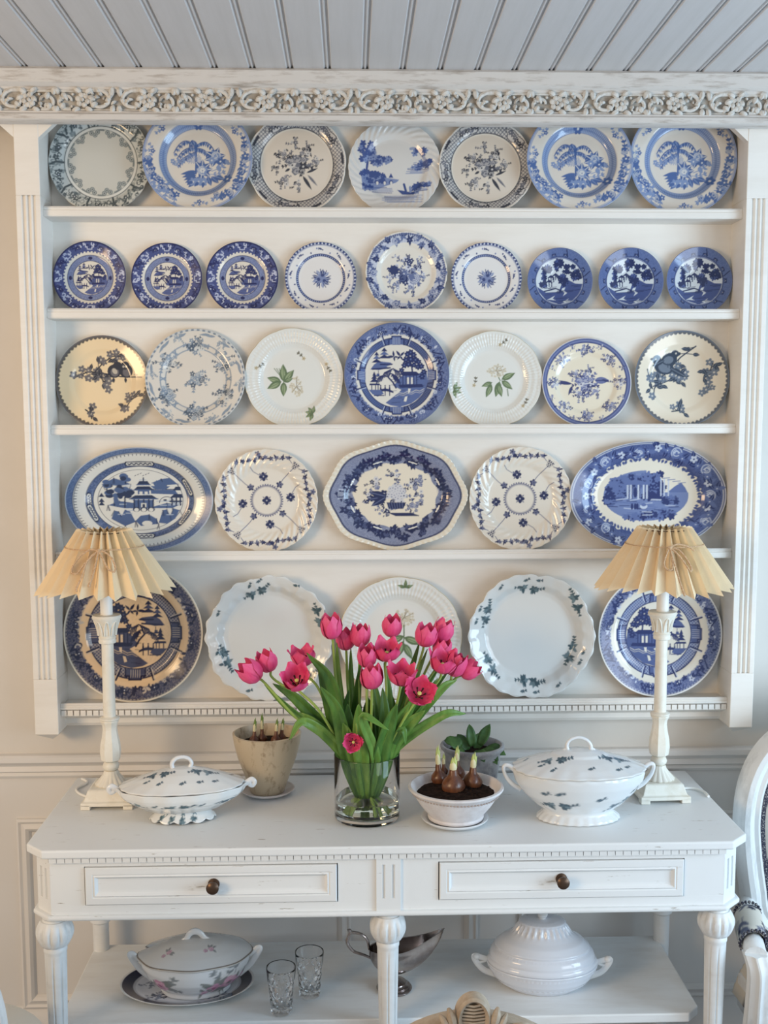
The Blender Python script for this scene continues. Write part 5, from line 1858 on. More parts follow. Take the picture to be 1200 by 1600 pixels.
def vessel_mesh(name, prof, ratio, cv, n=160, m=70, mod=None, inner=None, mt='china'):
    """oval turned body; prof = (half-width, z) from the foot up; cv is unrolled: u along the girth (front in the middle), v up"""
    P = np.array(prof, float)
    d = np.concatenate([[0], np.cumsum(np.hypot(*np.diff(P, axis=0).T))])
    L = d[-1]
    s = np.linspace(0, L, m)
    r, z = np.interp(s, d, P[:, 0]), np.interp(s, d, P[:, 1])
    k = np.hanning(7)[1:-1]; k /= k.sum()
    r2 = np.convolve(np.pad(r, 2, 'edge'), k, 'valid'); z2 = np.convolve(np.pad(z, 2, 'edge'), k, 'valid')
    r[1:-1], z[1:-1] = r2[1:-1], z2[1:-1]
    th = np.linspace(0, 2 * math.pi, n, endpoint=False)
    TH, S = np.meshgrid(th, s)
    Rr = np.repeat(r[:, None], n, 1)
    Zz = np.repeat(z[:, None], n, 1)
    if mod is not None:
        Rr, Zz = mod(TH, S / L, Rr, Zz)
    V = np.stack([Rr * np.cos(TH), Rr * ratio * np.sin(TH), Zz], -1).reshape(-1, 3)
    a = max(P[:, 0])
    u = ((TH + math.pi / 2 + math.pi) % (2 * math.pi) - math.pi) * a * (0.5 + 0.5 * ratio)
    col = cv.sample(u.ravel(), (S - L / 2).ravel())
    i = np.arange(m * n).reshape(m, n)
    Q = np.stack([i[:-1], np.roll(i[:-1], -1, 1), np.roll(i[1:], -1, 1), i[1:]], -1).reshape(-1, 4)
    tail = [tuple(i[0][::-1])]
    # inside wall
    top = i[-1]
    V2, C2_, c0, prev = [V], [col], m * n, top
    QQ = [Q]
    base = col[-1]
    zt = Zz[-1].mean()
    for q, zz_ in (inner or ((.965, 0.0), (.93, -.02), (.6, -.05))):
        ring = V[top].copy()
        ring[:, :2] *= q
        ring[:, 2] += zz_
        V2.append(ring); C2_.append(np.tile(base, (n, 1)))
        cur = c0 + np.arange(n)
        QQ.append(np.stack([prev, np.roll(prev, -1), np.roll(cur, -1), cur], -1))
        prev = cur; c0 += n
    tail.append(tuple(prev))
    return np_mesh(name, np.concatenate(V2), np.concatenate(QQ), tail, np.concatenate(C2_), mt)


def proflen(prof):
    P = np.array(prof, float)
    return float(np.sum(np.hypot(*np.diff(P, axis=0).T)))


def unrolled(prof, ratio, base, n=900):
    a = max(p[0] for p in prof)
    return Cv(base, math.pi * a * (0.5 + 0.5 * ratio) + .002, proflen(prof) / 2 + .001, n)


def addmesh(name, me, parent, loc=(0, 0, 0)):
    return put(name, me, parent, loc)


# ---- large oval tureen, right
c = atz(903, 1277, TZ)
PY = c[1]
rimz = at(903, 1199, PY)[2] - TZ
tu = root('tureen', (c[0], PY, TZ + .0005), 'large white lidded tureen with teal flower sprays beside the right lamp', 'tureen')
k = rimz / .112
pf = [(.062, 0), (.094, 0), (.096, .003), (.090, .010), (.080, .017), (.079, .023), (.098, .036), (.126, .060), (.145, .086), (.150, .104), (.147, .112)]
pf = [(a, b * k) for a, b in pf]
cv = unrolled(pf, .66, (226, 229, 230))
h0 = proflen(pf) / 2
teal_sprays(cv, [(-.072, .012, .1, 1), (.105, .012, .6, 1), (-.09, .052, .1, 0), (-.058, .054, .2, 0), (.028, .038, .2, 0), (.14, .052, .9, 0), (.118, .05, .6, 0)], .22, ((60, 92, 112), (104, 134, 150)))


def tmod(T, S, R, Z):
    return R * (1 + .012 * np.cos(26 * T) * (S < .30) + .018 * np.cos(13 * T) * np.exp(-((S - .45) / .08) ** 2) + .006 * np.cos(20 * T) * (S > .95)), Z


addmesh('body', vessel_mesh('body', pf, .66, cv.soften(), mod=tmod), tu)
A = 1.50
lc_ = Cv((226, 229, 230), A, 1, 150)
teal_sprays(lc_, [(-.62, -.32, -.2, 1), (.72, -.26, .2, 1), (-.95, -.42, 0, 0), (-.72, -.66, .3, 0), (.1, -.72, .2, 0), (.72, -.66, .3, 0), (.95, -.5, .5, 0), (-1.2, .1, .5, 0), (1.2, .2, .3, 0), (-.6, .6, 0, 1), (.6, .6, 0, 1)], 1.6, ((64, 92, 110), (108, 136, 150)))
me = dish_mesh('lid', lc_.soften(), .101, 150, A, [(0, .40), (.22, .37), (.38, .31), (.44, .26), (.6, .20), (.8, .11), (.94, .03), (1, 0)], lambda th: 1 + .010 * np.cos(22 * th) - .012 * np.cos(4 * th), None, .05, dome=True)
addmesh('lid', me, tu, (0, 0, rimz + .004))
hz = rimz + .004 + .101 * .38
b = MB()
b.tube(smooth_path([(-.026, 0, hz - .004), (-.028, 0, hz + .010), (-.020, 0, hz + .022), (-.002, 0, hz + .027), (.016, 0, hz + .021), (.026, 0, hz + .009), (.027, 0, hz - .004)], 6), lambda t: .0036 + .0016 * abs(2 * t - 1) ** 2, 10)
for sx in (-1, 1):
    b.tube(smooth_path([(sx * .026, 0, hz + .002), (sx * .034, 0, hz - .002), (sx * .040, 0, hz - .008)], 4), lambda t: .004 * (1 - .5 * t), 8)
b.build('lid_handle', 'white_china', tu)
for sx in (-1, 1):
    b = MB()
    b.tube(smooth_path([(sx * .140, 0, rimz - .010), (sx * .160, 0, rimz + .006), (sx * .171, 0, rimz + .002), (sx * .166, 0, rimz - .018), (sx * .150, 0, rimz - .038), (sx * .132, 0, rimz - .050)], 6), lambda t: .0042 + .003 * abs(t - .5), 10)
    b.build('side_handle', 'white_china', tu)

# ---- covered vegetable dish, left
c = atz(286, 1279, TZ)
vd = root('covered_dish', (c[0], c[1], TZ + .0005), 'small white covered dish with teal sprays on scalloped foot beside left lamp', 'covered dish', rz=math.radians(7))
rz_ = at(286, 1226, c[1])[2] - TZ
k = rz_ / .070
pf = [(.05, .004), (.0735, .001), (.074, .004), (.064, .014), (.052, .022), (.0525, .028), (.084, .033), (.116, .042), (.134, .056), (.140, .070)]
pf = [(a, b * k) for a, b in pf]
cv = unrolled(pf, .62, (228, 230, 229))
inkA = ((60, 92, 106), (104, 134, 146))
teal_sprays(cv, [(-.01, .047, .1, 1), (.115, .051, .4, 1), (-.12, .051, -.3, 1), (-.062, .05, .2, 0), (.04, .05, .2, 0), (.08, .051, .2, 0), (-.034, -.036, 1.2, 1), (.002, -.038, 1.3, 1), (.05, -.036, 1, 1), (-.08, -.036, 1, 1)], .16, inkA)


def vmod(T, S, R, Z):
    f = np.clip(1 - S / .22, 0, 1)
    return R * (1 + f * .10 * np.abs(np.cos(6 * T)) + (S > .8) * .012 * np.cos(14 * T) + (S > .55) * .04 * np.cos(2 * T)), Z + f * .016 * (1 - np.abs(np.cos(6 * T))) ** 1.2


addmesh('body', vessel_mesh('body', pf, .62, cv.soften(), mod=vmod), vd)
A = 1.62
lc_ = Cv((228, 229, 227), A, 1, 150)
teal_sprays(lc_, [(-.62, -.22, -.2, 1), (.55, -.22, .2, 1), (-.95, -.42, 0, 0), (-.6, -.6, .2, 0), (.0, -.68, .2, 0), (.45, -.62, .1, 0), (.85, -.52, .3, 0), (1.3, .1, .8, 0), (.9, .5, -.5, 0), (-1.2, .2, .5, 0)], 1.75, ((74, 98, 116), (116, 140, 152)))
me = dish_mesh('lid', lc_.soften(), .084, 140, A, [(0, .46), (.2, .43), (.45, .33), (.7, .19), (.9, .06), (1, 0)], lambda th: 1 + .035 * np.cos(2 * th) - .02 * np.cos(4 * th) + .008 * np.cos(20 * th), None, .05, dome=True)
addmesh('lid', me, vd, (0, 0, rz_ + .004))
hz = rz_ + .004 + .084 * .43
b = MB()
b.tube(smooth_path([(-.020, 0, hz - .004), (-.022, 0, hz + .010), (-.013, 0, hz + .021), (.002, 0, hz + .024), (.016, 0, hz + .019), (.022, 0, hz + .008), (.017, 0, hz - .002), (.027, 0, hz - .004), (.034, 0, hz - .009)], 6), lambda t: .0042 + .001 * abs(2 * t - 1), 10)
b.build('lid_handle', 'white_china', vd)
b = MB()
for i in range(11):
    a = math.pi * (.16 + .62 * i / 10)
    b.ball((.020 * -math.cos(a), 0, hz + .0058 + .0215 * math.sin(a)), .0014, n=6, m=4)
b.build('handle_bead', 'taupe_d', vd)
for sx in (-1, 1):
    b = MB()
    P = [(sx * .128, 0, rz_ - .012), (sx * .146, 0, rz_ - .002), (sx * .156, 0, rz_ + .004), (sx * .163, 0, rz_ - .002), (sx * .158, 0, rz_ - .011), (sx * .150, 0, rz_ - .007), (sx * .155, 0, rz_ - .002)]
    b.tube(smooth_path(P, 6), lambda t: .0052 * (1 - .5 * t), 10, 1.4)
    b.build('scroll_handle', 'white_china', vd)

# ---- tall aged pot with bulbs on its saucer, left


def bulb_plant(parent, x, y, z, r, h, lean, sprout, variant=0):
    """one planted bulb: body with neck, sheath and green tip"""
    b = MB()
    pr = [(.3 * r, -.6 * r), (.85 * r, -.3 * r), (1.0 * r, .15 * r), (.88 * r, .6 * r), (.55 * r, 1.0 * r), (.38 * r, 1.2 * r), (.33 * r, 1.3 * r + h * .16), (.27 * r, 1.3 * r + h * .22)]
    rng = random.Random(int(x * 9999))
    b.lathe(pr, 18, mod=lambda t, zz, k: 1 + .05 * math.sin(5 * t + k) + .03 * math.sin(9 * t))
    o = b.build('bulb', 'bulb', parent)
    o.location = (x, y, z)
    o.rotation_euler = (lean[1], lean[0], 0)
    b = MB()
    zt = 1.3 * r + h * .15
    b.lathe([(.26 * r, zt), (.32 * r, zt + h * .16), (.28 * r, zt + h * .36), (.18 * r, zt + h * .48), (.004 * r, zt + h * .56)], 12)
    b.build('sheath', 'sheath', o)
    b = MB()
    for j, (dx, q) in enumerate(((-.04, .9), (.06, 1.0), (.1, .75))):
        b.tube([(dx * r, 0, zt + h * .2), (dx * r * 1.6, 0, zt + h * .5), (dx * r * (1.2 + j), .002, zt + h * q * .82)], lambda t: .22 * r * (1 - .85 * t ** 2), 8)
    b.build('sprout', sprout, o)
    return o


c = atz(418, 1240, TZ)
sa = root('saucer', (c[0], c[1], TZ + .0005), 'pale glazed saucer under the tall aged plant pot', 'saucer')
MB().lathe([(.040, 0), (.046, .003), (.058, .007), (.066, .013), (.0665, .0145), (.064, .0148), (.056, .009), (.04, .006), (.001, .0055)], 48, cap1=True).build('dish', 'whitewash', sa)
pt = root('potted_bulbs', (c[0], c[1], TZ + .0068), 'tall beige crackled pot with sprouting bulbs left of the vase', 'potted plant')
ph = at(420, 1145, c[1])[2] - TZ - .0062
b = MB()
b.lathe([(.036, 0), (.041, .001), (.046, ph * .12), (.058, ph * .35), (.071, ph * .6), (.079, ph * .82), (.0825, ph * .97), (.0825, ph), (.078, ph + .0015), (.076, ph - .004), (.073, ph * .75), (.001, ph * .72)], 64,
        mod=lambda t, z, k: 1 + .006 * math.sin(3 * t + 1) + .004 * math.sin(7 * t))
b.build('pot', 'aged', pt)
b = MB()
b.lathe([(.0735, ph * .80), (.05, ph * .83), (.02, ph * .84), (.001, ph * .84)], 40, mod=lambda t, z, k: 1 + .03 * math.sin(9 * t + k), cap0=False)
b.build('soil', 'soil', pt)
for x, y, h, l in ((-.030, -.006, .044, (.05, 0)), (-.012, .010, .052, (.0, .05)), (.022, -.004, .042, (.06, 0)), (.034, .012, .040, (.1, .1))):
    bulb_plant(pt, x, y, ph * .86, .0125, h, l, 'sproutg')

# ---- low whitewashed bowl with amaryllis-like bulbs, right of the vase
c = atz(712, 1284, TZ)
sa = root('saucer', (c[0] - .002, c[1], TZ + .0005), 'white saucer under the whitewashed bulb bowl', 'saucer')
MB().lathe([(.05, 0), (.058, .002), (.070, .006), (.0755, .012), (.0755, .0135), (.073, .0138), (.064, .0085), (.05, .006), (.001, .0055)], 56).build('dish', 'white_china', sa)
bw = root('bulb_bowl', (c[0], c[1], TZ + .0098), 'whitewashed clay bowl with five brown bulbs right of the vase', 'potted plant')
bh = at(714, 1227, c[1])[2] - TZ - .0098
b = MB()
b.lathe([(.058, 0), (.062, .002), (.063, .006), (.061, .010), (.067, .018), (.080, bh * .45), (.093, bh * .72), (.098, bh * .86), (.104, bh * .90), (.107, bh * .95), (.106, bh), (.101, bh + .001), (.096, bh - .004), (.090, bh * .78), (.001, bh * .7)], 72,
        mod=lambda t, z, k: 1 + .004 * math.sin(2 * t + .6))
b.build('bowl', 'whitewash', bw)
b = MB()
for i in range(78):
    a = 2 * math.pi * i / 78
    b.ball((.0965 * math.cos(a), .0965 * math.sin(a), bh * .80 + .0012 * math.sin(2 * a)), .0030, .0030, .0018, 6, 4)
b.build('bead_row', 'clayline', bw)
rng = random.Random(4)
b = MB()
b.lathe([(.0915, bh * .76), (.075, bh * .82), (.04, bh * .86), (.001, bh * .87)], 44, mod=lambda t, z, k: 1 + .03 * math.sin(11 * t + 2 * k), cap0=False)
for i in range(230):
    a, q = rng.random() * 6.28, .086 * math.sqrt(rng.random())
    s_ = rng.uniform(.0018, .0042)
    b.ball((q * math.cos(a), q * math.sin(a), bh * .87 - .011 * (q / .09) ** 2 + rng.uniform(-.001, .002)), s_, s_ * rng.uniform(.6, 1.2), s_ * .8, 5, 4)
b.build('soil', 'soil', bw)
for px, py, r, h, l in ((686, 1213, .019, .058, (-.06, 0)), (708, 1226, .0270, .040, (.0, .03)), (738, 1219, .0225, .046, (.04, .05)), (714, 1206, .019, .046, (.0, -.05)), (694, 1204, .012, .034, (-.03, -.1))):
    p = atz(px, py, TZ + bh + .010)
    bulb_plant(bw, p[0] - c[0], p[1] - c[1], bh * .90, r, h, l, 'sprout')

# ---- grey stoneware pot behind it
cy = -.150
cx = at(738, 1162, cy)[0]
gh = at(738, 1163, cy)[2] - TZ
gp = root('potted_herb', (cx, cy, TZ + .0005), 'grey stoneware pot with dark leafy plant behind the bulb bowl', 'potted plant')
b = MB()
b.lathe([(.050, 0), (.054, .003), (.062, gh * .3), (.067, gh * .6), (.068, gh * .8), (.071, gh * .86), (.0775, gh * .92), (.0785, gh * .97), (.077, gh), (.072, gh + .001), (.068, gh - .004), (.062, gh * .8), (.001, gh * .78)], 56)
b.build('pot', 'stonepot', gp)
MB().lathe([(.064, gh * .82), (.03, gh * .87), (.001, gh * .87)], 32, cap0=False).build('soil', 'soil', gp)


def blade(b, pts, w, nrm=(0, -1, 0), fold=.25, wav=0.0):
    """a leaf blade along a path: half-width profile, folded along the midrib"""
    P = [np.asarray(p, float) for p in pts]
    m_ = len(P)
    R = []
    for k in range(m_):
        d = P[min(k + 1, m_ - 1)] - P[max(k - 1, 0)]
        d = d / (np.linalg.norm(d) + 1e-9)
        n_ = np.asarray(nrm, float)
        s_ = np.cross(d, n_)
        if np.linalg.norm(s_) < 1e-3: s_ = np.cross(d, (1, 0, 0))
        s_ = s_ / np.linalg.norm(s_)
        n2 = np.cross(s_, d)
        t = k / (m_ - 1)
        hw = w * .5 * max(math.sin(math.pi * (t * .93 + .07) ** .85), 0) ** .75 + .0004
        row = []
        for u in (-1, -.5, 0, .5, 1):
            row.append(tuple(P[k] + s_ * hw * u + n2 * (hw * fold * abs(u) + wav * hw * u * math.sin(t * 9))))
        R.append(row)
    return b.rings(R, False, False, closed=False)


rng = random.Random(11)
for x, y, z, L, w, az, el in ((-.05, -.02, .01, .055, .034, 2.9, .75), (-.03, -.03, .0, .04, .032, -2.2, .35), (.0, -.03, .0, .06, .036, -1.2, .25), (.03, -.03, .0, .05, .034, -.6, .2), (.0, .0, .01, .058, .024, 1.9, 1.25), (.03, .0, .012, .062, .026, .5, 1.05),
                              (.055, -.01, .0, .05, .034, -.1, .25), (-.02, .0, .0, .05, .03, 2.4, .9), (.02, .02, .0, .05, .03, 1.2, .8), (.045, -.03, -.002, .045, .03, -.9, .1)):
    d = np.array((math.cos(az) * math.cos(el), math.sin(az) * math.cos(el), math.sin(el)))
    p0 = np.array((x * .6, y * .6, gh * .86))
    pts = [p0 + d * L * t + np.array((0, 0, z - .022 * t * t * (1 if el < .8 else .2))) for t in np.linspace(0, 1, 8)]
    b = MB()
    blade(b, pts, w, (0, -.6, .8), .3, .2)
    o = b.build('leaf', 'herb', gp)
    so = o.modifiers.new('thickness', 'SOLIDIFY'); so.thickness = .0008

# ---- glass vase, water and tulips
VY = -.338
VX = at(573.5, 1230, VY)[0]
VR = .0745
VH = at(573, 1177, VY)[2] - TZ
vs = root('vase', (VX, VY, TZ + .0006), 'clear glass cylinder vase at the centre of the table', 'vase')
MB().lathe([(.001, 0), (.068, 0), (.0725, .002), (VR, .006), (VR, VH - .002), (.0735, VH), (.0722, VH - .001), (.0715, VH - .004), (.0715, .017), (.066, .0125), (.001, .012)], 72).build('glass', 'glass', vs)
wl = at(573, 1246, VY)[2] - TZ
wt = MB().lathe([(.001, .0128), (.064, .0130), (.0705, .0175), (.0705, wl + .001), (.069, wl), (.001, wl)], 64).build('water', 'water')
wt.location = (VX, VY, TZ + .0006)
tag(wt, 'clear water standing in the glass vase', 'water')


def petal_mesh(kind, inner):
    b = MB()
    if kind == 0:
        pf_ = [(0, .003, 0), (.10, .013, .004), (.3, .0205, .013), (.55, .0228, .026), (.8, .0205, .039), (.93, .0180, .046), (1, .0172, .050)]
    elif kind == 1:
        pf_ = [(0, .003, 0), (.10, .014, .003), (.3, .0235, .011), (.55, .0275, .023), (.8, .0285, .035), (.93, .0300, .042), (1, .0325, .0455)]
    else:
        pf_ = [(0, .003, 0), (.10, .015, .002), (.3, .0275, .008), (.55, .0365, .017), (.8, .0425, .026), (.93, .0455, .029), (1, .0470, .030)]
    pf_ = np.array(pf_)
    k = .90 if inner else 1.0
    R = []
    for v in np.linspace(0, 1, 12):
        r = np.interp(v, pf_[:, 0], pf_[:, 1]) * k
        z = np.interp(v, pf_[:, 0], pf_[:, 2]) * (1.03 if inner else 1)
        hw = .0190 * (math.sin(math.pi * min(v * .82 + .10, 1)) ** .8) * (1 - max(0, v - .7) * 2.2) + .0012
        row = []
        for u in np.linspace(-1, 1, 9):
            a = u * hw / max(r, .012)
            rr = r + .0016 * (abs(u) ** 2) * v * (1.5 if kind else .6) - .0012 * (1 - abs(u)) ** 2 * v
            row.append((rr * math.cos(a), rr * math.sin(a), z - .003 * u * u * v * v))
        R.append(row)
    b.rings(R, False, False, closed=False)
    return b.mesh('petal', 'petal_in' if inner else 'petal')


PM = {(k, i): petal_mesh(k, i) for k in range(3) for i in (0, 1)}


def stamen_mesh():
    b = MB()
    for i in range(6):
        a = 1.047 * i
        b.tube([(.003 * math.cos(a), .003 * math.sin(a), .004), (.009 * math.cos(a), .009 * math.sin(a), .014), (.012 * math.cos(a), .012 * math.sin(a), .022)], lambda t: .0009 + .0013 * (t > .5), 6)
    return b.mesh('stamens', 'stamen')


def pistil_mesh():
    return MB().lathe([(.003, .002), (.003, .018), (.0045, .020), (.001, .022)], 10).mesh('pistil', 'pollen')


STM, PIS = stamen_mesh(), pistil_mesh()


def tulip(px, py, Y, kind, size, tilt, label, spin=0.0, mid=None, leaves=()):
    """px,py: middle of the flower; tilt: direction the flower looks"""
    size *= 1.12
    h = np.array(at(px, py, Y))
    d = np.array(tilt, float); d /= np.linalg.norm(d)
    base = h - d * .024 * size
    hd = h[:2] - np.array((VX, VY))
    q = np.linalg.norm(hd) + 1e-6
    u = hd / q
    mr = min(.052, .018 + q * .34)
    mouth = np.array((VX + u[0] * mr, VY + u[1] * mr, TZ + VH + .004))
    bot = np.array((VX - u[0] * .038, VY - u[1] * .038, TZ + .0165))
    r = root('tulip', tuple(bot), label, 'flower', 'tulips in the glass vase')
    m2 = (np.array(at(*mid)) if mid else mouth * .45 + base * .55 + np.array((0, 0, .012)) + np.array((u[0], u[1], 0)) * .006)
    pts = smooth_path([bot, mouth, m2, base - d * .018, base + d * .001], 9)
    b = MB()
    b.tube([p - bot for p in pts], lambda t: .0036 - .0009 * t, 8)
    b.build('stem', 'stem', r)
    z = Vector(d)
    x = z.orthogonal().normalized()
    y = z.cross(x)
    O = Matrix(((x.x, y.x, z.x, base[0] - bot[0]), (x.y, y.y, z.y, base[1] - bot[1]), (x.z, y.z, z.z, base[2] - bot[2]), (0, 0, 0, 1)))
    rg = random.Random(int(px * 7 + py))
    for i in range(6):
        inner = i % 2
        o = bpy.data.objects.new('petal', PM[(kind, inner)])
        link(o, r)
        o.matrix_basis = O @ Matrix.Rotation(spin + i * math.pi / 3 + rg.uniform(-.07, .07), 4, 'Z') @ Matrix.Rotation(rg.uniform(-.06, .10), 4, 'Y') @ Matrix.Diagonal((size, size, size * rg.uniform(.95, 1.06), 1))
        if not o.data.name.startswith('petal'): pass
    if kind >= 1:
        o = put('stamens', STM, r); o.matrix_basis = O @ Matrix.Diagonal((size, size, size, 1))
        o = put('pistil', PIS, r); o.matrix_basis = O @ Matrix.Diagonal((size, size, size, 1))
    for (tx, ty, tY, w, dark, via) in leaves:
        tip = np.array(at(tx, ty, tY))
        hd2 = tip[:2] - np.array((VX, VY))
        q2 = np.linalg.norm(hd2) + 1e-6
        u2 = hd2 / q2
        m_ = np.array((VX + u2[0] * .055, VY + u2[1] * .055, TZ + VH + .006))
        if via: v_ = np.array(at(*via))
        else: v_ = m_ * .5 + tip * .5 + np.array((u2[0] * .004, u2[1] * .004, .018))
        b0 = np.array((VX + u2[0] * .02, VY + u2[1] * .02, TZ + .05))
        P = smooth_path([b0, m_, v_, tip], 8)
        b = MB()
        blade(b, [p - bot for p in P], w, (u2[0] * .5, -.85 + u2[1] * .3, .35), .35, .12)
        o = b.build('leaf', 'leaf2' if dark else 'leaf', r)
        so = o.modifiers.new('thickness', 'SOLIDIFY'); so.thickness = .0009
    return r


T_ = tulip
T_(517, 981, -.33, 0, 1.0, (-.12, -.12, 1), 'upright pink tulip standing highest on the left of the bouquet', .2, leaves=[(526, 1004, -.30, .024, 0, None), (497, 1046, -.36, .03, 1, None), (520, 1090, -.33, .034, 1, None)])
T_(540, 1000, -.29, 0, .9, (-.05, -.05, 1), 'pink tulip half hidden behind its neighbour in the upper left', .6, leaves=[(548, 1012, -.28, .02, 0, None), (556, 1070, -.28, .036, 1, None)])
T_(563, 994, -.31, 0, .95, (.05, -.1, 1), 'pink tulip with crowded petals at upper centre left', .9, leaves=[(566, 1024, -.32, .022, 1, None), (575, 1090, -.30, .036, 1, None)])
T_(612, 979, -.30, 0, .92, (.05, -.12, 1), 'pink tulip upright before the charger with green leaves', .1, leaves=[(600, 1035, -.33, .022, 0, None), (612, 1085, -.29, .036, 1, None)])
T_(666, 993, -.32, 0, 1.0, (.22, -.1, 1), 'large pink tulip at upper right of the bouquet', .5, leaves=[(656, 1002, -.28, .024, 0, None), (668, 1014, -.30, .02, 0, None)])
T_(692, 986, -.29, 0, .98, (.35, -.05, 1), 'pink tulip behind the upper right one with a split petal', .2, leaves=[(690, 1036, -.30, .024, 0, None)])
T_(573, 1027, -.37, 0, .9, (.0, -.2, 1), 'smaller pink tulip below the crowded one at centre', .4, leaves=[(583, 1058, -.36, .026, 1, None), (560, 1100, -.42, .034, 0, None), (545, 1078, -.36, .026, 1, None)])
T_(605, 1016, -.36, 1, .95, (.1, -.25, 1), 'wide pink tulip at the middle of the bouquet', .3, leaves=[(598, 1075, -.38, .03, 1, None), (640, 1108, -.35, .036, 1, None)])
T_(581, 1059, -.42, 0, .98, (.0, -.2, 1), 'pink tulip lowest of the central column above the vase', .0, leaves=[(543, 1100, -.40, .03, 1, None)])
T_(627, 1053, -.41, 1, .98, (.08, -.25, 1), 'pink tulip with flared petals right of centre', .7, leaves=[(660, 1070, -.40, .028, 0, None), (640, 1098, -.43, .032, 0, None), (655, 1122, -.32, .036, 1, None)])
T_(656, 1082, -.46, 1, .95, (.10, -.80, .55), 'fully opened pink tulip showing dark stamens', .35, leaves=[(608, 1141, -.47, .022, 0, (566, 1120, -.45)), (684, 1060, -.38, .026, 1, None)])
T_(690, 1013, -.31, 0, .85, (.2, -.1, 1), 'pink tulip mostly hidden behind the right cluster', .8, leaves=[(714, 1062, -.36, .024, 0, (684, 1082, -.37))])
T_(693, 1034, -.38, 1, 1.0, (.2, -.25, 1), 'broad pink tulip at the front of the right cluster', .1, leaves=[(700, 1050, -.34, .024, 1, None)])
T_(712, 1040, -.36, 0, .98, (.35, -.15, .95), 'pink tulip in the middle of the right cluster', .6, leaves=[(728, 1115, -.39, .024, 0, (688, 1119, -.40))])
T_(733, 1047, -.35, 0, .86, (.85, -.15, .6), 'pink tulip leaning furthest right of the bouquet', .3, leaves=[(664, 1110, -.43, .034, 0, None)])
T_(392, 1050, -.38, 0, 1.0, (-.75, -.2, .7), 'pink tulip leaning furthest left of the bouquet', .2, mid=(470, 1128, -.38), leaves=[(413, 1070, -.37, .018, 0, (455, 1110, -.37)), (452, 1156, -.42, .024, 0, (478, 1128, -.41))])
T_(417, 1034, -.35, 0, .9, (-.35, -.1, 1), 'pink tulip tucked behind the furthest left one', .7, mid=(470, 1094, -.35), leaves=[(426, 1068, -.34, .032, 1, (470, 1098, -.36))])
T_(472, 1025, -.33, 1, .88, (-.1, -.1, 1), 'mauve-pink tulip with one petal standing apart on the left', .5, mid=(500, 1080, -.33), leaves=[(479, 1020, -.37, .036, 1, (520, 1072, -.38))])
T_(463, 1061, -.41, 1, .95, (-.1, -.62, .75), 'half-open pink tulip facing forward on the left', .0, mid=(500, 1112, -.40), leaves=[(500, 1072, -.42, .034, 1, (528, 1112, -.42)), (456, 1112, -.36, .03, 0, (490, 1130, -.37))])
T_(552, 1160, -.43, 1, .62, (-.05, -.95, .2), 'small pink tulip drooping over the rim of the vase', .4, mid=(556, 1130, -.41), leaves=[(634, 1164, -.41, .02, 1, (628, 1140, -.41)), (536, 1130, -.42, .026, 0, None), (620, 1100, -.44, .036, 1, None)])

# ================================================================== things on the lower shelf
# ---- oval platter and rose tureen
pc = atz(293, 1543, SZ)
A = 1.40
R_ = (at(399, 1540, pc[1])[0] - at(188, 1540, pc[1])[0]) / 2 / A * .99
cv = Cv((205, 208, 216), A, 1, 150)
cv.ring(.80, .97, (26, 28, 56)); cv.ring(.775, .785, (60, 64, 90)); cv.ring(.97, 1.03, (226, 226, 224))
cv.cluster(-.55, -.42, .26, .16, 9, (30, 34, 60), (80, 90, 120), (140, 150, 170), 3)
cv.cluster(.65, -.38, .26, .16, 9, (30, 34, 60), (80, 90, 120), (140, 150, 170), 5)
cv.cluster(-.8, .1, .2, .16, 6, (90, 98, 120), (130, 138, 150), (170, 176, 186), 6)
ob = bpy.data.objects.new('oval_platter', dish_mesh('oval_platter', cv.soften(), R_, 150, A, [(0, -.12), (.66, -.12), (.74, -.09), (.97, -.01), (1, 0)]))
link(ob)
ob.location = (pc[0], pc[1], SZ + .165 * R_)
tag(ob, 'white oval platter with navy rim under the rose tureen', 'platter')
pz = SZ + .165 * R_ - .12 * R_ + .0005
tc = atz(306, 1545, pz)
rt = root('tureen', (tc[0], tc[1] + .004, pz), 'white oval tureen with pink roses standing on the navy-rimmed platter', 'tureen', rz=math.radians(4))
rimz = at(306, 1490, tc[1])[2] - pz
pf = [(.055, 0), (.079, 0), (.081, .003), (.078, .008), (.078, .012), (.092, .022), (.112, .044), (.124, .070), (.128, .092)]
k = rimz / .092
pf = [(a, b * k) for a, b in pf]
cv = unrolled(pf, .70, (226, 228, 230))
L2 = proflen(pf) / 2


def roses(cv, spots, s):
    for j, (x, y, r) in enumerate(spots):
        rg = random.Random(j + 2)
        for q in range(4): cv.leaf(x, y, r * 2.3, r * .9, rg.random() * 6.28, (138, 142, 140))
        cv.rose(x, y, r, (216, 150, 184), (236, 192, 212), rg)
        cv.ell(x, y, r * .3, r * .3, 0, (186, 96, 142))


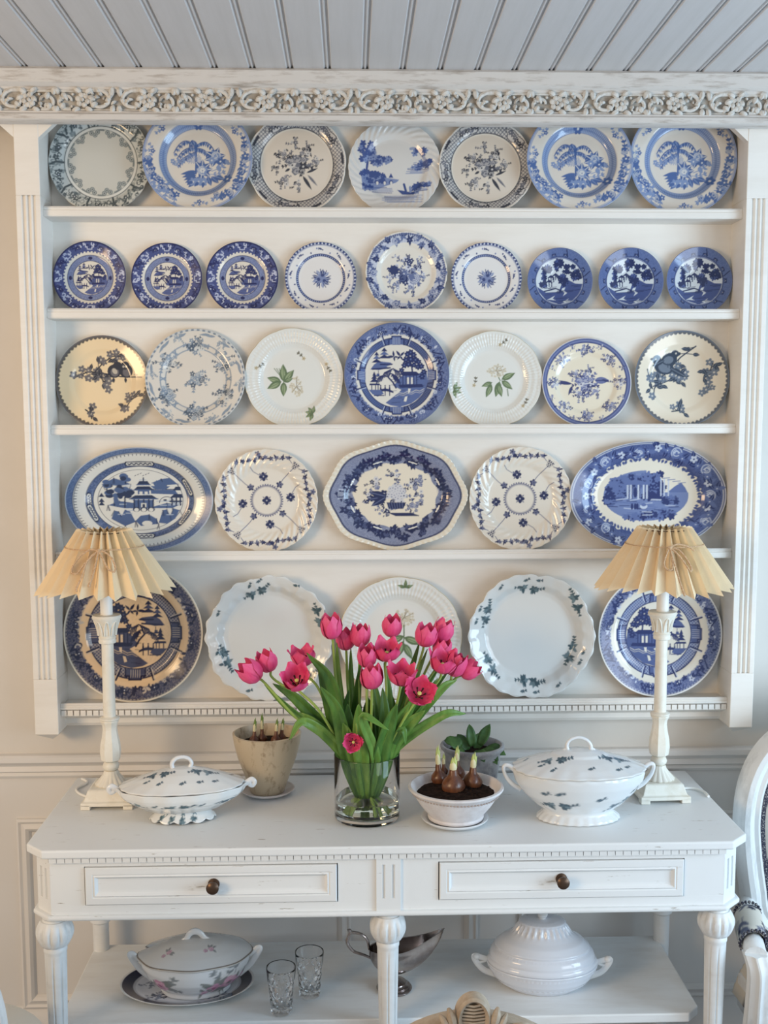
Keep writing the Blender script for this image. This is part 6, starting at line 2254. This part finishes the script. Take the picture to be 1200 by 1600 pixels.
roses(cv, [(-.083, .014, .021), (-.100, .004, .012), (.050, .002, .020), (.088, .014, .023), (.110, .010, .014), (.028, -.016, .012), (.134, .014, .013), (-.18, .01, .018), (.2, .01, .018)], 1)
for x, y, a in ((-.058, .016, .8), (-.066, .004, -.4), (.072, .032, 1.2), (.094, .040, 1.5), (.064, .03, 2.2)): cv.sprig(x, y, .028, a, (140, 146, 150), 2, .0016, .5)
addmesh('body', vessel_mesh('body', pf, .70, cv.soften(), mod=lambda T, S, R, Z: (R * (1 + .018 * np.cos(8 * T) * (S > .1) * (S < .45) * .6 + .014 * np.cos(8 * T) * np.clip((S - .6) / .4, 0, 1)), Z)), rt)
A = 1.42
cv = Cv((206, 209, 211), A, 1, 150)
for x, y in ((-.60, -.42), (.42, -.42), (-.3, .55), (.5, .5)):
    rg = random.Random(int(x * 10 + 40))
    cv.rose(x, y, .075, (184, 150, 172), (216, 190, 204), rg); cv.rose(x - .13, y - .07, .055, (170, 140, 160), (206, 184, 198), rg)
    for a in (.3 + x, 1.9, 2.6, 5.6 + x): cv.leaf(x + .05 * math.cos(a), y + .05 * math.sin(a), .12, .06, a + .7 * math.sin(9 * a), (142, 146, 150))
R_ = .0935
me = dish_mesh('lid', cv.soften(), R_, 140, A, [(0, .36), (.25, .34), (.5, .27), (.75, .15), (.92, .05), (1, 0)], lambda th: (1 + .014 * np.cos(8 * th)) * (1 - .16 * np.exp(-((((th - 2.86 + math.pi) % (2 * math.pi)) - math.pi) / .10) ** 4)), None, .05, (.982, (120, 112, 104)), dome=True)
addmesh('lid', me, rt, (0, 0, rimz + .003))
hz = rimz + .003 + R_ * .33
b = MB()
b.tube(smooth_path([(-.034, 0, hz - .006), (-.020, 0, hz + .002), (-.012, 0, hz + .014), (.0, 0, hz + .019), (.012, 0, hz + .014), (.022, 0, hz + .002), (.036, 0, hz - .006)], 6), lambda t: .0058 - .002 * abs(2 * t - 1), 10, 1.4)
b.build('lid_handle', 'white_china', rt)
for sx in (-1, 1):
    b = MB()
    b.tube(smooth_path([(sx * .100, 0, rimz * .34), (sx * .128, 0, rimz * .62), (sx * .147, 0, rimz * .95), (sx * .150, 0, rimz * 1.06), (sx * .143, 0, rimz * 1.06), (sx * .133, 0, rimz * .93), (sx * .122, 0, rimz * .86)], 6), lambda t: .0058 - .0015 * t, 10, 1.3)
    b.build('side_handle', 'white_china', rt)

# ---- cut glass tumblers


def tumbler(px, py, label):
    p = atz(px, py, SZ)
    r = root('tumbler', (p[0], p[1], SZ + .0006), label, 'glass', 'pair of cut glass tumblers')
    h = .108
    def md(t, z, k):
        if .012 < z < .075:
            return 1 - .11 * abs(math.sin(5 * t + z * 120)) * abs(math.sin(5 * t - z * 120)) - .03 * abs(math.sin(10 * t))
        return 1
    out = [(.001, 0), (.020, 0), (.0235, .003)] + [(.0240 + .0095 * t, .006 + (h - .009) * t) for t in np.linspace(0, 1, 40)] + [(.0330, h)]
    inn = [(.0315, h - .001), (.0305, h - .006), (.028, h * .6), (.0235, h * .3), (.0205, .02), (.016, .016), (.001, .015)]
    n0 = len(out)
    MB().lathe(out + inn, 110, mod=lambda t, z, k: md(t, z, k) if k < n0 else 1).build('glass_body', 'cutglass', r)
    return r


tumbler(440, 1582, 'cut glass tumbler in front on the lower shelf')
tumbler(484, 1556, 'cut glass tumbler standing behind its twin, nearer the gravy boat')

# ---- silver gravy boat
p = atz(616, 1545, SZ)
gb = root('gravy_boat', (p[0], p[1], SZ + .0005), 'tarnished silver gravy boat behind the middle table leg', 'gravy boat')
b = MB()
b.lathe([(.030, 0), (.0405, .001), (.042, .004), (.040, .007), (.036, .009), (.036, .011), (.030, .014), (.028, .018), (.016, .022), (.009, .029), (.008, .037), (.012, .042)], 44)
b.build('foot', 'silver', gb)
sy_ = lambda py: at(616, py, p[1])[2] - SZ
R = []
zb_, zr = .040, sy_(1480)
nn = 44
for k in range(9):
    t = k / 8
    ring = []
    for i in range(nn):
        a = 2 * math.pi * i / nn
        ca, sa_ = math.cos(a), math.sin(a)
        f = math.sin(t * math.pi / 2) ** .8
        sp = max(ca, 0) ** 4                                   # spout side
        x = (.066 * ca + .045 * sp * t + .006) * (.16 + .84 * f)
        y = .038 * sa_ * (.16 + .84 * f) * (1 - .45 * max(ca, 0) ** 3)
        z = zb_ + (zr - zb_) * (1 - math.cos(t * math.pi / 2)) ** .9 + (.030 * sp + .012 * max(ca, 0) - .004 * max(-ca, 0)) * t * t
        ring.append((x, y, z))
    R.append(ring)
top = R[-1]
R2 = [[(x * .985, y * .97, z - .0002) for x, y, z in r] for r in R[::-1]]
R2 = [[(x, y, z + .0012) for x, y, z in r] for r in R2]
MB().rings(R + [[(x * 1.015, y * 1.03, z + .0022) for x, y, z in top]] + R2, True, True).build('bowl', 'silver', gb)
b = MB()
hx = -.060
b.tube(smooth_path([(hx + .002, 0, zr - .006), (hx - .004, 0, zr + .020), (hx - .020, 0, zr + .034), (hx - .040, 0, zr + .038), (hx - .046, 0, zr + .044), (hx - .042, 0, zr + .036), (hx - .050, 0, zr + .014), (hx - .036, 0, zr - .008), (hx - .012, 0, zr - .018), (hx + .014, 0, zr - .030)], 6), lambda t: .0030 + .0012 * math.sin(math.pi * t), 8)
b.build('handle', 'silver', gb)

# ---- white ribbed tureen
p = atz(846, 1536, SZ)
wtu = root('tureen', (p[0], p[1], SZ + .0005), 'plain white moulded tureen with knob lid on the lower shelf', 'tureen', rz=math.radians(-5))
sc_ = (at(932, 1510, p[1])[0] - at(763, 1510, p[1])[0]) / 2
rz2 = at(846, 1500, p[1])[2] - SZ
white = Cv((222, 226, 234), .9, .2, 60)
pf = [(.5, 0), (.66, 0), (.68, .03), (.80, .22), (.92, .5), (.985, .78), (1.0, .92), (1.02, .95), (1.0, 1.0)]
pf = [(a * sc_, b * rz2) for a, b in pf]
addmesh('body', vessel_mesh('body', pf, .72, white, 200, 90, mod=lambda T, S, R, Z: (R * (1 + .026 * np.cos(56 * T) * np.exp(-((S - .50) / .022) ** 2) + .016 * np.cos(80 * T) * np.exp(-((S - .88) / .03) ** 2)), Z)), wtu)
lz = at(846, 1436, p[1])[2] - SZ - rz2
pf = [(1.0, 0), (1.01, .04), (.985, .10), (.955, .12), (.965, .17), (.93, .27), (.85, .35), (.875, .39), (.83, .43), (.74, .54), (.62, .62), (.52, .72), (.44, .86), (.42, .92), (.44, .95), (.41, .97), (.30, 1.0), (.02, 1.02)]
pf = [(a * sc_, b * lz) for a, b in pf]
addmesh('lid', vessel_mesh('lid', pf, .72, white, 200, 110, mod=lambda T, S, R, Z: (R * (1 + .014 * np.cos(80 * T) * np.exp(-((S - .20) / .02) ** 2) + .05 * np.cos(26 * T) * np.exp(-((S - .62) / .06) ** 2) + .02 * np.cos(44 * T) * np.exp(-((S - .75) / .015) ** 2)
                                                                                                  - .10 * np.exp(-((((T - 3.0 + math.pi) % (2 * math.pi)) - math.pi) / .09) ** 4) * np.exp(-((S - .06) / .06) ** 4)), Z),
                           inner=((.5, -.001), (.1, -.002))), wtu, (0, 0, rz2 + .001))
b = MB()
b.lathe([(.011, rz2 + lz), (.008, rz2 + lz + .004), (.012, rz2 + lz + .008), (.013, rz2 + lz + .013), (.008, rz2 + lz + .017), (.001, rz2 + lz + .018)], 20)
b.build('knob', 'white_china', wtu)
for sx in (-1, 1):
    b = MB()
    q = sc_
    b.tube(smooth_path([(sx * .80 * q, 0, rz2 * .30), (sx * 1.06 * q, 0, rz2 * .52), (sx * 1.20 * q, 0, rz2 * .86), (sx * 1.24 * q, 0, rz2 * 1.10), (sx * 1.16 * q, 0, rz2 * 1.08), (sx * .99 * q, 0, rz2 * .98)], 6), lambda t: .0058 - .001 * t, 10, 1.4)
    b.ball((sx * 1.20 * q, 0, rz2 * 1.10), .010, .009, .008, 10, 6)
    b.tube(smooth_path([(sx * 1.0 * q, 0, rz2 * .95), (sx * 1.12 * q, 0, rz2 * .84), (sx * 1.20 * q, 0, rz2 * .9)], 5), .0036, 8)
    b.build('side_handle', 'white_china', wtu)

# ================================================================== chairs


def toile(A, B, n, seed, base=(214, 208, 196), dens=1.0):
    """cream cloth printed with dark blue-grey foliage"""
    c = Cv(base, A, B, n)
    rng = random.Random(seed)
    dk, md = (48, 52, 74), (104, 108, 128)
    k = int(A * B * 4 / (.05 * .05) * dens)
    for i in range(k):
        x, y = rng.uniform(-A, A), rng.uniform(-B, B)
        u = rng.random()
        if u < .45:
            for q in range(7): c.leaf(x + rng.uniform(-.018, .018), y + rng.uniform(-.014, .014), rng.uniform(.014, .026), rng.uniform(.005, .009), rng.random() * 6.28, rng.choice((dk, dk, md)))
        elif u < .75:
            c.sprig(x, y, rng.uniform(.03, .06), rng.random() * 6.28, rng.choice((dk, md)), 4, .0025, .3)
        else:
            for q in range(5): c.seg([(x - .02, y + .004 * q), (x + rng.uniform(.005, .03), y + .004 * q + .002)], .0016, md)
    return c.soften()


def cloth_sheet(name, cv, fn, nu, nv):
    """printed cloth over a surface fn(u,v)->(x,y,z, s,t) with s,t in cloth metres"""
    U, Vv = np.meshgrid(np.linspace(-1, 1, nu), np.linspace(-1, 1, nv))
    X, Y, Z, S, T = fn(U, Vv)
    V = np.stack([X.ravel(), Y.ravel(), Z.ravel()], 1)
    i = np.arange(nu * nv).reshape(nv, nu)
    Q = np.stack([i[:-1, :-1], i[:-1, 1:], i[1:, 1:], i[1:, :-1]], -1).reshape(-1, 4)
    return np_mesh(name, V, Q, [], cv.sample(S.ravel(), T.ravel()), 'cloth')


# ---- armchair at the right, its back near the wall
AY = -.20
pL = at(1150, 1283, AY)
axc = pL[0] + .295
az = pL[2]
ac = root('armchair', (axc, -.42, 0), 'white carved armchair in dark toile cloth right of the table', 'armchair')
HALF = [(0, .262), (-.09, .252), (-.165, .222), (-.225, .168), (-.258, .095), (-.2685, .01), (-.262, -.08), (-.248, -.17), (-.236, -.23), (-.20, -.262), (-.1, -.268), (0, -.268)]
LP = smooth_path([(x, 0, z) for x, z in HALF], 6)
full = [np.array(p) for p in LP] + [np.array((-p[0], 0, p[2])) for p in LP[::-1][1:-1]]
off = np.array((0, AY + .42, az))


def ring_sweep(path, prof, off_):
    """closed moulding: prof = (outward, forward) section"""
    P = np.array(path)
    n = len(P)
    T_n = np.roll(P, -1, 0) - np.roll(P, 1, 0)
    T_n /= np.linalg.norm(T_n, axis=1)[:, None]
    out = np.stack([T_n[:, 2] * -1, T_n[:, 1] * 0, T_n[:, 0]], 1)
    m = P.mean(0)
    sg = np.sign(((P - m) * out).sum(1).mean())
    out *= sg
    b = MB()
    R = [[tuple(P[i] + out[i] * a + np.array((0, -f, 0)) + off_) for a, f in prof] for i in range(n)]
    k = len(prof)
    b.rings(R + [R[0]], False, False)
    return b


sec = [(-.027, .0), (-.027, .022), (-.019, .028), (-.010, .024), (.004, .034), (.016, .032), (.025, .020), (.028, .004), (.028, -.02), (-.02, -.02)]
ring_sweep(full, sec, off).build('back_frame', 'chairwood', ac)
ring_sweep([p * np.array((.888, 1, .888)) for p in full], [(.006, .016), (.004, .024), (-.006, .024), (-.008, .016)], off).build('braid', 'gimp', ac)
cvT = toile(.30, .30, 420, 5)
fx_ = np.array([p[0] for p in full]); fz_ = np.array([p[2] for p in full])
ang = np.arctan2(fz_, fx_)
o_ = np.argsort(ang)
rad_ = np.hypot(fx_, fz_)


def back_pad(U, V):
    th = np.pi * U
    rmax = np.interp(th, ang[o_], rad_[o_], period=2 * np.pi) * .885
    q = (V + 1) / 2
    x, z = rmax * q * np.cos(th), rmax * q * np.sin(th)
    y = -.018 - .035 * (1 - q ** 3)
    return x + off[0], y + off[1], z + off[2], x, z


addmesh('back_pad', cloth_sheet('back_pad', cvT, back_pad, 160, 60), ac)
zs_ = .335
seat_cv = toile(.34, .42, 300, 9)


def seat_pad(U, V):
    q = np.maximum(np.abs(U), np.abs(V))
    k = np.clip((q - .82) / .18, 0, 1)
    x = U * .285
    y = -.03 + V * .27
    z = zs_ + .05 * (1 - (np.abs(U) ** 4) * .5) * (1 - .3 * np.abs(V) ** 4) - .11 * k ** 2.2
    return x, y, z, x, y


addmesh('seat_pad', cloth_sheet('seat_pad', seat_cv, seat_pad, 110, 110), ac)
b = MB()
b.box(-.278, .278, -.285, .225, .215, zs_ - .03)
bev(b.build('seat_rail', 'chairwood', ac), .008, 3)
for sx in (-1, 1):
    for y, f in ((-.255, 1), (.21, 0)):
        b = MB()
        if f:
            b.lathe([(.012, 0), (.018, .02), (.017, .04), (.026, .18), (.020, .19), (.030, .205), (.030, .24)], 24, (sx * .25, y, 0), mod=lambda t, z, k: 1 - .07 * abs(math.sin(5 * t)) * (1 <= k <= 3))
        else:
            b.tube([(sx * .24, y, .40), (sx * .24, y + .005, .2), (sx * .25, y + .03, 0)], lambda t: .024 - .008 * t, 10)
        b.build('leg', 'chairwood', ac)
    # arm: from the back frame forward, padded in the middle, and its fluted support
    ya = lambda Y: Y + .42
    W_ = lambda px, py, Y: at(px, py, Y) - np.array((axc, -.42, 0))
    arm = smooth_path([W_(1171, 1408, -.205), W_(1168, 1428, -.27), W_(1170, 1449, -.36), W_(1177, 1476, -.46), W_(1181, 1494, -.50)], 6)
    z1 = arm[-1][2]
    mir = lambda P: [(p[0] if sx < 0 else -p[0], p[1], p[2]) for p in P]
    b = MB().tube(mir(arm), lambda t: .021 + .004 * t, 12)
    b.build('arm', 'chairwood', ac)
    AP = arm[7:19]
    cvA = toile(.10, .10, 700, 13 + sx, dens=2.2)

    def pad(U, V):
        t = (V + 1) / 2 * (len(AP) - 1)
        i = np.clip(t.astype(int), 0, len(AP) - 2)
        f = t - i
        A_ = np.array(AP)
        c0 = A_[i] * (1 - f)[..., None] + A_[i + 1] * f[..., None]
        a = np.pi * U
        r = .034 * (1 - .25 * np.abs(V) ** 6)
        x = c0[..., 0] + r * np.cos(a)
        x = x if sx < 0 else -x
        return x, c0[..., 1], c0[..., 2] + .006 + r * .9 * np.sin(a), .028 * a, .05 * V
    addmesh('arm_pad', cloth_sheet('arm_pad', cvA, pad, 60, 50), ac)
    for q in (0, -1):
        c_ = np.array(AP[q])
        b = MB()
        for i in range(22):
            a = 2 * math.pi * i / 22
            b.ball(((c_[0] + .031 * math.cos(a)) * (1 if sx < 0 else -1), c_[1] - (.002 if q else -.002), c_[2] + .006 + .028 * math.sin(a)), .0042, n=6, m=4)
        b.build('braid', 'gimp', ac)
    e = arm[-1]
    sup = smooth_path([np.array((e[0], e[1] + .005, e[2] + .006)), np.array((e[0] + .004, e[1] - .012, e[2] - .03)), np.array((e[0] + .006, e[1] - .004, e[2] - .10)), np.array((e[0] + .012, e[1] + .02, zs_ - .04))], 8)
    b = MB()
    n_ = 40
    R = []
    for k, p in enumerate(sup):
        t = k / (len(sup) - 1)
        r = .029 - .003 * math.sin(math.pi * t)
        R.append([((p[0] + r * (1 - .20 * abs(math.sin(3.5 * a)) ** 1.5) * math.cos(a)) * (1 if sx < 0 else -1), p[1] + r * (1 - .20 * abs(math.sin(3.5 * a)) ** 1.5) * math.sin(a), p[2]) for a in [2 * math.pi * i / n_ for i in range(n_)]])
    b.rings(R)
    b.build('arm_support', 'chairwood', ac)

for sx in (-1, 1):
    cvS = toile(.16, .12, 600, 31 + sx, dens=1.8)

    def side(U, V):
        y = .05 + U * .13
        zt_ = np.interp(y, [p[1] for p in arm[::-1]], [p[2] for p in arm[::-1]]) - .008
        z = .30 + (zt_ - .30) * (V + 1) / 2
        x = sx * (.272 + .012 * (1 - V ** 2) * (1 - U ** 2))
        return x + 0 * y, y, z, U * .15, V * .10
    addmesh('side_panel', cloth_sheet('side_panel', cvS, side, 60, 40), ac)

# ---- chairs with oval backs, seen from behind


def oval_chair(cx, cy, ztop, label, wood, crest, rw=.215, rh=.24):
    r = root('dining_chair', (cx, cy, 0), label, 'chair')
    zc = ztop - rh
    P = [np.array((rw * math.cos(a), 0, rh * math.sin(a))) for a in np.linspace(0, 2 * math.pi, 64, endpoint=False)]
    s2 = [(-.020, -.014), (-.020, .010), (-.012, .016), (-.004, .012), (.006, .018), (.014, .014), (.016, .004), (.014, -.014)]
    ring_sweep([p * np.array((.955, 1, .955)) for p in P], s2, np.array((0, 0, zc))).build('back_frame', wood, r)
    b = MB()
    R = [[(rw * .93 * q * math.cos(a), y, zc + rh * .93 * q * math.sin(a)) for a in np.linspace(0, 2 * math.pi, 40, endpoint=False)] for q, y in ((.98, -.004), (.8, -.018), (.4, -.026), (.02, -.028))]
    b.rings(R, False, True)
    R = [[(x, .02 - y, z) for x, y, z in q] for q in R]
    b.rings([q[::-1] for q in R], False, True)
    b.build('back_panel', 'linen', r)
    b = MB().lathe([(.001, .48), (.15, .475), (.205, .455), (.215, .43), (.21, .40), (.001, .40)], 40, (0, .25, 0))
    b.build('seat', 'linen', r)
    MB().lathe([(.001, .36), (.21, .36), (.218, .37), (.218, .40), (.001, .40)], 40, (0, .25, 0)).build('seat_rail', wood, r)
    for sx in (-1, 1):
        MB().tube([(sx * .10, .0, zc - rh * .86), (sx * .13, .05, .44), (sx * .15, .09, .36), (sx * .17, .06, 0)], lambda t: .019 - .004 * t, 10).build('leg', wood, r)
        MB().lathe([(.011, 0), (.014, .02), (.022, .32), (.026, .36)], 18, (sx * .15, .41, 0), mod=lambda t, z, k: 1 - .06 * abs(math.sin(5 * t))).build('leg', wood, r)
    if crest:
        k = .00091
        zc2 = ztop + .004
        b = MB()
        ell = [np.array((.0225 * math.cos(a), 0, .030 * math.sin(a))) for a in np.linspace(0, 2 * math.pi, 36, endpoint=False)]
        ring_ = ring_sweep(ell, [(-.004, -.004), (-.005, .012), (.0, .018), (.004, .014), (.005, -.004)], np.array((0, -.006, zc2)))
        ring_.build('medallion_rim', 'taupe', r)
        b.lathe([(.001, 0), (.019, .0), (.0195, .004), (.001, .010)], 24, ay=1.35)
        md_ = b.build('medallion', 'taupe_d', r)
        md_.rotation_euler = (math.pi / 2, 0, 0)
        md_.location = (0, -.008, zc2)
        b = MB()
        for i in range(9):
            z = -.021 + .0052 * i
            hw = .0185 * math.sqrt(max(1 - (z / .0265) ** 2, .05))
            b.tube([(-hw, -.0165, z), (0, -.0205, z), (hw, -.0165, z)], .0019, 6)
        o = b.build('rib', 'taupe', r)
        o.location = (0, 0, zc2)
        for sx in (-1, 1):
            for (x0, z0, x1, z1, w) in ((.028, -.022, .037, .014, .0075), (.034, -.026, .050, .004, .006), (.044, -.026, .078, -.022, .0055), (.05, -.018, .085, -.014, .0045), (.07, -.028, .115, -.036, .005), (.09, -.030, .125, -.030, .004)):
                pts = [(sx * (x0 + (x1 - x0) * t), -.012 - .008 * math.sin(math.pi * t), zc2 + z0 + (z1 - z0) * t + .006 * math.sin(math.pi * t)) for t in np.linspace(0, 1, 8)]
                MB().tube(pts, lambda t: w * (.25 + .75 * math.sin(math.pi * (.12 + .84 * t))), 8).build('acanthus_leaf', 'taupe', r)
    return r


p = at(738, 1583, -1.20)
oval_chair(p[0], -1.20, p[2] - .003, 'taupe dining chair with carved medallion crest in front of the table', 'taupe', True)
p = at(3, 1585, -1.0)
oval_chair(p[0] - .214, -1.0, p[2] + .20, 'white painted oval-back chair at the lower left edge', 'chairwood', False)
